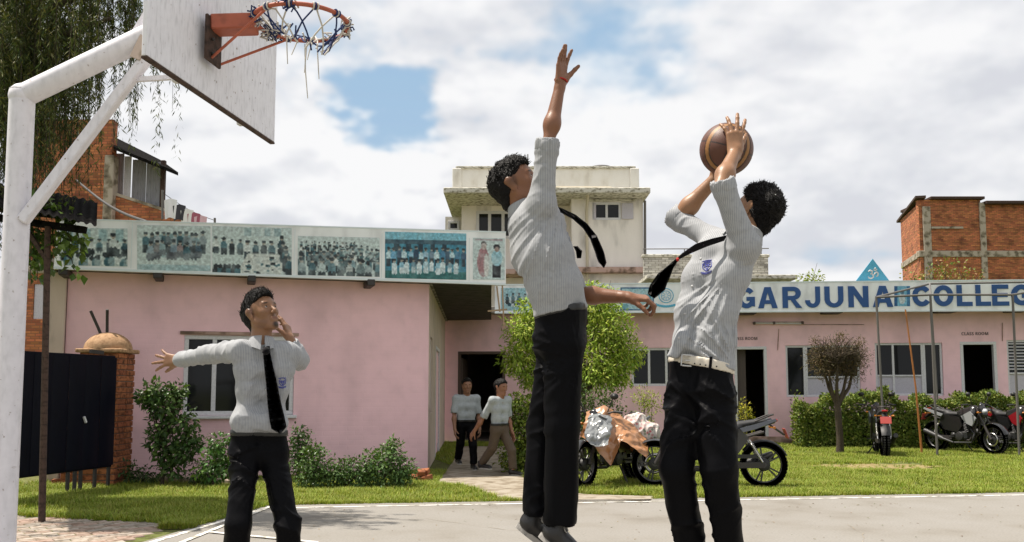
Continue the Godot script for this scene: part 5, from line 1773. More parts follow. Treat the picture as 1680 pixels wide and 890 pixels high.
# ---------------------------------------------------------------- the basketball hoop
func make_hoop() -> void:
	var z := 4.2
	var base := P(3, 890, z); base.y = 0
	var t := thing("basketball_hoop", "white basketball hoop with painted post, board and torn net at the left", "basketball hoop", base)
	# post and arm
	var top := P(36, 158, z) - base
	part("post", MB.new().tube([Vector3(-0.02, -0.1, 0), Vector3(0.0, 0.5, 0), top + Vector3(0, 0.03, 0)], 0.057, 20), mats.post, t)
	var cap := MB.new()
	cap.ball(top, Vector3.ONE * 0.062, 18, 10)
	part("elbow", cap, mats.post, t)
	var arm_end := P(236, 62, z + 0.02) - base
	var dirn := (arm_end - top).normalized()
	part("arm", MB.new().tube([top + dirn * 0.01, arm_end + dirn * 0.12], 0.055, 20), mats.post, t)
	# the board stands edge on, its face towards the right
	var near_e := P(240, 86, 3.68)
	var far_e := P(450, 237, 5.02)
	var bx := upright(near_e, far_e)
	# x axis runs from the near edge to the far edge; turn the face towards the ring
	var wdt := Vector2(near_e.x - far_e.x, near_e.z - far_e.z).length()
	var y0 := (near_e.y + far_e.y) * 0.5
	var bo := Transform3D(bx.basis, Vector3(near_e.x, y0, near_e.z) - base)
	part("backboard", MB.new().box(bo * Vector3(wdt * 0.5, 0.525, -0.012), Vector3(wdt, 1.05, 0.024), bo.basis, 0.003), mats.board, t)
	part("board_edge", MB.new().box(bo * Vector3(wdt * 0.5, -0.006, -0.012), Vector3(wdt, 0.012, 0.030), bo.basis, 0.003), mats.rust, t)
	# steel frame behind it
	for k in [0.25, 0.75]:
		part("board_rail", MB.new().box(bo * Vector3(wdt * k, 0.5, -0.045), Vector3(0.04, 1.0, 0.04), bo.basis, 0.004), mats.white, t)
	for h in [0.12, 0.85]:
		part("board_rail", MB.new().box(bo * Vector3(wdt * 0.5, h, -0.085), Vector3(wdt * 0.6, 0.035, 0.035), bo.basis, 0.004), mats.white, t)
	part("bolt_tab", MB.new().box(P(344, 161, 4.3) - base, Vector3(0.02, 0.05, 0.012), bo.basis, 0.002), mats.rust, t)
	# braces
	var b0 := P(36, 364, z - 0.03) - base
	var b1 := P(243, 92, z + 0.0) - base
	part("brace", MB.new().bar(b0, b1, 0.05, 0.05, Vector3(0, 0, 1), 0.006), mats.post, t)
	part("strut", MB.new().bar(P(217, 131, z) - base, P(302, 126, z + 0.05) - base, 0.02, 0.022), mats.post, t)
	for k in [[[214, 66], [243, 18]], [[222, 92], [238, 40]], [[236, 64], [262, 44]]]:
		part("strut", MB.new().bar(P(k[0][0], k[0][1], z + 0.04) - base, P(k[1][0], k[1][1], z + 0.06) - base, 0.026, 0.03), mats.post, t)
	part("gusset", MB.new().bar(P(221, 96, z - 0.03) - base, P(238, 60, z - 0.03) - base, 0.05, 0.012, Vector3(0, 0, 1)), mats.stone, t)
	# ring
	var rc := P(494, 38, z) - base
	var ring := MB.new().torus(rc, Vector3.UP, 0.223, 0.0105, 56, 10)
	part("rim", ring, mats.rim, t)
	var face := bo * Vector3(wdt * 0.44, 0.0, 0.012)
	var q := P(370, 50, z - 0.02) - base
	var back := Vector3(face.x, rc.y - 0.02, rc.z + 0.02)
	part("bracket_plate", MB.new().box(Vector3(face.x + 0.014, rc.y - 0.10, rc.z + 0.02), Vector3(0.016, 0.22, 0.15), Basis(Vector3.UP, bo.basis.get_euler().y + PI / 2), 0.004), mats.rust, t)
	part("bracket", MB.new().bar(back + Vector3(0.01, 0.0, 0), Vector3(rc.x - 0.215, rc.y - 0.005, rc.z), 0.11, 0.075, Vector3.UP, 0.006), mats.rim, t)
	for s in [-0.05, 0.05]:
		part("stay", MB.new().tube([Vector3(face.x + 0.02, rc.y - 0.19, rc.z + s), Vector3(rc.x - 0.12, rc.y - 0.01, rc.z + s * 3.7)], 0.0065, 8), mats.rim, t)
	for k in 3:
		part("bolt", MB.new().ball(Vector3(face.x + 0.024, rc.y - 0.03 - 0.07 * k, rc.z + 0.05), Vector3.ONE * 0.009, 8, 5), mats.iron, t)
	# the torn net, rucked up over the ring
	var cords := [MB.new(), MB.new()]
	for i in 12:
		for side in [-1, 1]:
			var pts := []
			for j in 6:
				var a: float = TAU * (i + 0.5 * side * minf(j, 5) * 0.5) / 12.0
				var far := clampf(0.5 + 0.5 * cos(a - 0.6), 0, 1)
				var down := -0.005 - j * 0.035 * far + (1.0 - far) * sin(j * 1.4) * 0.03
				var r := 0.222 - 0.020 * j - (1.0 - far) * 0.012 * j
				pts.append(rc + Vector3(cos(a) * r, down + rf(-0.008, 0.008), sin(a) * r))
			cords[(i + (1 if side > 0 else 0)) % 2].tube(pts, 0.0042, 5)
		# loops round the ring
		var a2 := TAU * i / 12.0
		for k in 3:
			var b := a2 + k * 0.045 - 0.04
			var o := Vector3(cos(b), 0, sin(b))
			cords[(i + k) % 2].torus(rc + o * 0.222, o.cross(Vector3.UP), 0.0155, 0.0042, 10, 5)
	# wads where the net has caught
	for w in [[2.6, 26, 0.05], [0.3, 14, 0.04], [3.4, 16, 0.035], [1.0, 10, 0.03], [4.6, 12, 0.035]]:
		for i in w[1]:
			var a: float = rf(-0.22, 0.22) + w[0]
			var c := rc + Vector3(cos(a) * 0.218, rf(-0.01, 0.03), -sin(a) * 0.218)
			var p1: Vector3 = c + unit_random() * w[2]
			var p2: Vector3 = c + unit_random() * w[2]
			cords[i % 2].tube([p1, c + unit_random() * w[2] * 0.8, p2], 0.0042, 4)
	# threads hanging loose
	for k in [[470, 60, 98], [488, 66, 100], [500, 72, 155], [512, 70, 105], [520, 72, 122], [478, 62, 75], [503, 70, 118]]:
		var a := P(k[0], k[1], z + rf(-0.15, 0.15)) - base
		var b := P(k[0] - 2 + rf(-3, 3), k[2], z) - base
		b.z = a.z
		cords[0].tube([a, a.lerp(b, 0.5) + Vector3(rf(-0.006, 0.006), 0, 0), b], [0.0032, 0.003, 0.0022], 4)
	var net := part("net", cords[0], mats.cord_white, t)
	part("cord", cords[1], mats.cord_blue, net, "navy blue cords of the net")

# ---------------------------------------------------------------- gate, pillar, canopy
func make_gate() -> void:
	var a := P(24, 600, 10.4); a.y = 0
	var b := P(190, 600, 12.15); b.y = 0
	var xf := upright(a, b)
	var L := a.distance_to(b)
	var t := thing("metal_gate", "dark navy sheet metal gate standing open in front of the brick pillar", "gate", a)
	var o := Transform3D(xf.basis, Vector3.ZERO)
	var y0 := 0.30
	var y1 := 1.73
	var n := 6
	for i in n:
		var x0 := L * i / n
		var x1 := L * (i + 1) / n
		var rows := []
		for j in 2:
			var row := []
			for k in 9: row.append(o * Vector3(lerpf(x0, x1 + 0.006, k / 8.0), [y0, y1][j], 0.012 * sin(PI * k / 8.0) + (0.005 if i % 2 else 0.0)))
			rows.append(row)
		part("sheet", MB.new().grid(rows, o.basis.z), mats.gate, t)
	for y in [y0, 1.0, y1]:
		part("rail", MB.new().box(o * Vector3(L * 0.5, y, -0.03), Vector3(L, 0.05, 0.04), o.basis, 0.005), mats.gate, t)
	for x in [0.02, L * 0.5, L - 0.02]:
		part("stile", MB.new().box(o * Vector3(x, (y0 + y1) * 0.5, -0.031), Vector3(0.05, y1 - y0 - 0.06, 0.038), o.basis, 0.005), mats.gate, t)
	for x in [0.55 * L, 0.68 * L, 0.62 * L, 0.83 * L, 0.98 * L]:
		part("foot_bar", MB.new().box(o * Vector3(x, y0 * 0.5 + 0.01, -0.03), Vector3(0.05, y0 - 0.03, 0.03), o.basis, 0.004), mats.iron, t)
	part("latch", MB.new().box(o * Vector3(L * 0.66, 0.92, 0.03), Vector3(0.03, 0.09, 0.03), o.basis * Basis(Vector3(0, 0, 1), 0.5), 0.006), mats.frame, t)
	part("hinge_arm", MB.new().bar(o * Vector3(L * 0.72, 1.80, -0.02), o * Vector3(L * 0.86, 1.79, -0.02), 0.03, 0.05), mats.iron, t)
	# low brick grille behind the gate's foot
	var g := thing("brick_border", "low openwork border of red bricks on the ground below the gate", "brick border")
	var ga := P(92, 600, 12.5); var gb := P(192, 600, 12.6)
	var gx := upright(ga, gb)
	var shapes := MB.new().box(Vector3.ZERO, Vector3(0.19, 0.075, 0.1), Basis(), 0.005).mesh()
	for r in 3:
		for i in 4:
			var pc := part("brick", shapes, mats.bricks[(i + r * 2) % 6], g)
			pc.transform = Transform3D(gx.basis.rotated(Vector3.UP, rf(-0.05, 0.05)), gx * Vector3(0.11 + i * 0.235 + (0.115 if r == 1 else 0.0), 0.04 + r * 0.079, 0))
	# pillar of bricks with its rendered cap
	var z := 12.2
	var pc0 := P(176, 600, z + 0.32); pc0.y = 0
	var p := thing("brick_pillar", "red brick gate pillar with rounded ochre cap in front of the pink wall", "pillar", pc0)
	var w := 0.54
	part("mortar", MB.new().box(Vector3(0, 0.9, 0), Vector3(w - 0.03, 1.8, w - 0.03)), mats.mortar, p)
	var full := []
	for k in 3: full.append(MB.new().box(Vector3.ZERO, Vector3(0.253, 0.068, 0.115), Basis(), 0.006).mesh())
	var rows := 23
	for r in rows:
		var y := 0.042 + r * 0.0785
		for f in 3:
			# front, right and left faces; the back cannot be told apart
			var turn: float = [0.0, PI / 2, -PI / 2][f]
			for i in 2:
				var x := (-0.135 + i * 0.27) if r % 2 == 0 else (-0.135 + i * 0.27)
				if r % 2: x += 0.0
				var bs := Basis(Vector3.UP, turn)
				var br := part("brick", full[rng.randi() % 3], mats.bricks[rng.randi() % 6], p)
				var shift := 0.012 if r % 2 else -0.004
				br.transform = Transform3D(bs.rotated(Vector3.UP, rf(-0.012, 0.012)), bs * Vector3(x * 0.98 + shift, y + rf(-0.002, 0.002), w * 0.5 - 0.057 + rf(-0.003, 0.004)))
	var cap := MB.new()
	cap.box(Vector3(0, 1.835, 0), Vector3(w + 0.09, 0.055, w + 0.09), Basis(), 0.012)
	part("cap_slab", cap, mats.dome, p)
	var prof := []
	for i in 10:
		var an := PI / 2 * i / 9.0
		prof.append(Vector2(0.315 * cos(an), 1.86 + 0.24 * sin(an)))
	part("cap_dome", MB.new().lathe(prof, 28), mats.dome, p)
	for k in [[-0.02, 0.03, 0.36], [-0.08, -0.14, 0.34]]:
		part("steel_bar", MB.new().tube([Vector3(k[0], 2.0, 0), Vector3(k[0] + k[1] * 0.4 - 0.02, 2.0 + k[2] * 0.5, 0), Vector3(k[0] + k[1], 2.05 + k[2], 0.1)], 0.02, 6), mats.iron, p)
	# dark canopy on its pole
	var cb := G(68, 857)
	var c := thing("tin_canopy", "dark corrugated tin canopy on a thin brown pole beside the white post", "canopy", cb)
	var pz := -cb.z
	part("pole", MB.new().tube([Vector3(0, -0.02, 0), P(78, 372, pz) - cb], [0.034, 0.030], 12), mats.rust, c)
	var rows2 := []
	for j in 4:
		var row := []
		for k in 97:
			var u := k / 96.0
			row.append(P(lerpf(-60, 158, u), lerpf(334, 371, u) - 4 * sin(u * 3), pz - 0.35 + j * 0.8) - cb + Vector3(0, sin(k * TAU / 6.0) * 0.014 + j * 0.10, 0))
		rows2.append(row)
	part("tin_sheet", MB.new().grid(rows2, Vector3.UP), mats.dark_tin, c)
	for k in 2:
		part("beam", MB.new().bar(P(-60, 350 + k * 4, pz + 0.05 + k * 1.2) - cb + Vector3(0, k * 0.13, 0), P(140, 378, pz + 0.05 + k * 1.2) - cb + Vector3(0, k * 0.13, 0), 0.06, 0.07), mats.dark_tin, c)
	part("brace", MB.new().bar(P(78, 430, pz) - cb, P(40, 372, pz + 0.05) - cb, 0.03, 0.04), mats.rust, c)
	# creeper hanging from the canopy
	var v := thing("creeper", "leafy green creeper hanging from the dark tin canopy", "creeper", P(95, 380, pz + 0.2))
	var where := []
	var st := MB.new()
	for k in [[62, 372, 60, 455], [92, 372, 96, 410], [100, 372, 118, 400], [112, 372, 122, 445], [55, 375, 50, 470], [125, 375, 132, 415], [75, 340, 40, 330], [120, 352, 100, 345], [50, 372, 62, 430], [70, 378, 88, 425], [85, 375, 80, 440], [44, 380, 46, 450]]:
		var q0 := P(k[0], k[1], pz + 0.15) - v.position
		var q1 := P(k[2], k[3], pz + rf(0.0, 0.4)) - v.position
		st.tube([q0, q0.lerp(q1, 0.5) + unit_random() * 0.05, q1], [0.006, 0.005, 0.003], 4)
		for j in 30:
			leaf_cloud(where, q0.lerp(q1, rng.randf()), Vector3.ONE * 0.09, 1, rf(0.8, 1.5), 0.6)
	part("stem", st, mats.bark, v)
	many("foliage", leaf_shape(0.075, 0.06), leaf_mat("glossy_leaf"), where, tones([Color(0.10, 0.17, 0.04), Color(0.16, 0.24, 0.05), Color(0.06, 0.10, 0.025)]), v)
	# cable slung from the brick house
	var cable := []
	for i in 11:
		var u := i / 10.0
		cable.append(P(lerpf(125, 240, u), lerpf(296, 364, u) + sin(PI * u) * 10, lerpf(22.5, 15.0, u)))
	tag(part("cable", MB.new().tube(cable, 0.028, 6), mats.iron), "thick black cable sagging from the brick house to the photo board", "cable")

# ---------------------------------------------------------------- tent frame on the lawn
func make_tent() -> void:
	var z := 18.0
	var t := thing("tent_frame", "bare rusty pipe frame of a tent standing before the lettered board", "tent frame")
	var a := P(1438, 488, z); var b := P(1526, 466, z + 2.2); var c := P(1662, 484, z - 0.3); var d := P(1760, 462, z + 2.0)
	var e := P(1527, 484, z - 0.1)
	for k in [[a, b], [b, d], [a, e], [e, c], [c, P(1720, 474, z + 0.4)], [e, b]]:
		part("top_pipe", MB.new().tube([k[0], k[1]], 0.022, 8), mats.grey_iron, t)
	for k in [[a, 1449], [e, 1534], [c, 1668]]:
		var foot := P(k[1], 640, -k[0].z); foot.y = 0
		part("leg_pipe", MB.new().tube([k[0], foot], 0.024, 8), mats.grey_iron, t)
	var f2 := P(1540, 640, -b.z); f2.y = 0
	part("leg_pipe", MB.new().tube([b, f2], 0.022, 8), mats.grey_iron, t)
	var p0 := P(1486, 508, 18.6)
	var p1 := P(1512, 722, 18.6); p1.y = 0
	tag(part("orange_pole", MB.new().tube([p0, p0.lerp(p1, 0.55) + Vector3(0.03, 0, 0), p1], [0.015, 0.019, 0.024], 8), mats.orange_wood), "slanting orange wooden pole standing between the tent frame's legs", "pole")
	var s0 := G(686, 790)
	var heap := thing("brick_heap", "few loose broken bricks lying at the pink wall's corner", "bricks", s0)
	for i in 7:
		part("brick", MB.new().box(Vector3(rf(-0.18, 0.18), 0.05 + (0.08 if i > 4 else 0.0), rf(-0.1, 0.1)), Vector3(rf(0.12, 0.23), 0.07, 0.11), Basis.from_euler(Vector3(rf(-0.3, 0.3), rf(0, 3), rf(-0.3, 0.3))), 0.008), mats.bricks[i % 6], heap)

# ---------------------------------------------------------------- people
func cloth_textures() -> void:
	var im := Image.create(64, 64, false, Image.FORMAT_RGB8)
	im.fill(Color(0.95, 0.95, 0.95))
	for i in 6: im.fill_rect(Rect2i(int(i * 10.667) + 3, 0, 4, 64), Color(0.80, 0.81, 0.83))
	var weave := ntex(91, 0.03, [0.0, 0.88, 0.5, 0.98, 1.0, 1.0])
	mats.shirt = mat("striped_shirting", Color(0.425, 0.435, 0.447), 0.85, {"tex": ImageTexture.create_from_image(im), "scale": 22.0, "world": false, "fine": weave, "fine_scale": 2.0, "sheen": 0.15, "back": Color(0.12, 0.12, 0.12)})
	mats.shirt.uv1_triplanar_sharpness = 6.0
	mats.white_shirt = mat("white_shirting", Color(0.36, 0.39, 0.40), 0.9, {"tex": weave, "scale": 1.5, "back": Color(0.15, 0.15, 0.15)})
	mats.trousers = mat("black_suiting", Color(0.005, 0.005, 0.006), 0.46, {"tex": weave, "scale": 3.0, "spec": 0.15})
	mats.brown_trousers = mat("brown_suiting", Color(0.085, 0.058, 0.036), 0.8, {"tex": weave, "scale": 3.0, "sheen": 0.2})
	mats.skin = mat("skin", Color(1, 1, 1), 0.44, {"tinted": true, "sss": 0.03, "spec": 0.45, "bump": ntex(92, 0.09, [0.0, 0.0, 1.0, 1.0], 3, 256), "scale": 6.0, "relief": 0.05, "world": false})
	mats.hair = mat("black_hair", Color(0.006, 0.005, 0.0045), 0.55, {"spec": 0.28, "bump": ntex(93, 0.06, [0.0, 0.0, 1.0, 1.0], 4, 256), "scale": 9.0, "relief": 0.5, "world": false})
	mats.eye_white = mat("eye", Color(0.36, 0.31, 0.28), 0.6)
	mats.iris = mat("dark_iris", Color(0.012, 0.008, 0.006), 0.5, {"spec": 0.2})
	mats.shoe = mat("black_leather", Color(0.014, 0.013, 0.013), 0.38, {"bump": mats.grain, "scale": 6.0, "relief": 0.05, "world": false})
	mats.sole = mat("pale_rubber", Color(0.40, 0.38, 0.35), 0.8, {"tex": mats.cloudy, "scale": 5.0, "world": false})
	mats.belt_white = mat("white_leather", Color(0.66, 0.60, 0.50), 0.5, {"tex": weave, "scale": 2.0, "world": false})
	mats.belt_black = mat("black_belt", Color(0.012, 0.012, 0.012), 0.4)
	mats.steel = mat("bright_steel", Color(0.55, 0.54, 0.52), 0.28, {"metal": 1.0})
	mats.crest = mat("blue_thread", Color(0.06, 0.07, 0.30), 0.9)
	mats.red_thread = mat("red_thread", Color(0.38, 0.02, 0.015), 0.9)
	mats.button = mat("pearl_button", Color(0.5, 0.5, 0.5), 0.3)
	for k in 3:
		var ti := Image.create(64, 256, false, Image.FORMAT_RGB8)
		var base: Color = [Color(0.10, 0.10, 0.13), Color(0.16, 0.14, 0.24), Color(0.07, 0.07, 0.08)][k]
		ti.fill(base)
		if k == 0:
			for y in 16:
				for x in 3: ell(ti, x * 21 + 6 + (y % 2) * 10, y * 16 + 8, 6.5, 4.2, Color(0.80, 0.82, 0.88))
		elif k == 1:
			for y in 256:
				for x in 64:
					if (x + y) % 26 < 9: ti.set_pixel(x, y, Color(0.46, 0.42, 0.62))
		else:
			for y in 20: ell(ti, 20 + (y % 3) * 14, y * 13 + 6, 1.6, 1.6, Color(0.30, 0.22, 0.30))
		mats["tie%d" % k] = mat("tie_silk", Color(0.9, 0.9, 0.9), 0.8, {"spec": 0.2, "tex": ImageTexture.create_from_image(ti), "uv": true, "sheen": 0.2})

func add_hand(f: Field, w: Vector3, d: Vector3, nn: Vector3, thumb: Vector3, spread: float, curl: Array, s := 1.0) -> void:
	# d along the hand, nn out of the palm, thumb across the palm
	d = d.normalized()
	var T := (thumb - d * thumb.dot(d)).normalized()
	var N := (nn - d * nn.dot(d) - T * nn.dot(T)).normalized()
	var across := [0.029, 0.010, -0.010, -0.028]
	var palm := [0.088, 0.092, 0.088, 0.080]
	var lens := [[0.043, 0.026, 0.022], [0.047, 0.030, 0.023], [0.043, 0.028, 0.022], [0.033, 0.021, 0.020]]
	f.add(w - d * 0.02 * s, w + d * 0.02 * s, 0.024 * s, 0.024 * s, 0.02, N, 1.25)
	for i in 4:
		var kn: Vector3 = w + (d * palm[i] + T * across[i] - N * 0.002) * s
		f.add(w + T * across[i] * 0.6 * s + d * 0.012 * s, kn, 0.0165 * s, 0.0118 * s, 0.014 * s, N, 1.15)
		var dir := (d + T * spread * (1.5 - i) * 0.5).normalized()
		var p := kn
		var ang := 0.0
		var r: float = [0.0098, 0.0102, 0.0097, 0.0086][i] * s
		for j in 3:
			ang += curl[i] * [0.8, 1.1, 0.7][j] + [0.02, -0.03, 0.03, 0.06][i]
			var q: Vector3 = p + (dir * cos(ang) + N * sin(ang)) * lens[i][j] * s
			f.add(p, q, r * (1.0 - 0.07 * j), r * (0.94 - 0.09 * j), 0.0045 * s)
			p = q
	var c4: float = curl[4]
	var tb := w + (d * 0.026 + T * 0.024 + N * 0.008) * s
	f.add(w + (d * 0.012 + T * 0.012) * s, tb, 0.018 * s, 0.017 * s, 0.016 * s)
	var td := (T * 0.52 + d * 0.78 + N * (0.2 + 0.5 * c4)).normalized()
	var t1 := tb + td * 0.040 * s
	var td2 := (td + d * 0.25 + N * c4 * 0.6).normalized()
	var t2 := t1 + td2 * 0.031 * s
	f.add(tb, t1, 0.0155 * s, 0.0118 * s, 0.010 * s)
	f.add(t1, t2, 0.0112 * s, 0.0102 * s, 0.005 * s)
	f.add(t2, t2 + (td2 + N * c4 * 0.5).normalized() * 0.024 * s, 0.0102 * s, 0.0085 * s, 0.005 * s)

func arm_field(el: Vector3, w: Vector3, skin: Color, r := 1.0) -> Field:
	var f := Field.new()
	var d := (w - el)
	f.add(el - d.normalized() * 0.02, el + d * 0.3, 0.028 * r, 0.039 * r, 0.03)
	f.add(el + d * 0.28, w, 0.040 * r, 0.0265 * r, 0.03)
	f.paint = [skin]
	return f

func face_basis(fwd: Vector3, up := Vector3.UP) -> Basis:
	var z := fwd.normalized()
	var x := up.cross(z).normalized()
	return Basis(x, z.cross(x), z)

func make_head(t: Node3D, mb: MB, xf: Transform3D, neck: Vector3, skin: Color, o := {}) -> void:
	var cell: float = o.get("cell", 0.0045)
	var X := Vector3.RIGHT
	var f := Field.new()
	f.add(Vector3(0, 0.035, -0.036), Vector3(0, 0.040, 0.020), 0.083, 0.077, 0.03, X, 1.09)
	f.add(Vector3(0, 0.0, 0.028), Vector3(0, -0.066, 0.045), 0.066, 0.044, 0.03, X, 1.06)
	for s in [-1.0, 1.0]:
		f.add(Vector3(s * 0.050, -0.042, -0.004), Vector3(s * 0.014, -0.098, 0.060), 0.024, 0.019, 0.022)
		f.dot(Vector3(s * 0.040, -0.014, 0.060), 0.024, 0.022)
	f.dot(Vector3(0, -0.102, 0.068), 0.019, 0.018)
	f.add(Vector3(-0.036, 0.029, 0.079), Vector3(0.036, 0.029, 0.079), 0.0125, 0.0125, 0.018)
	f.add(Vector3(0, 0.016, 0.088), Vector3(0, -0.026, 0.113), 0.0085, 0.0118, 0.012)
	for s in [-1.0, 1.0]:
		f.dot(Vector3(s * 0.0125, -0.033, 0.102), 0.0088, 0.008)
	f.add(Vector3(-0.019, -0.060, 0.086), Vector3(0.019, -0.060, 0.086), 0.0085, 0.0085, 0.008)
	f.add(Vector3(-0.015, -0.073, 0.084), Vector3(0.015, -0.073, 0.084), 0.0095, 0.0095, 0.008)
	f.sub(Vector3(-0.022, -0.0665, 0.099), Vector3(0.022, -0.0665, 0.099), 0.0032, 0.0032, 0.004)
	for s in [-1.0, 1.0]:
		f.sub(Vector3(s * 0.033, 0.008, 0.104), Vector3(s * 0.036, 0.008, 0.102), 0.0165, 0.0165, 0.012)
		f.dot(Vector3(s * 0.032, 0.008, 0.0765), 0.0150, 0.004)
		f.add(Vector3(s * 0.076, -0.016, -0.006), Vector3(s * 0.081, 0.022, -0.016), 0.017, 0.023, 0.008, X, 2.4)
		f.sub(Vector3(s * 0.098, 0.006, -0.006), Vector3(s * 0.098, 0.014, -0.010), 0.013, 0.014, 0.005, X, 1.3)
	var inv := xf.affine_inverse()
	var nk: Vector3 = inv * neck
	f.add(Vector3(0, -0.045, -0.022), nk, 0.055, 0.060, 0.03)
	f.add(Vector3(0, -0.05, 0.005), nk + Vector3(0, 0.03, 0.0), 0.035, 0.035, 0.03)
	f.xf = xf
	var lip := Color(skin.r * 0.72, skin.g * 0.52, skin.b * 0.52)
	var stub := Color(skin.r * 0.45, skin.g * 0.44, skin.b * 0.48)
	f.paint = [skin, [Vector3(0, -0.064, 0.092), 0.020, lip, Vector3(1.1, 0.55, 1), 0.8]]
	for s in [-1.0, 1.0]:
		f.paint.append([Vector3(s * 0.034, 0.030, 0.088), 0.017, Color(0.012, 0.009, 0.007), Vector3(1.25, 0.30, 1.2), 0.95])
		f.paint.append([Vector3(s * 0.070, 0.02, -0.008), 0.045, stub, Vector3(0.5, 1.0, 0.85), o.get("fade", 0.35)])
	if o.get("beard", false):
		f.paint.append([Vector3(0, -0.100, 0.075), 0.028, Color(0.015, 0.010, 0.008), Vector3(0.9, 0.85, 1), 0.9])
		f.paint.append([Vector3(0, -0.048, 0.10), 0.020, stub, Vector3(1.2, 0.3, 1), 0.7])
		for s in [-1.0, 1.0]: f.paint.append([Vector3(s * 0.045, -0.075, 0.03), 0.04, stub, Vector3(0.7, 0.7, 1.2), 0.35])
	f.mesh(mb, cell)
	# eyes
	if not o.get("far", false):
		for s in [-1.0, 1.0]:
			var e := MB.new().ball(Vector3(s * 0.032, 0.007, 0.0805), Vector3(0.0120, 0.0085, 0.0120), 14, 10).moved(xf)
			var eye := part("eye", e, mats.eye_white, t)
			var look: Vector3 = o.get("look", Vector3(0, 0.1, 1)).normalized()
			part("iris", MB.new().ball(Vector3(s * 0.032, 0.0075, 0.0805) + look * 0.0072, Vector3.ONE * 0.0064, 10, 8).moved(xf), mats.iris, eye)
	# hair
	var h := Field.new()
	var up: float = o.get("top", 0.0)
	h.add(Vector3(0, 0.044, -0.040), Vector3(0, 0.052 + up, 0.022), 0.091, 0.084, 0.02, X, o.get("sides", 1.07))
	h.add(Vector3(0, 0.085 + up, 0.045), Vector3(0, 0.10 + up, -0.02), 0.036 + up * 0.5, 0.04 + up * 0.5, 0.03)
	h.add(Vector3(0, 0.015, -0.050), Vector3(0, -0.050, -0.062), 0.074, 0.050, 0.03)
	h.sub(Vector3(-0.12, -0.022, 0.117), Vector3(0.12, -0.022, 0.117), 0.104, 0.104, 0.006)
	h.sub(Vector3(-0.12, -0.080, 0.020), Vector3(0.12, -0.080, 0.020), 0.078, 0.078, 0.006)
	for s in [-1.0, 1.0]: h.sub(Vector3(s * 0.100, 0.002, -0.010), Vector3(s * 0.100, 0.012, -0.012), 0.030, 0.032, 0.006)
	h.fold(o.get("curl", 0.005), noise(o.get("seed", 5), o.get("curl_freq", 60.0), 2), o.get("flow", Vector3(0, 0.2, 1)), 0.3)
	h.fold(0.006, noise(o.get("seed", 5) + 1, 18.0, 2), Vector3.UP, 0.8)
	h.xf = xf
	var hm := h.mesh(MB.new(), cell * 0.9)
	var base_n := hm.v.size()
	var r2 := RandomNumberGenerator.new()
	r2.seed = o.get("seed", 5)
	var flow: Vector3 = xf.basis * o.get("flow", Vector3(0, 0.2, 1))
	var tufts := MB.new()
	for i in o.get("tufts", 900) * 2:
		var k := r2.randi() % base_n
		var p := hm.v[k]
		var nn := hm.n[k]
		var lp: Vector3 = inv * p
		if lp.y < 0.045 and o.has("sides"): continue
		var tangent := (flow - nn * flow.dot(nn) + Vector3(r2.randfn(), r2.randfn(), r2.randfn()) * 0.35)
		if lp.y < 0.02: tangent = xf.basis * Vector3(r2.randfn() * 0.2, -1, -0.2)
		tangent = tangent.normalized()
		var len: float = (0.006 + 0.010 * r2.randf()) * (0.5 if lp.y < 0.03 else 1.0) * o.get("length", 1.0)
		var rise: float = 0.02 + 0.22 * r2.randf() * r2.randf() * (0.4 if lp.y < 0.03 else 1.0)
		var m := p + (tangent * 0.6 + nn * rise * 0.8) * len
		tufts.tube([p - nn * 0.003, m, m + (tangent * 0.8 + nn * rise * 0.1 + Vector3(0, -0.15, 0)) * len], [0.0017, 0.0014, 0.0003], 3, false)
	var hair := part("hair", hm, mats.hair, t)
	var tf := part("hair_strands", tufts, mats.hair, hair)
	tf.set_meta("kind", "stuff")

func make_collar(t: Node3D, m: Material, c: Vector3, axis: Vector3, front: Vector3, r := 0.066, opening := 0.35) -> void:
	var y := axis.normalized()
	var z := (front - y * front.dot(y)).normalized()
	var x := y.cross(z)
	var outer := []
	for j in 5:
		var row := []
		for i in 33:
			var a := lerpf(opening, TAU - opening, i / 32.0)
			var fr := pow(absf(i / 16.0 - 1.0), 3.0)
			var prof: Array = [[0.0, 0.0], [0.038, -0.010], [0.044, -0.007], [0.038, -0.001], [-0.006 - 0.034 * fr, 0.016 + 0.010 * fr]][j]
			row.append(c + y * prof[0] + (z * cos(a) + x * sin(a)) * (r + prof[1]))
		outer.append(row)
	var mb := MB.new()
	mb.grid(outer)
	var mid := 3 * 33 + 16
	var o := mb.v[mid] - c
	o -= y * o.dot(y)
	if mb.n[mid].dot(o) < 0.0:
		for i in mb.n.size(): mb.n[i] = -mb.n[i]
		mb.idx.reverse()
	part("collar", mb, m, t)

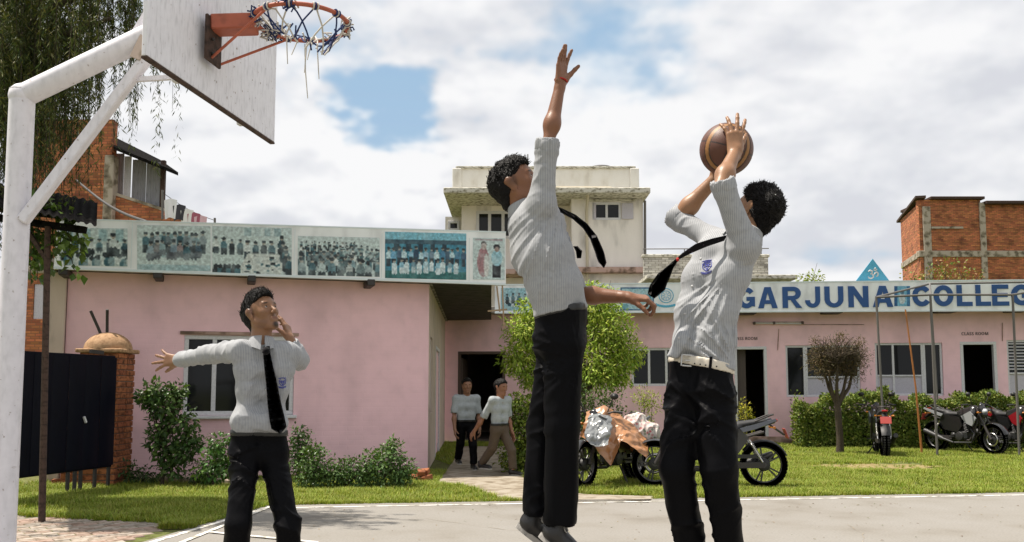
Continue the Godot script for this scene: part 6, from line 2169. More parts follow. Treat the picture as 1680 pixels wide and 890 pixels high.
func make_shoe(t: Node3D, heel: Vector3, toe: Vector3, up: Vector3, sole: Material, upper: Material = null) -> void:
	var z := (toe - heel).normalized()
	var x := up.cross(z).normalized()
	var xf := Transform3D(Basis(x, z.cross(x), z) * (heel.distance_to(toe) / 0.285), heel)
	var f := Field.new()
	f.dot(Vector3(0, 0.052, 0.042), 0.038, 0.02)
	f.add(Vector3(0, 0.055, 0.06), Vector3(0, 0.035, 0.235), 0.044, 0.034, 0.03, Vector3.RIGHT, 1.02)
	f.add(Vector3(0, 0.06, 0.035), Vector3(0, 0.115, 0.03), 0.040, 0.040, 0.03)
	f.add(Vector3(0.004, 0.03, 0.20), Vector3(-0.002, 0.026, 0.25), 0.036, 0.030, 0.03)
	f.sub(Vector3(0, 0.12, 0.03), Vector3(0, 0.2, 0.03), 0.033, 0.04, 0.004)
	f.cut(Vector3(0, 0.018, 0), Vector3.DOWN)
	f.xf = xf
	var sh := part("shoe", f.mesh(MB.new(), 0.006), upper if upper else mats.shoe, t)
	var pts := PackedVector2Array()
	for i in 36:
		var a := TAU * i / 36.0
		var v := 0.142 + 0.146 * sin(a)
		var w := 0.040 + 0.008 * smoothstep(0.1, 0.22, v) - 0.006 * smoothstep(0.05, 0.12, v) * smoothstep(0.2, 0.12, v)
		pts.append(Vector2(cos(a) * w * (1.0 if absf(cos(a)) > 0.2 else 1.0), v))
	var sm := MB.new().prism(pts, 0.024, xf * Transform3D(Basis(Vector3.RIGHT, Vector3(0, 0, 1), Vector3.DOWN), Vector3(0, 0.012, 0)))
	part("sole", sm, sole, sh)
	var lm := MB.new()
	for k in 4:
		var q := Vector3(0, 0.094 - k * 0.0085, 0.085 + k * 0.028)
		lm.tube([xf * (q + Vector3(-0.026, -0.012, -0.004)), xf * (q + Vector3(0, 0.003, 0)), xf * (q + Vector3(0.026, -0.012, 0.004))], 0.0028, 5)
	for s in [-1, 1]: lm.torus(xf * Vector3(s * 0.018, 0.104, 0.075), xf.basis * Vector3(0.3 * s, 1, 0.6), 0.016, 0.0024, 12, 5)
	part("laces", lm, sole, sh)

func shoe_on(t: Node3D, ankle: Vector3, dir: Vector3, up: Vector3, shin: Vector3, sole: Material) -> void:
	var z := dir.normalized()
	var x := up.cross(z).normalized()
	var y := z.cross(x)
	var heel := ankle - y * 0.105 - z * 0.035
	make_shoe(t, heel, heel + z * 0.285, up, sole)
	part("sock", MB.new().tube([ankle - shin * 0.10, ankle, ankle - y * 0.03], [0.040, 0.036, 0.034], 14), mats.belt_black, t)

func cuff(t: Node3D, c: Vector3, d: Vector3, r: float) -> void:
	# the rolled end of a sleeve, a loose band folded twice
	var nn := noise(int(r * 1e4) + int(c.x * 100.0), 1.4, 2)
	var x := d.cross(Vector3(0.3, 0.2, 1)).normalized()
	var y := d.cross(x)
	var rows := []
	for j in 7:
		var prof: Array = [[-0.050, 0.001], [-0.046, 0.0065], [-0.020, 0.0085], [-0.002, 0.0075], [0.001, 0.003], [-0.004, -0.003], [-0.030, -0.006]][j]
		var row := []
		for i in 30:
			var a := TAU * i / 30.0
			var w := nn.get_noise_2d(cos(a) * 1.3, sin(a) * 1.3 + j * 0.12)
			row.append(c + d * (prof[0] + w * 0.009) + (x * cos(a) + y * sin(a)) * (r + prof[1] + w * 0.006))
		rows.append(row)
	var mb := MB.new().grid(rows, Vector3.ZERO, true)
	var k := 2 * 30
	if mb.n[k].dot(mb.v[k] - c - d * (mb.v[k] - c).dot(d)) < 0.0:
		for i in mb.n.size(): mb.n[i] = -mb.n[i]
		mb.idx.reverse()
	part("cuff", mb, mats.shirt, t)

func rows_field(f: Field, rows: Array, grow := 0.0, k := 0.03) -> void:
	# rows: [left, right, radius] from the hips upwards
	for i in rows.size():
		grow = grow - 0.010 if i == 0 else grow
		f.add(rows[i][0], rows[i][1], rows[i][2] + grow, rows[i][2] + grow, k)
		if i:
			for s in 2: f.add(rows[i - 1][s], rows[i][s], rows[i - 1][2] + grow, rows[i][2] + grow, k)

func make_shirt(rows: Array, arms: Array, neck: Vector3, folds: Array, hem: Array, extra := []) -> Field:
	var f := Field.new()
	rows_field(f, rows)
	var top: Vector3 = (rows[-1][0] + rows[-1][1]) * 0.5
	for a in arms:
		f.add(neck.lerp(top, 0.35), a[0], 0.044, a[3] * 0.86, 0.04)
		f.add(top.lerp(a[0], 0.55), a[0], rows[-1][2] * 0.72, a[3] * 0.92, 0.04)
		var cuff: Vector3 = a[6]
		if a.size() > 7:
			f.add(a[0], a[1], a[3], a[4], 0.035)
			f.add(a[1], cuff, a[4], a[5], 0.035)
			f.add(cuff - (cuff - a[1]).normalized() * 0.045, cuff, a[5] + 0.003, a[5] + 0.002, 0.004)
			var d: Vector3 = (cuff - a[1]).normalized()
			f.sub(cuff + d * 0.062, cuff + d * 0.12, 0.06, 0.06, 0.002)
		else:
			var d: Vector3 = (cuff - a[0]).normalized()
			f.add(a[0], cuff, a[3], a[4], 0.035)
			f.add(cuff - d * 0.042, cuff - d * 0.004, a[4] + 0.008, a[4] + 0.007, 0.004)
			f.add(cuff - d * 0.070, cuff - d * 0.058, a[4] + 0.003, a[4] + 0.006, 0.01)
			f.sub(cuff + d * 0.066, cuff + d * 0.12, 0.07, 0.07, 0.002)
	for e in extra: f.add(e[0], e[1], e[2], e[3], e[4] if e.size() > 4 else 0.03, e[5] if e.size() > 5 else Vector3.ZERO, e[6] if e.size() > 6 else 1.0)
	f.cut(hem[0], hem[1])
	for d in folds: f.fold(d[0], d[1], d[2], d[3], d[4] if d.size() > 4 else Vector3.ZERO, d[5] if d.size() > 5 else 0.0)
	return f

func make_trousers(rows: Array, legs: Array, waist: Array, folds: Array) -> Field:
	var f := Field.new()
	rows_field(f, rows)
	for l in legs:
		f.add(l[0], l[1], l[3] - 0.010, l[4] - 0.008, 0.025)
		f.add(l[1], l[2], l[4] - 0.008, l[5] - 0.006, 0.02)
		var d: Vector3 = (l[2] - l[1]).normalized()
		f.sub(l[2] + d * 0.10, l[2] + d * 0.16, 0.105, 0.105, 0.002)
	f.cut(waist[0], waist[1])
	for d in folds: f.fold(d[0], d[1], d[2], d[3], d[4] if d.size() > 4 else Vector3.ZERO, d[5] if d.size() > 5 else 0.0)
	return f

func body_core(mb: MB, rows: Array, arms: Array, legs: Array, neck: Vector3, skin: Color) -> void:
	var f := Field.new()
	rows_field(f, rows, -0.048, 0.03)
	var top: Vector3 = (rows[-1][0] + rows[-1][1]) * 0.5
	f.add(top, neck, 0.026, 0.042, 0.01)
	for a in arms:
		f.add(top, a[0], 0.045, 0.036, 0.04)
		f.add(a[0], a[1], 0.034, 0.030, 0.03)
	for l in legs:
		f.add((rows[0][0] + rows[0][1]) * 0.5, l[0], 0.030, 0.045, 0.015)
		f.add(l[0], l[1], 0.045, 0.040, 0.02)
		f.add(l[1], l[2], 0.040, 0.030, 0.02)
		var d: Vector3 = (l[2] - l[1]).normalized()
		f.add(l[2] - d * 0.02, l[2] - d * 0.01, 0.030, 0.030, 0.02)
	f.paint = [skin]
	f.mesh(mb, 0.016)

func belt(t: Node3D, rows: Array, c: Vector3, axis: Vector3, h: float, m: Material, grow := 0.008) -> Field:
	var f := Field.new()
	rows_field(f, rows, grow)
	f.cut(c + axis * h * 0.5, axis)
	f.cut(c - axis * h * 0.5, -axis)
	part("belt", f.mesh(MB.new(), 0.006), m, t)
	return f

func tie_strip(t: Node3D, pts: Array, width: Array, side: Array, m: Material) -> MeshInstance3D:
	var c := Curve3D.new()
	for i in pts.size():
		var d: Vector3 = (pts[mini(i + 1, pts.size() - 1)] - pts[maxi(i - 1, 0)]) * 0.17
		c.add_point(pts[i], -d, d)
	var P2 := []; var S := []; var W := []
	var n := 30
	for i in n + 1:
		var u := i / float(n)
		P2.append(c.sample_baked(c.get_baked_length() * u))
		var k := u * (width.size() - 1)
		var j := mini(int(k), width.size() - 2)
		W.append(lerpf(width[j], width[j + 1], k - j))
		S.append((side[j] as Vector3).lerp(side[j + 1], k - j))
	# the pointed tip
	W[n] = 0.002
	W[n - 1] *= 0.55
	return part("tie", MB.new().ribbon(P2, S, W, 0.0035), m, t)

func on_cloth(f: Field, root: Vector3, px: float, py: float, z: float) -> Vector3:
	# where cloth lies under a point of the frame
	var a := P(px, py, z - 0.5)
	var d := (P(px, py, z) - a).normalized()
	return f.surface(a - root, d, 0.9)

func crest_on(t: Node3D, f: Field, c: Vector3, right: Vector3, up: Vector3, into: Vector3, s: float) -> void:
	# an embroidered emblem: a shield with lines over it and a scroll below
	var mb := MB.new()
	var lines := [[[-0.5, 0.55], [0.5, 0.6], [0.48, 0.1], [0.2, -0.2], [0, -0.32], [-0.2, -0.2], [-0.48, 0.1], [-0.5, 0.55]],
		[[-0.42, 0.36], [-0.1, 0.42], [0.15, 0.34], [0.42, 0.42]], [[-0.36, 0.16], [0.0, 0.24], [0.36, 0.16]], [[-0.2, 0.5], [-0.1, 0.0], [0.05, -0.2]], [[0.22, 0.5], [0.12, 0.05], [0.02, -0.2]],
		[[-0.6, -0.42], [-0.2, -0.52], [0.2, -0.50], [0.55, -0.38]], [[-0.5, -0.58], [0.0, -0.68], [0.5, -0.54]], [[-0.6, 0.80], [-0.1, 0.86], [0.5, 0.82]], [[-0.4, 0.70], [0.4, 0.72]]]
	for l in lines:
		var pts := []
		for q in l:
			var from: Vector3 = c + (right * q[0] + up * q[1]) * s - into.normalized() * 0.2
			pts.append(f.surface(from, into.normalized()) - into.normalized() * 0.001)
		mb.tube(pts, 0.0022, 5)
	part("crest", mb, mats.crest, t)

func make_blocker() -> void:
	var z := 4.1
	var root := P(915, 870, z); root.y = 0
	var t := thing("person", "jumping young man in striped shirt stretching one arm straight up to block", "person", root, 0.0, "young men playing basketball")
	var skin := Color(0.205, 0.094, 0.048)
	var rows := [[P(916, 528, z - 0.075) - root, P(924, 528, z + 0.075) - root, 0.112], [P(908, 470, z - 0.085) - root, P(912, 470, z + 0.085) - root, 0.126], [P(893, 420, z - 0.09) - root, P(897, 420, z + 0.09) - root, 0.132], [P(881, 368, z - 0.085) - root, P(889, 368, z + 0.085) - root, 0.112]]
	var neck := P(857, 343, z + 0.01) - root
	var r_sh := P(889, 335, z - 0.16) - root
	var r_el := P(900, 232, z - 0.20) - root
	var r_wr := P(919.5, 137, z - 0.16) - root
	var l_sh := P(905, 372, z + 0.17) - root
	var l_el := P(948, 484, z + 0.19) - root
	var l_wr := P(1030, 488, z + 0.10) - root
	var arms := [[r_sh, r_el, r_wr, 0.056, 0.046, 0.0, P(898.5, 231, z - 0.197) - root], [l_sh, l_el, l_wr, 0.054, 0.046, 0.0, P(944, 474, z + 0.19) - root]]
	var pull := Vector3(0.42, -0.9, 0.0)
	var folds := [[0.005, noise(302, 4.0, 2), pull, 0.4], [0.008, noise(303, 11.0, 1, true), Vector3(0.1, 0.3, 0.9), 0.4, r_sh + Vector3(0, 0.14, 0), 0.18]]
	var extra := [[P(853, 372, z - 0.02) - root, P(858, 430, z) - root, 0.055, 0.05, 0.06], [P(938, 478, z - 0.06) - root, P(952, 502, z - 0.07) - root, 0.05, 0.028, 0.04]]
	var axis := (P(905, 440, z) - P(921, 520, z)).normalized()
	var wc := P(921, 508, z) - root
	var shirt := make_shirt(rows, arms, neck, folds, [wc - axis * 0.02, -axis], extra)
	shirt.fan(0.016, noise(307, 3.6, 1, true), P(926, 312, z - 0.10) - root, 2.0, P(915, 430, z - 0.1) - root, 0.42)
	part("shirt", shirt.mesh(MB.new(), 0.0070), mats.shirt, t)
	cuff(t, P(898.5, 231, z - 0.197) - root, (r_el - r_sh).normalized(), 0.047)
	var legs := [[P(924, 575, z - 0.09) - root, P(922, 700, z - 0.10) - root, P(919, 852, z - 0.08) - root, 0.100, 0.081, 0.078], [P(912, 575, z + 0.09) - root, P(890, 700, z + 0.09) - root, P(880, 838, z + 0.07) - root, 0.096, 0.080, 0.066]]
	var hips := [[P(918, 560, z - 0.07) - root, P(922, 560, z + 0.07) - root, 0.118], [P(919, 512, z - 0.07) - root, P(923, 512, z + 0.07) - root, 0.116]]
	var tf := [[0.010, noise(311, 7.0, 2), Vector3(0, 1, 0), 0.22], [0.022, noise(312, 8.0, 1, true), Vector3(0.9, 0.3, 0.4), 0.3, P(890, 590, z) - root, 0.26], [0.018, noise(313, 8.0, 1, true), Vector3(0.8, 0.5, 0.2), 0.3, P(905, 690, z) - root, 0.22], [0.018, noise(314, 8.0, 1, true), Vector3(1, 0.2, 0.3), 0.3, P(905, 830, z) - root, 0.2]]
	var tr := make_trousers(hips, legs, [wc - axis * 0.006, axis], tf)
	tr.fan(0.014, noise(317, 3.4, 1, true), P(950, 590, z - 0.1) - root, 1.6, P(915, 590, z - 0.08) - root, 0.28)
	part("trousers", tr.mesh(MB.new(), 0.0078), mats.trousers, t)
	belt(t, hips, wc - axis * 0.012, axis, 0.032, mats.belt_black, 0.004)
	var body := MB.new()
	body.tinted = true
	body_core(body, rows, arms, legs, neck, skin)
	var ra := arm_field(r_el, r_wr, skin, 0.86)
	add_hand(ra, r_wr, Vector3(0.10, 1, 0.0), Vector3(0.78, 0, 0.62), Vector3(0.62, 0, -0.78), 0.22, [0.10, 0.04, 0.08, 0.16, 0.3], 0.95)
	ra.mesh(body, 0.0036)
	var la := arm_field(l_el, l_wr, skin)
	add_hand(la, l_wr, Vector3(1, -0.10, 0.12), Vector3(0.05, -0.92, -0.35), Vector3(0.15, -0.35, 0.92), 0.12, [0.75, 0.9, 1.0, 1.05, 0.4], 1.0)
	la.mesh(body, 0.0036)
	var hx := Transform3D(face_basis(Vector3(0.86, 0.42, 0.20), Vector3(-0.25, 1, 0)).scaled(Vector3.ONE * 0.95), P(848, 306, z + 0.0) - root)
	make_head(t, body, hx, P(858, 352, z) - root, skin, {"fade": 0.85, "sides": 1.15, "top": 0.008, "seed": 21, "flow": Vector3(0, 0.5, 1), "tufts": 1000, "look": Vector3(0.0, 0.25, 1)})
	part("body", body, mats.skin, t)
	make_collar(t, mats.shirt, P(860, 346, z) - root, P(850, 325, z) - P(868, 365, z), Vector3(0.9, 0.3, 0.1), 0.068)
	part("wrist_thread", MB.new().torus(r_wr + Vector3(0.002, 0.012, 0), r_wr - r_el, 0.028, 0.0035, 20, 6), mats.red_thread, t)
	# the tie flying out in front
	var tp := []
	for k in [[905, 338, 0.0], [922, 346, 0.0], [942, 356, -0.02], [960, 371, -0.03], [974, 390, -0.04], [983, 412, -0.03], [991, 440, -0.02]]: tp.append(P(k[0], k[1], z + k[2]) - root)
	var sd := Vector3(0.45, 0.75, 0.35)
	tie_strip(t, tp, [0.018, 0.022, 0.026, 0.030, 0.036, 0.042, 0.036], [sd, sd, sd, Vector3(0.65, 0.6, 0.3), Vector3(0.85, 0.3, 0.3), Vector3(0.95, 0.0, 0.25), Vector3(0.95, -0.2, 0.2)], mats.tie1)
	part("tie_tail", MB.new().ribbon([P(944, 404, z - 0.02) - root, P(950, 412, z - 0.02) - root, P(950, 424, z - 0.02) - root], [Vector3(1, 0, 0.2), Vector3(1, 0, 0.2), Vector3(1, 0, 0.2)], [0.02, 0.03, 0.02], 0.003), mats.tie1, t)
	shoe_on(t, P(917, 858, z - 0.08) - root, Vector3(0.80, -0.58, 0.10), Vector3(0.55, 0.8, 0.1), Vector3(0, -1, 0), mats.sole)
	shoe_on(t, P(879, 843, z + 0.07) - root, Vector3(0.80, -0.60, -0.05), Vector3(0.55, 0.8, 0.1), Vector3(0, -1, 0), mats.sole)

func make_shooter() -> void:
	var z := 3.9
	var root := P(1160, 870, z); root.y = 0
	var t := thing("person", "jumping young man with white belt lifting the basketball, seen partly from behind", "person", root, 0.0, "young men playing basketball")
	var skin := Color(0.29, 0.150, 0.082)
	var ax := Vector3(0.65, 0, 0.75)   # towards his left
	var rows := []
	for k in [[1152, 606, 0.060, 0.088], [1155, 560, 0.063, 0.088], [1158, 515, 0.066, 0.087], [1174, 455, 0.080, 0.086], [1193, 412, 0.085, 0.078]]:
		var c := P(k[0], k[1], z) - root
		rows.append([c - ax * k[2], c + ax * k[2], k[3]])
	var neck := P(1222, 383, z - 0.0) - root
	var l_sh := P(1223, 404, z - 0.13) - root
	var l_el := P(1183, 303, z - 0.19) - root
	var l_wr := P(1206, 250, z - 0.055) - root
	var r_sh := P(1172, 396, z + 0.13) - root
	var r_el := P(1113, 358, z + 0.26) - root
	var r_wr := P(1176, 291, z + 0.19) - root
	var arms := [[l_sh, l_el, l_wr, 0.056, 0.043, 0.0, P(1184, 297, z - 0.195) - root], [r_sh, r_el, r_wr, 0.054, 0.046, 0.0, P(1105, 354, z + 0.285) - root]]
	var dn := Vector3(-0.35, -0.93, 0.0)
	var folds := [[0.006, noise(402, 4.0, 2), Vector3(0.5, -0.8, 0), 0.4], [0.012, noise(404, 10.0, 1, true), Vector3(0.2, 0.2, 0.9), 0.4, r_el, 0.17], [0.010, noise(405, 9.0, 1, true), Vector3(0.9, 0.2, 0.3), 0.3, l_sh, 0.16]]
	var axis := (P(1165, 530, z) - P(1150, 600, z)).normalized()
	var wc := P(1150, 597, z) - root
	var extra := [[P(1122, 560, z - 0.02) - root, P(1097, 594, z - 0.03) - root, 0.04, 0.016, 0.03], [P(1188, 570, z - 0.06) - root, P(1196, 606, z - 0.09) - root, 0.05, 0.025, 0.03]]
	var shirt := make_shirt(rows, arms, neck, folds, [wc - axis * 0.005, -axis], extra)
	shirt.fan(0.013, noise(407, 3.4, 1, true), P(1208, 432, z - 0.12) - root, 1.8, P(1170, 520, z - 0.1) - root, 0.36)
	shirt.fan(0.018, noise(408, 3.6, 1, true), P(1215, 625, z - 0.08) - root, 2.0, P(1165, 570, z - 0.1) - root, 0.22)
	part("shirt", shirt.mesh(MB.new(), 0.0070), mats.shirt, t)
	cuff(t, P(1184, 297, z - 0.195) - root, (l_el - l_sh).normalized(), 0.044)
	cuff(t, P(1105, 354, z + 0.285) - root, (r_el - r_sh).normalized(), 0.047)
	var hips := []
	for k in [[1148, 640, 0.062, 0.100], [1150, 596, 0.060, 0.092]]:
		var c := P(k[0], k[1], z) - root
		hips.append([c - ax * k[2], c + ax * k[2], k[3]])
	var legs := [[P(1172, 655, z - 0.06) - root, P(1180, 770, z - 0.11) - root, P(1204, 945, z + 0.06) - root, 0.096, 0.081, 0.066], [P(1124, 655, z + 0.05) - root, P(1110, 770, z - 0.03) - root, P(1142, 945, z + 0.14) - root, 0.097, 0.078, 0.070]]
	var tf := [[0.009, noise(411, 6.0, 2), Vector3(0.1, 1, 0), 0.3], [0.024, noise(412, 7.0, 1, true), Vector3(0.75, 0.55, 0.2), 0.25, P(1125, 690, z - 0.05) - root, 0.26], [0.024, noise(413, 7.0, 1, true), Vector3(0.85, -0.45, 0.2), 0.25, P(1172, 680, z - 0.1) - root, 0.24], [0.020, noise(414, 8.0, 1, true), Vector3(0.9, 0.35, 0.2), 0.3, P(1190, 800, z - 0.08) - root, 0.2], [0.020, noise(415, 7.0, 1, true), Vector3(0.8, 0.6, 0.2), 0.3, P(1130, 880, z) - root, 0.2]]
	var tr := make_trousers(hips, legs, [wc - axis * 0.014, axis], tf)
	tr.fan(0.016, noise(417, 3.4, 1, true), P(1142, 672, z - 0.1) - root, 1.6, P(1145, 670, z - 0.08) - root, 0.26)
	part("trousers", tr.mesh(MB.new(), 0.0078), mats.trousers, t)
	var bf := belt(t, hips, wc, axis, 0.040, mats.belt_white, 0.006)
	var bl := MB.new()
	var on_b := on_cloth(bf, root, 1128, 592, z)
	var bx := Basis(Vector3(0.97, -0.1, 0.22).normalized(), axis, Vector3(-0.25, 0.05, 0.97)).orthonormalized()
	for q in [[Vector3(-0.024, 0, 0.006), Vector3(0.007, 0.052, 0.008)], [Vector3(0.024, 0, 0.006), Vector3(0.007, 0.052, 0.008)], [Vector3(0, 0.023, 0.006), Vector3(0.042, 0.007, 0.008)], [Vector3(0, -0.023, 0.006), Vector3(0.042, 0.007, 0.008)], [Vector3(0.004, 0, 0.008), Vector3(0.035, 0.006, 0.006)]]:
		bl.box(on_b + bx * q[0], q[1], bx, 0.002)
	part("buckle", bl, mats.steel, t)
	for k in [1108, 1166]:
		var lp := on_cloth(bf, root, k, 596, z)
		part("belt_loop", MB.new().box(lp, Vector3(0.012, 0.055, 0.008), bx, 0.002), mats.trousers, t)
	for i in 5:
		var hp := on_cloth(bf, root, 1140 + i * 9, 597 + i * 1.2, z)
		part("eyelet", MB.new().ball(hp, Vector3.ONE * 0.0035, 8, 5), mats.belt_black, t)
	var body := MB.new()
	body.tinted = true
	body_core(body, rows, arms, legs, neck, skin)
	var la := arm_field(l_el, l_wr, skin, 0.94)
	add_hand(la, l_wr, Vector3(0.02, 1, -0.12), Vector3(-0.12, 0.1, -0.98), Vector3(0.98, 0, -0.12), 0.55, [0.16, 0.14, 0.16, 0.2, 0.15], 0.98)
	la.mesh(body, 0.0036)
	var ra := arm_field(r_el, r_wr, skin)
	add_hand(ra, r_wr, Vector3(0.42, 0.88, 0.0), Vector3(0.1, 0.15, 0.97), Vector3(-0.85, 0.42, 0.0), 0.4, [0.22, 0.22, 0.22, 0.25, 0.2], 0.98)
	ra.mesh(body, 0.0036)
	var hx := Transform3D(face_basis(Vector3(-0.55, 0.48, -0.85), Vector3(0.3, 1, 0.1)).scaled(Vector3.ONE * 0.91), P(1241, 349, z + 0.02) - root)
	make_head(t, body, hx, P(1226, 392, z) - root, skin, {"fade": 0.0, "top": 0.008, "curl": 0.005, "curl_freq": 60.0, "seed": 33, "flow": Vector3(0, 0.3, 0.6), "tufts": 1300, "length": 0.9})
	part("body", body, mats.skin, t)
	make_collar(t, mats.shirt, P(1221, 388, z) - root, P(1236, 362, z) - P(1220, 396, z), Vector3(-0.75, 0.1, 0.6), 0.072)
	var tp := []
	for k in [[1190, 391, -0.10], [1165, 398, -0.10], [1138, 408, -0.08], [1112, 423, -0.04], [1092, 445, 0.0], [1080, 468, 0.02], [1074, 490, 0.03]]: tp.append(P(k[0], k[1], z + k[2]) - root)
	var s1 := Vector3(0.35, 0.75, 0.5)
	tie_strip(t, tp, [0.030, 0.040, 0.050, 0.062, 0.074, 0.084, 0.075], [s1, s1, s1, Vector3(0.6, 0.6, 0.4), Vector3(0.85, 0.35, 0.35), Vector3(0.92, 0.2, 0.3), Vector3(0.92, 0.2, 0.3)], mats.tie2)
	part("tie_pin", MB.new().ball(P(1112, 426, z - 0.055) - root, Vector3(0.007, 0.009, 0.005), 8, 6), mats.red_thread, t)
	crest_on(t, shirt, on_cloth(shirt, root, 1160, 440, z), Vector3(0.95, 0.12, 0.2), Vector3(0.12, 0.98, 0), P(1160, 440, 1.0) - Vector3(0, EYE, 0), 0.040)
	# placket buttons
	for k in [[1150, 425], [1136, 470], [1124, 515], [1114, 555]]:
		var bp := on_cloth(shirt, root, k[0], k[1], z)
		part("button", MB.new().ball(bp, Vector3(0.006, 0.006, 0.004), 8, 5), mats.button, t)
	shoe_on(t, P(1204, 950, z + 0.06) - root, Vector3(-0.5, -0.65, 0.55), Vector3(-0.5, 0.75, 0.4), Vector3(0, -1, 0), mats.sole)
	shoe_on(t, P(1142, 950, z + 0.14) - root, Vector3(-0.55, -0.65, 0.5), Vector3(-0.5, 0.75, 0.4), Vector3(0, -1, 0), mats.sole)
	# the ball
	var bcen := P(1192, 245.5, z + 0.085)
	make_ball(bcen)

func make_ball(c: Vector3) -> void:
	var R := 0.1195
	var t := thing("basketball", "brown and tan panelled basketball held up in the jumping young man's hands", "ball", c)
	var turn := face_basis(Vector3(-0.16, -0.12, 0.97), Vector3(0.35, 1, 0)).transposed()
	var mb := MB.new()
	mb.tinted = true
	var dark := Color(0.105, 0.038, 0.020)
	var tan := Color(0.30, 0.14, 0.04)
	var segs := 180
	var rings := 110
	for i in rings + 1:
		for k in segs + 1:
			var a := TAU * k / segs
			var b := PI * i / rings - PI / 2
			var d := Vector3(cos(b) * cos(a), sin(b), cos(b) * sin(a))
			var q := turn * d
			# eight panels: two great circles and two curved seams
			var s1 := absf(q.x)
			var s2 := absf(q.y)
			var groove := 0.0
			var edge := absf(q.z) - (0.66 - 0.22 * q.y * q.y)
			var pc := tan if absf(edge) < 0.085 else dark
			groove = maxf(smoothstep(0.026, 0.010, minf(absf(edge - 0.085), absf(edge + 0.085))), smoothstep(0.030, 0.012, minf(s1, s2)) * (1.0 if absf(edge) > 0.085 else 0.0))
			mb.tint = pc.lerp(Color(0.02, 0.015, 0.012), groove)
			mb.vert(d * (R - groove * 0.0022), d, Vector2(float(k) / segs, float(i) / rings))
	for i in rings:
		for k in segs:
			var a := i * (segs + 1) + k
			mb.face(a, a + 1, a + segs + 2)
			mb.face(a, a + segs + 2, a + segs + 1)
	# surface direction from the shape itself
	part("cover", mb, mat("ball_rubber", Color(1, 1, 1), 0.5, {"tinted": true, "bump": ntex(95, 0.2, [0.0, 0.0, 1.0, 1.0], 2, 256), "scale": 8.0, "relief": 0.08, "world": false}), t)

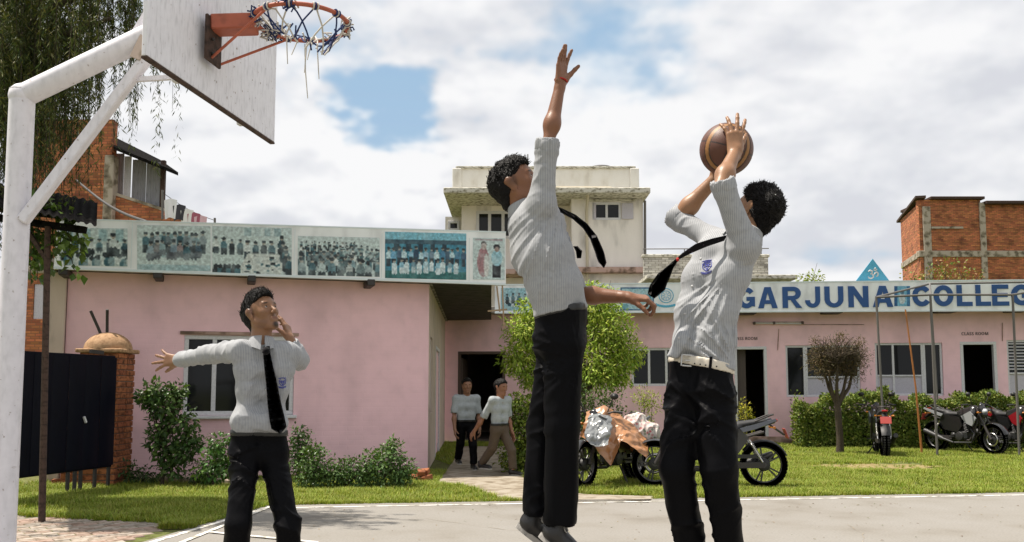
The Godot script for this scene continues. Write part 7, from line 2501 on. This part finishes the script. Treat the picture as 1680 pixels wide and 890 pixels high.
func make_watcher() -> void:
	var z := 4.9
	var root := P(430, 900, z); root.y = 0
	var t := thing("person", "young man with dotted tie and goatee standing left, arms raised, looking up", "person", root, 0.0, "young men playing basketball")
	var skin := Color(0.235, 0.118, 0.064)
	var ax := Vector3(0.94, 0, -0.34)
	var rows := []
	for k in [[425, 715, 0.068, 0.066], [427, 680, 0.067, 0.067], [430, 640, 0.074, 0.069], [432, 606, 0.086, 0.076], [431, 585, 0.082, 0.062]]:
		var c := P(k[0], k[1], z) - root
		rows.append([c - ax * k[2], c + ax * k[2], k[3]])
	var neck := P(428, 562, z) - root
	var r_sh := P(393, 577, z - 0.05) - root
	var r_el := P(341, 582, z + 0.14) - root
	var r_wr := P(292, 592, z + 0.33) - root
	var l_sh := P(474, 582, z + 0.07) - root
	var l_el := P(490, 590, z + 0.26) - root
	var l_wr := P(476, 557, z + 0.17) - root
	var arms := [[r_sh, r_el, r_wr, 0.060, 0.050, 0.040, P(296, 591, z + 0.31) - root, 1], [l_sh, l_el, l_wr, 0.060, 0.050, 0.036, P(479, 562, z + 0.185) - root, 1]]
	var folds := [[0.010, noise(501, 6.0, 1, true), Vector3(0.25, -0.95, 0), 0.12], [0.007, noise(502, 5.0, 2), Vector3(0, 1, 0), 0.5], [0.010, noise(503, 9.0, 1, true), Vector3(0.9, 0.1, 0), 0.25, r_sh.lerp(r_el, 0.4), 0.22], [0.012, noise(504, 9.0, 1, true), Vector3(0.8, -0.5, 0.2), 0.3, P(430, 692, z - 0.1) - root, 0.2], [0.010, noise(505, 10.0, 1, true), Vector3(0.5, 0.7, 0.4), 0.4, l_el, 0.14]]
	var axis := Vector3(0.03, 1, 0.02).normalized()
	var wc := P(425, 706, z) - root
	var extra := [[P(392, 692, z - 0.06) - root, P(458, 695, z - 0.04) - root, 0.05, 0.05, 0.05]]
	var shirt := make_shirt(rows, arms, neck, folds, [wc - axis * 0.01, -axis], extra)
	shirt.fan(0.009, noise(508, 3.6, 1, true), P(482, 602, z) - root, 1.5, P(455, 650, z - 0.05) - root, 0.22)
	part("shirt", shirt.mesh(MB.new(), 0.0078), mats.shirt, t)
	var hips := []
	for k in [[426, 745, 0.082, 0.082], [425, 708, 0.073, 0.076]]:
		var c := P(k[0], k[1], z) - root
		hips.append([c - ax * k[2], c + ax * k[2], k[3]])
	var legs := [[P(403, 758, z - 0.04) - root, P(390, 862, z - 0.18) - root, P(380, 1004, z - 0.02) - root, 0.084, 0.072, 0.076], [P(450, 758, z + 0.02) - root, P(472, 864, z - 0.12) - root, P(474, 1006, z + 0.06) - root, 0.084, 0.070, 0.068]]
	var tf := [[0.009, noise(511, 6.0, 2), Vector3(0.1, 1, 0), 0.3], [0.022, noise(512, 7.0, 1, true), Vector3(0.9, 0.35, 0.2), 0.3, P(396, 770, z - 0.12) - root, 0.25], [0.020, noise(513, 7.0, 1, true), Vector3(0.9, -0.3, 0.2), 0.3, P(475, 850, z - 0.1) - root, 0.22]]
	var tr := make_trousers(hips, legs, [wc - axis * 0.008, axis], tf)
	tr.fan(0.014, noise(517, 3.4, 1, true), P(427, 764, z - 0.1) - root, 1.4, P(425, 770, z - 0.08) - root, 0.3)
	part("trousers", tr.mesh(MB.new(), 0.0082), mats.trousers, t)
	belt(t, hips, wc - axis * 0.014, axis, 0.032, mats.belt_black, 0.004)
	var body := MB.new()
	body.tinted = true
	body_core(body, rows, arms, legs, neck, skin)
	var ra := arm_field(r_el, r_wr, skin, 0.8)
	add_hand(ra, r_wr, Vector3(-0.80, 0.05, -0.30), Vector3(0.1, -0.25, -0.95), Vector3(0.25, -0.95, 0.15), 0.62, [0.10, 0.06, 0.05, 0.10, 0.05], 0.98)
	ra.mesh(body, 0.004)
	var la := arm_field(l_el, l_wr, skin, 0.85)
	add_hand(la, l_wr, Vector3(-0.34, 0.93, -0.12), Vector3(-0.75, -0.2, -0.55), Vector3(-0.3, 0.1, 0.9), 0.12, [0.30, 0.35, 0.45, 0.5, 0.3], 0.92)
	la.mesh(body, 0.004)
	var hx := Transform3D(face_basis(Vector3(0.74, 0.40, 0.54), Vector3(-0.10, 1, 0)).scaled(Vector3.ONE * 0.95), P(429, 517, z) - root)
	make_head(t, body, hx, P(428, 574, z) - root, skin, {"beard": true, "fade": 0.9, "sides": 1.17, "top": 0.012, "seed": 44, "flow": Vector3(0, 0.7, 0.7), "tufts": 1000, "look": Vector3(0.1, 0.25, 1), "length": 1.1})
	part("body", body, mats.skin, t)
	make_collar(t, mats.shirt, P(429, 566, z) - root, Vector3(0.02, 1, -0.1), Vector3(0.35, 0, 0.94), 0.064, 0.13)
	# knot and tie laid on the shirt
	var tp := [P(437, 569, z - 0.075) - root]
	for k in [[438, 580], [441, 600], [446, 630], [451, 660], [456, 688], [461, 712]]:
		var q := on_cloth(shirt, root, k[0], k[1], z)
		if k[1] > 610: q = P(k[0], k[1], -(maxf(q.z, tp[-1].z - 0.016) + root.z)) - root
		tp.append(q + Vector3(0, 0, 0.010 if k[1] < 650 else 0.020))
	var s2 := Vector3(0.97, 0.12, -0.15)
	tie_strip(t, tp, [0.034, 0.042, 0.052, 0.062, 0.072, 0.080, 0.078], [s2, s2, s2, s2, s2, s2, s2], mats.tie0)
	part("tie_knot", MB.new().ball(P(436, 576, z - 0.088) - root, Vector3(0.022, 0.022, 0.016), 12, 8), mats.tie2, t)
	crest_on(t, shirt, on_cloth(shirt, root, 463, 630, z), Vector3(0.97, 0.05, -0.2), Vector3(0, 1, 0), P(463, 630, 1.0) - Vector3(0, EYE, 0), 0.036)
	for k in [[436, 640], [440, 665], [443, 690]]:
		part("button", MB.new().ball(on_cloth(shirt, root, k[0], k[1], z), Vector3(0.006, 0.006, 0.004), 8, 5), mats.button, t)
	make_shoe(t, P(381, 1030, z + 0.04) - root, P(370, 1064, z - 0.22) - root, Vector3.UP, mats.sole)
	make_shoe(t, P(474, 1025, z + 0.14) - root, P(486, 1058, z - 0.12) - root, Vector3.UP, mats.sole)

func walker(label: String, px: float, py: float, z: float, head: Array, face: Vector3, lean: float, stride: float, trousers: Material, arm_px: Array, skin: Color) -> void:
	# a smaller figure near the doorway; px, py is where the feet stand
	var root := P(px, py, z); root.y = 0
	var t := thing("person", label, "person", root, 0.0, "students walking out of the passage")
	var f := Vector3(face.x, 0, face.z).normalized()
	var ax := Vector3.UP.cross(f)
	var hd := P(head[0], head[1], z) - root
	var hip := Vector3(lean * 0.3, hd.y * 0.55, 0)
	var rows := []
	for k in [[0.0, 0.080, 0.082], [0.13, 0.078, 0.080], [0.28, 0.095, 0.082], [0.38, 0.10, 0.068]]:
		var c := hip.lerp(Vector3(hd.x, hip.y, hd.z), k[0] * 1.2) + Vector3(0, k[0], 0)
		rows.append([c - ax * k[1], c + ax * k[1], k[2]])
	var neck := Vector3(hd.x, hd.y - 0.15, hd.z) - f * 0.01
	var top: Vector3 = (rows[3][0] + rows[3][1]) * 0.5
	var arms := []
	for s in [0, 1]:
		var sg := -1.0 if s == 0 else 1.0
		var sh: Vector3 = top + ax * sg * 0.175 + Vector3(0, 0.03, 0)
		var el: Vector3 = sh + Vector3(0, -0.27, 0) + ax * sg * 0.04 - f * 0.03 * sg
		var wr: Vector3 = el + Vector3(0, -0.23, 0) + f * 0.08
		if arm_px.size() and s == arm_px[3]:
			wr = P(arm_px[0], arm_px[1], arm_px[2]) - root
			el = sh.lerp(wr, 0.55) + Vector3(0, -0.03, 0)
		arms.append([sh, el, wr, 0.056, 0.054, 0.0, sh.lerp(el, 0.86)])
	var folds := [[0.010, noise(601 + int(px), 8.0, 3), Vector3.UP, 0.4]]
	var wc := hip + Vector3(0, 0.05, 0)
	part("shirt", make_shirt(rows, arms, neck, folds, [wc - Vector3(0, 0.02, 0), Vector3.DOWN]).mesh(MB.new(), 0.014), mats.white_shirt, t)
	var legs := []
	for s in [-1.0, 1.0]:
		var h: Vector3 = hip + ax * s * 0.085 - Vector3(0, 0.08, 0)
		var an: Vector3 = ax * s * 0.09 + f * stride * s + Vector3(0, 0.10 + maxf(-s * stride, 0.0) * 0.35, 0)
		var kn: Vector3 = h.lerp(an, 0.5) + f * (0.05 + absf(stride) * 0.12)
		legs.append([h, kn, an, 0.092, 0.075, 0.068])
	var hips := [[hip - ax * 0.085 - Vector3(0, 0.04, 0), hip + ax * 0.085 - Vector3(0, 0.04, 0), 0.092], [hip - ax * 0.08 + Vector3(0, 0.06, 0), hip + ax * 0.08 + Vector3(0, 0.06, 0), 0.088]]
	part("trousers", make_trousers(hips, legs, [wc, Vector3.UP], [[0.012, noise(611, 9.0, 3), Vector3(0.5, 1, 0), 0.5]]).mesh(MB.new(), 0.014), trousers, t)
	belt(t, hips, wc - Vector3(0, 0.01, 0), Vector3.UP, 0.035, mats.belt_black, 0.005)
	var body := MB.new()
	body.tinted = true
	body_core(body, rows, arms, legs, neck, skin)
	for s in 2:
		var a := arm_field(arms[s][1], arms[s][2], skin, 0.95)
		var d: Vector3 = (arms[s][2] - arms[s][1]).normalized()
		add_hand(a, arms[s][2], d, -ax * (1.0 if s == 1 else -1.0), f, 0.1, [0.4, 0.45, 0.5, 0.5, 0.3])
		a.mesh(body, 0.0075)
	make_head(t, body, Transform3D(face_basis(face), hd), neck, skin, {"cell": 0.0085, "far": true, "fade": 0.4, "top": 0.004, "tufts": 250, "seed": int(px)})
	part("body", body, mats.skin, t)
	for l in legs:
		var an: Vector3 = l[2]
		make_shoe(t, an - f * 0.07 - Vector3(0, 0.10, 0), an + f * 0.205 - Vector3(0, 0.10, 0), Vector3.UP, mats.sole)

func make_people() -> void:
	cloth_textures()
	make_blocker()
	make_shooter()
	make_watcher()
	walker("student in white shirt and dark trousers coming out of the shaded passage", 764, 788, 15.0, [766, 634], Vector3(0.25, 0.0, 1), 0.0, 0.20, mats.trousers, [], Color(0.24, 0.12, 0.07))
	walker("student in white shirt and brown trousers stepping onto the sunny path", 816, 803, 13.9, [822, 637], Vector3(0.75, -0.05, 0.7), 0.1, 0.24, mats.brown_trousers, [778, 708, 13.9, 0], Color(0.26, 0.12, 0.07))

# ---------------------------------------------------------------- motorcycles
func make_wheel(t: Node3D, c: Vector3, r: float, w: float, disc: float) -> void:
	var axle := Vector3(0, 0, 1)
	var rim := MB.new()
	rim.torus(c, axle, r - 0.070, 0.013, 36, 8)
	rim.torus(c + axle * 0.018, axle, r - 0.070, 0.010, 36, 6)
	rim.torus(c - axle * 0.018, axle, r - 0.070, 0.010, 36, 6)
	rim.tube([c - axle * 0.06, c + axle * 0.06], 0.034, 16)
	for k in 5:
		for s in [-0.14, 0.14]:
			var a: float = TAU * k / 5.0 + s
			var a0: float = TAU * k / 5.0 + s * 0.6
			rim.bar(c + Vector3(cos(a0), sin(a0), 0) * 0.03, c + Vector3(cos(a), sin(a), 0) * (r - 0.075), 0.022, 0.014, axle, 0.003)
	var wheel := part("wheel", rim, mats.alloy, t)
	var tyre := MB.new()
	var prof := [[-0.40, -0.062], [-0.5, -0.045], [-0.48, -0.026], [-0.30, -0.004], [0.0, 0.0], [0.28, -0.003], [0.46, -0.018], [0.5, -0.045], [0.40, -0.062]]
	var rows := []
	for i in 49:
		var a := TAU * i / 48.0
		var row := []
		for p in prof: row.append(c + Vector3(cos(a), sin(a), 0) * (r + p[1]) + axle * p[0] * w)
		rows.append(row)
	tyre.grid(rows)
	for i in tyre.v.size():
		var o := tyre.v[i] - (c + (tyre.v[i] - c - axle * (tyre.v[i] - c).dot(axle)).normalized() * (r - 0.045))
		if tyre.n[i].dot(o) < 0.0: tyre.n[i] = -tyre.n[i]
	for i in 40:
		var a := TAU * i / 40.0
		for s in [-0.25, 0.25]:
			tyre.bar(c + Vector3(cos(a), sin(a), 0) * (r + 0.000) + axle * w * (s - 0.12), c + Vector3(cos(a + 0.05), sin(a + 0.05), 0) * (r + 0.000) + axle * w * (s + 0.12), 0.03, 0.006, Vector3(cos(a), sin(a), 0))
	part("tyre", tyre, mats.tyre, wheel)
	part("hub", MB.new().lathe([Vector2(0, -0.055), Vector2(0.075, -0.055), Vector2(0.085, -0.03), Vector2(0.085, 0.03), Vector2(0.075, 0.055), Vector2(0, 0.055)], 22, Transform3D(Basis(Vector3.RIGHT, PI / 2), c)), mats.black_plastic, wheel)
	if disc > 0.0:
		part("brake_disc", MB.new().torus(c + axle * 0.055, axle, disc, 0.022, 28, 4), mats.steel, wheel)

func make_motorcycle(label: String, at: Vector3, turn: float, body: Material, second: Material, group := "") -> Node3D:
	# local x forward, y up
	var t := thing("motorcycle", label, "motorcycle", at, turn, group)
	var R := 0.305
	var fa := Vector3(0.72, R, 0)
	var ra := Vector3(-0.72, R, 0)
	make_wheel(t, fa, R, 0.10, 0.12)
	make_wheel(t, ra, R, 0.145, 0.0)
	var head := Vector3(0.42, 0.86, 0)
	for s in [-0.085, 0.085]:
		part("fork", MB.new().tube([fa + Vector3(0, 0, s), fa + (head - fa) * 0.45 + Vector3(0, 0, s), fa + (head - fa) * 0.46 + Vector3(0, 0, s), head + Vector3(-0.03, 0.08, s)], [0.027, 0.027, 0.019, 0.019], 10), mats.iron, t)
	part("front_mudguard", fender(fa, R + 0.035, 0.075, 0.35, 2.75), body, t)
	part("rear_mudguard", fender(ra, R + 0.03, 0.085, 0.6, 2.75), mats.black_plastic, t)
	var fr := MB.new()
	for s in [-0.06, 0.06]:
		fr.tube([head + Vector3(-0.02, -0.02, s * 0.4), Vector3(0.30, 0.40, s), Vector3(0.18, 0.26, s), Vector3(-0.22, 0.27, s), Vector3(-0.28, 0.55, s), Vector3(-0.10, 0.66, s)], 0.02, 8)
		fr.tube([head + Vector3(-0.02, -0.04, s * 0.4), Vector3(0.05, 0.70, s * 1.3), Vector3(-0.30, 0.62, s * 1.6), Vector3(-0.72, 0.74, s * 1.4)], 0.018, 8)
	fr.bar(Vector3(-0.22, 0.30, -0.1), ra + Vector3(0, 0, -0.1), 0.04, 0.075)
	fr.bar(Vector3(-0.22, 0.30, 0.1), ra + Vector3(0, 0, 0.1), 0.04, 0.075)
	part("frame", fr, mats.iron, t)
	for s in [-0.12, 0.12]:
		var sp := MB.new().tube([ra + Vector3(0.03, 0.04, s), Vector3(-0.52, 0.64, s)], 0.014, 8)
		for k in 9: sp.torus((ra + Vector3(0.03, 0.04, s)).lerp(Vector3(-0.52, 0.64, s), 0.25 + k * 0.07), Vector3(0.2, 1, 0), 0.024, 0.006, 14, 5)
		part("shock", sp, mats.steel, t)
	# engine
	var en := MB.new()
	en.box(Vector3(-0.04, 0.36, 0), Vector3(0.34, 0.20, 0.22), Basis(), 0.04)
	en.lathe([Vector2(0, -0.14), Vector2(0.085, -0.14), Vector2(0.095, -0.12), Vector2(0.095, 0.12), Vector2(0.085, 0.14), Vector2(0, 0.14)], 22, Transform3D(Basis(Vector3.RIGHT, PI / 2), Vector3(-0.02, 0.34, 0)))
	en.lathe([Vector2(0, -0.13), Vector2(0.065, -0.13), Vector2(0.07, -0.11), Vector2(0.07, 0.11), Vector2(0, 0.13)], 20, Transform3D(Basis(Vector3.RIGHT, PI / 2), Vector3(-0.18, 0.36, 0)))
	for k in 7: en.box(Vector3(0.10 + k * 0.010, 0.46 + k * 0.027, 0), Vector3(0.17, 0.010, 0.17), Basis(Vector3(0, 0, 1), -0.35), 0.003)
	en.box(Vector3(0.13, 0.55, 0), Vector3(0.11, 0.22, 0.11), Basis(Vector3(0, 0, 1), -0.35), 0.02)
	part("engine", en, mats.engine, t)
	part("exhaust", MB.new().tube([Vector3(0.20, 0.50, 0.05), Vector3(0.33, 0.40, 0.09), Vector3(0.28, 0.22, 0.12), Vector3(-0.15, 0.20, 0.15), Vector3(-0.40, 0.27, 0.17), Vector3(-0.42, 0.275, 0.17), Vector3(-0.86, 0.42, 0.18), Vector3(-0.88, 0.425, 0.18)], [0.02, 0.02, 0.02, 0.022, 0.03, 0.048, 0.055, 0.04], 12), mats.engine, t)
	# tank, seat, tail
	var tk := Field.new()
	tk.add(Vector3(0.28, 0.86, 0), Vector3(-0.06, 0.80, 0), 0.125, 0.085, 0.04)
	tk.add(Vector3(0.30, 0.80, -0.09), Vector3(0.02, 0.76, -0.07), 0.07, 0.05, 0.05)
	tk.add(Vector3(0.30, 0.80, 0.09), Vector3(0.02, 0.76, 0.07), 0.07, 0.05, 0.05)
	tk.cut(Vector3(0, 0.70, 0), Vector3(0.1, -1, 0))
	part("tank", tk.mesh(MB.new(), 0.014), body, t)
	for s in [-1.0, 1.0]:
		var sh := MB.new().prism(PackedVector2Array([Vector2(0.44, 0.72), Vector2(0.30, 0.86), Vector2(0.08, 0.76), Vector2(0.18, 0.62), Vector2(0.34, 0.56)]), 0.03, Transform3D(Basis(), Vector3(0, 0, s * 0.155)))
		part("tank_shroud", sh, second, t)
		part("side_panel", MB.new().prism(PackedVector2Array([Vector2(0.0, 0.74), Vector2(-0.40, 0.78), Vector2(-0.52, 0.66), Vector2(-0.38, 0.46), Vector2(-0.06, 0.42), Vector2(0.06, 0.56)]), 0.03, Transform3D(Basis(), Vector3(0, 0, s * 0.11))), body, t)
		part("tail_panel", MB.new().prism(PackedVector2Array([Vector2(-0.40, 0.79), Vector2(-0.86, 0.92), Vector2(-0.88, 0.895), Vector2(-0.60, 0.78), Vector2(-0.44, 0.74)]), 0.025, Transform3D(Basis(Vector3.UP, s * 0.08), Vector3(0, 0, s * 0.115))), second, t)
	var st := Field.new()
	st.add(Vector3(-0.08, 0.79, 0), Vector3(-0.38, 0.79, 0), 0.075, 0.10, 0.04, Vector3.UP, 1.6)
	st.add(Vector3(-0.40, 0.83, 0), Vector3(-0.72, 0.91, 0), 0.085, 0.07, 0.03, Vector3.UP, 1.7)
	part("seat", st.mesh(MB.new(), 0.013), mats.seat, t)
	var tl := Field.new()
	tl.add(Vector3(-0.50, 0.80, 0), Vector3(-0.86, 0.90, 0), 0.075, 0.035, 0.03, Vector3.UP, 1.3)
	part("tail", tl.mesh(MB.new(), 0.014), body, t)
	part("tail_lamp", MB.new().box(Vector3(-0.895, 0.895, 0), Vector3(0.03, 0.035, 0.11), Basis(Vector3(0, 0, 1), 0.3), 0.01), mats.red_lens, t)
	part("grab_rail", MB.new().tube([Vector3(-0.60, 0.88, -0.12), Vector3(-0.80, 0.96, -0.11), Vector3(-0.86, 0.97, 0), Vector3(-0.80, 0.96, 0.11), Vector3(-0.60, 0.88, 0.12)], 0.012, 8), mats.iron, t)
	part("plate_arm", MB.new().bar(Vector3(-0.80, 0.84, 0), Vector3(-1.00, 0.70, 0), 0.10, 0.02), mats.black_plastic, t)
	part("number_plate", MB.new().box(Vector3(-1.015, 0.72, 0), Vector3(0.008, 0.14, 0.20), Basis(Vector3(0, 0, 1), -0.35), 0.003), mats.plate_red, t)
	for s in [-1.0, 1.0]:
		part("indicator", MB.new().tube([Vector3(-0.82, 0.80, s * 0.05), Vector3(-0.84, 0.80, s * 0.13)], 0.008, 6).ball(Vector3(-0.845, 0.80, s * 0.155), Vector3(0.02, 0.02, 0.035), 10, 6), mats.amber, t)
		part("indicator", MB.new().tube([Vector3(0.50, 0.84, s * 0.05), Vector3(0.50, 0.84, s * 0.14)], 0.008, 6).ball(Vector3(0.505, 0.84, s * 0.165), Vector3(0.02, 0.02, 0.035), 10, 6), mats.amber, t)
		part("mirror", MB.new().tube([Vector3(0.38, 1.00, s * 0.18), Vector3(0.40, 1.18, s * 0.27)], 0.008, 6).ball(Vector3(0.39, 1.21, s * 0.29), Vector3(0.022, 0.045, 0.065), 14, 8), mats.black_plastic, t)
		part("foot_peg", MB.new().tube([Vector3(-0.16, 0.32, s * 0.1), Vector3(-0.16, 0.32, s * 0.26)], 0.014, 8), mats.black_plastic, t)
		part("grip", MB.new().tube([Vector3(0.33, 1.0, s * 0.24), Vector3(0.29, 0.99, s * 0.36)], 0.018, 10), mats.black_plastic, t)
	part("handlebar", MB.new().tube([Vector3(0.29, 0.99, -0.36), Vector3(0.33, 1.0, -0.24), Vector3(0.38, 0.95, -0.08), Vector3(0.38, 0.95, 0.08), Vector3(0.33, 1.0, 0.24), Vector3(0.29, 0.99, 0.36)], 0.012, 8), mats.iron, t)
	var hl := Field.new()
	hl.add(Vector3(0.46, 0.90, 0), Vector3(0.50, 0.80, 0), 0.085, 0.075, 0.03)
	hl.add(Vector3(0.45, 0.98, 0), Vector3(0.42, 1.02, 0), 0.07, 0.03, 0.03, Vector3.RIGHT, 1.6)
	var hd := part("headlamp_cowl", hl.mesh(MB.new(), 0.014), body, t)
	part("headlamp", MB.new().ball(Vector3(0.535, 0.86, 0), Vector3(0.028, 0.06, 0.075), 16, 8), mats.lens, hd)
	part("chain_guard", MB.new().bar(Vector3(-0.24, 0.42, -0.115), Vector3(-0.66, 0.42, -0.115), 0.02, 0.05), mats.black_plastic, t)
	part("side_stand", MB.new().bar(Vector3(-0.10, 0.24, -0.10), Vector3(-0.02, 0.0, -0.26), 0.025, 0.02), mats.iron, t)
	return t

func fender(c: Vector3, r: float, w: float, a0: float, a1: float) -> MB:
	var rows := []
	var rows2 := []
	for i in 21:
		var a := lerpf(a0, a1, i / 20.0)
		var o := Vector3(cos(a), sin(a), 0)
		var row := []
		var row2 := []
		for k in 7:
			var u := k / 3.0 - 1.0
			row.append(c + o * (r - u * u * 0.022) + Vector3(0, 0, u * w))
			row2.append(c + o * (r - 0.006 - u * u * 0.022) + Vector3(0, 0, u * w * 0.97))
		rows.append(row); rows2.append(row2)
	var mb := MB.new()
	mb.grid(rows); mb.grid(rows2)
	return mb

func drape(ridge: Array, front: Array, back: Array, seed_: int, root: Vector3, amp: float) -> MB:
	# a sheet hung over a ridge, crumpled
	var nn := noise(seed_, 4.0, 3)
	var cs := []
	for l in [front, ridge, back]:
		var c := Curve3D.new()
		for p in l: c.add_point(P(p[0], p[1], p[2]) - root)
		cs.append(c)
	var rows := []
	for i in 49:
		var u := i / 48.0
		var f: Vector3 = cs[0].sample_baked(cs[0].get_baked_length() * u)
		var m: Vector3 = cs[1].sample_baked(cs[1].get_baked_length() * u)
		var b: Vector3 = cs[2].sample_baked(cs[2].get_baked_length() * u)
		var row := []
		for j in 41:
			var v := j / 20.0
			var q := f.lerp(m, v) if v <= 1.0 else m.lerp(b, v - 1.0)
			var edge := minf(v, 2.0 - v)
			q += Vector3(0.3, 0.35, 0.9 if v < 1.0 else -0.9) * (nn.get_noise_3dv(q) * amp + 0.05 * sin(PI * clampf(edge, 0, 1)) * 0.8)
			row.append(q)
		rows.append(row)
	return MB.new().grid(rows, Vector3(0, 0.7, 0.7))

func make_bikes() -> void:
	mats.tyre = mat("tyre_rubber", Color(0.022, 0.021, 0.020), 0.85, {"tex": mats.cloudy, "scale": 4.0, "world": false})
	mats.alloy = mat("black_alloy", Color(0.02, 0.02, 0.021), 0.35, {"spec": 0.6})
	mats.engine = mat("engine_metal", Color(0.05, 0.05, 0.05), 0.5, {"metal": 0.4, "tex": mats.cloudy, "scale": 5.0, "world": false})
	mats.black_plastic = mat("black_plastic", Color(0.018, 0.018, 0.018), 0.55)
	mats.bike_black = mat("black_gloss", Color(0.012, 0.012, 0.013), 0.28, {"coat": 0.6})
	mats.bike_silver = mat("silver_gloss", Color(0.30, 0.31, 0.32), 0.3, {"coat": 0.5})
	mats.bike_red = mat("red_gloss", Color(0.22, 0.01, 0.015), 0.28, {"coat": 0.6})
	mats.bike_blue = mat("slate_gloss", Color(0.10, 0.11, 0.14), 0.3, {"coat": 0.5})
	mats.seat = mat("seat_vinyl", Color(0.02, 0.02, 0.021), 0.6, {"bump": mats.grain, "scale": 5.0, "relief": 0.04, "world": false})
	mats.red_lens = mat("red_lens", Color(0.30, 0.01, 0.01), 0.15)
	mats.amber = mat("amber_lens", Color(0.45, 0.16, 0.02), 0.2)
	mats.plate_red = mat("red_plate", Color(0.42, 0.06, 0.05), 0.5)
	mats.lens = mat("lamp_glass", Color(0.55, 0.57, 0.60), 0.08, {"spec": 0.8})
	var c := P(1160, 600, 12.2); c.y = 0
	make_motorcycle("black motorcycle parked side on behind the shooter's legs", c, PI - 0.10, mats.bike_black, mats.bike_blue)
	c = P(1000, 600, 12.75); c.y = 0
	var cov := make_motorcycle("motorcycle half covered by brown plastic sheet, behind the jumping blocker", c, PI + 0.95, mats.bike_black, mats.bike_blue)
	var far := "motorcycles parked along the hedge"
	for k in [[1440, 18.3, 1.30, mats.bike_black, mats.bike_blue, "black motorcycle parked near the dry tree in front of the hedge"], [1578, 18.9, -1.20, mats.bike_black, mats.bike_silver, "black and silver motorcycle parked before the hedge right of the tent legs"], [1658, 18.7, -1.38, mats.bike_black, mats.bike_red, "black motorcycle with dark red side panels before the hedge at the right edge"]]:
		c = P(k[0], 600, k[1]); c.y = 0
		make_motorcycle(k[5], c, k[2], k[3], k[4], far)
	# sheets over the covered one
	var z := 12.35
	var root := P(1005, 700, z)
	var s := thing("plastic_sheet", "crumpled brown plastic sheet thrown over the parked motorcycle", "plastic sheet", root)
	var m := mat("brown_plastic", Color(0.42, 0.20, 0.085), 0.32, {"tex": mats.cloudy, "scale": 1.6, "back": Color(0.3, 0.14, 0.06), "spec": 0.6})
	part("sheet", drape([[962, 676, z + 0.1], [990, 666, z + 0.1], [1015, 678, z + 0.1], [1042, 700, z + 0.1], [1062, 722, z + 0.1]], [[952, 716, z - 0.45], [985, 742, z - 0.5], [1004, 764, z - 0.5], [1020, 722, z - 0.42], [1062, 752, z - 0.4]], [[960, 730, z + 0.6], [1000, 740, z + 0.7], [1030, 745, z + 0.7], [1045, 745, z + 0.6], [1062, 745, z + 0.6]], 701, root, 0.075), m, s)
	var cl := mat("clear_plastic", Color(0.20, 0.21, 0.21), 0.2, {"tex": mats.cloudy, "scale": 2.5, "spec": 0.9})
	part("clear_patch", drape([[966, 684, z - 0.16], [985, 680, z - 0.18], [1004, 690, z - 0.18]], [[958, 716, z - 0.56], [976, 734, z - 0.60], [998, 730, z - 0.6]], [[968, 680, z - 0.05], [985, 678, z - 0.05], [1002, 688, z - 0.05]], 702, root, 0.09), cl, s)
	var rr := P(1052, 700, z + 0.25)
	var bg := thing("white_bag", "white floral bag on the covered motorcycle next to the brown sheet", "bag", rr)
	var f := Field.new()
	f.add(P(1040, 702, z + 0.25) - rr, P(1064, 712, z + 0.25) - rr, 0.15, 0.17, 0.05)
	f.add(P(1034, 690, z + 0.25) - rr, P(1050, 688, z + 0.25) - rr, 0.07, 0.08, 0.05)
	f.fold(0.03, noise(703, 7.0, 3, true), Vector3(0.4, 1, 0), 0.5)
	var dots := Image.create(128, 128, false, Image.FORMAT_RGB8)
	dots.fill(Color(0.90, 0.88, 0.86))
	var r := RandomNumberGenerator.new()
	r.seed = 9
	for i in 26:
		var x := r.randf() * 128; var y := r.randf() * 128
		for k in 4: ell(dots, x + cos(k * 1.57) * 4, y + sin(k * 1.57) * 4, 3.2, 3.2, [Color(0.75, 0.25, 0.28), Color(0.80, 0.55, 0.55), Color(0.45, 0.55, 0.45)][i % 3])
	part("bag", f.mesh(MB.new(), 0.014), mat("floral_cloth", Color(0.72, 0.70, 0.68), 0.8, {"tex": ImageTexture.create_from_image(dots), "scale": 3.0, "world": false}), bg)

func _ready() -> void:
	rng.seed = 4711
	make_light()
	make_materials()
	make_ground()
	make_near_building()
	make_far_building()
	make_houses()
	make_plants()
	make_hoop()
	make_gate()
	make_tent()
	make_people()
	make_bikes()
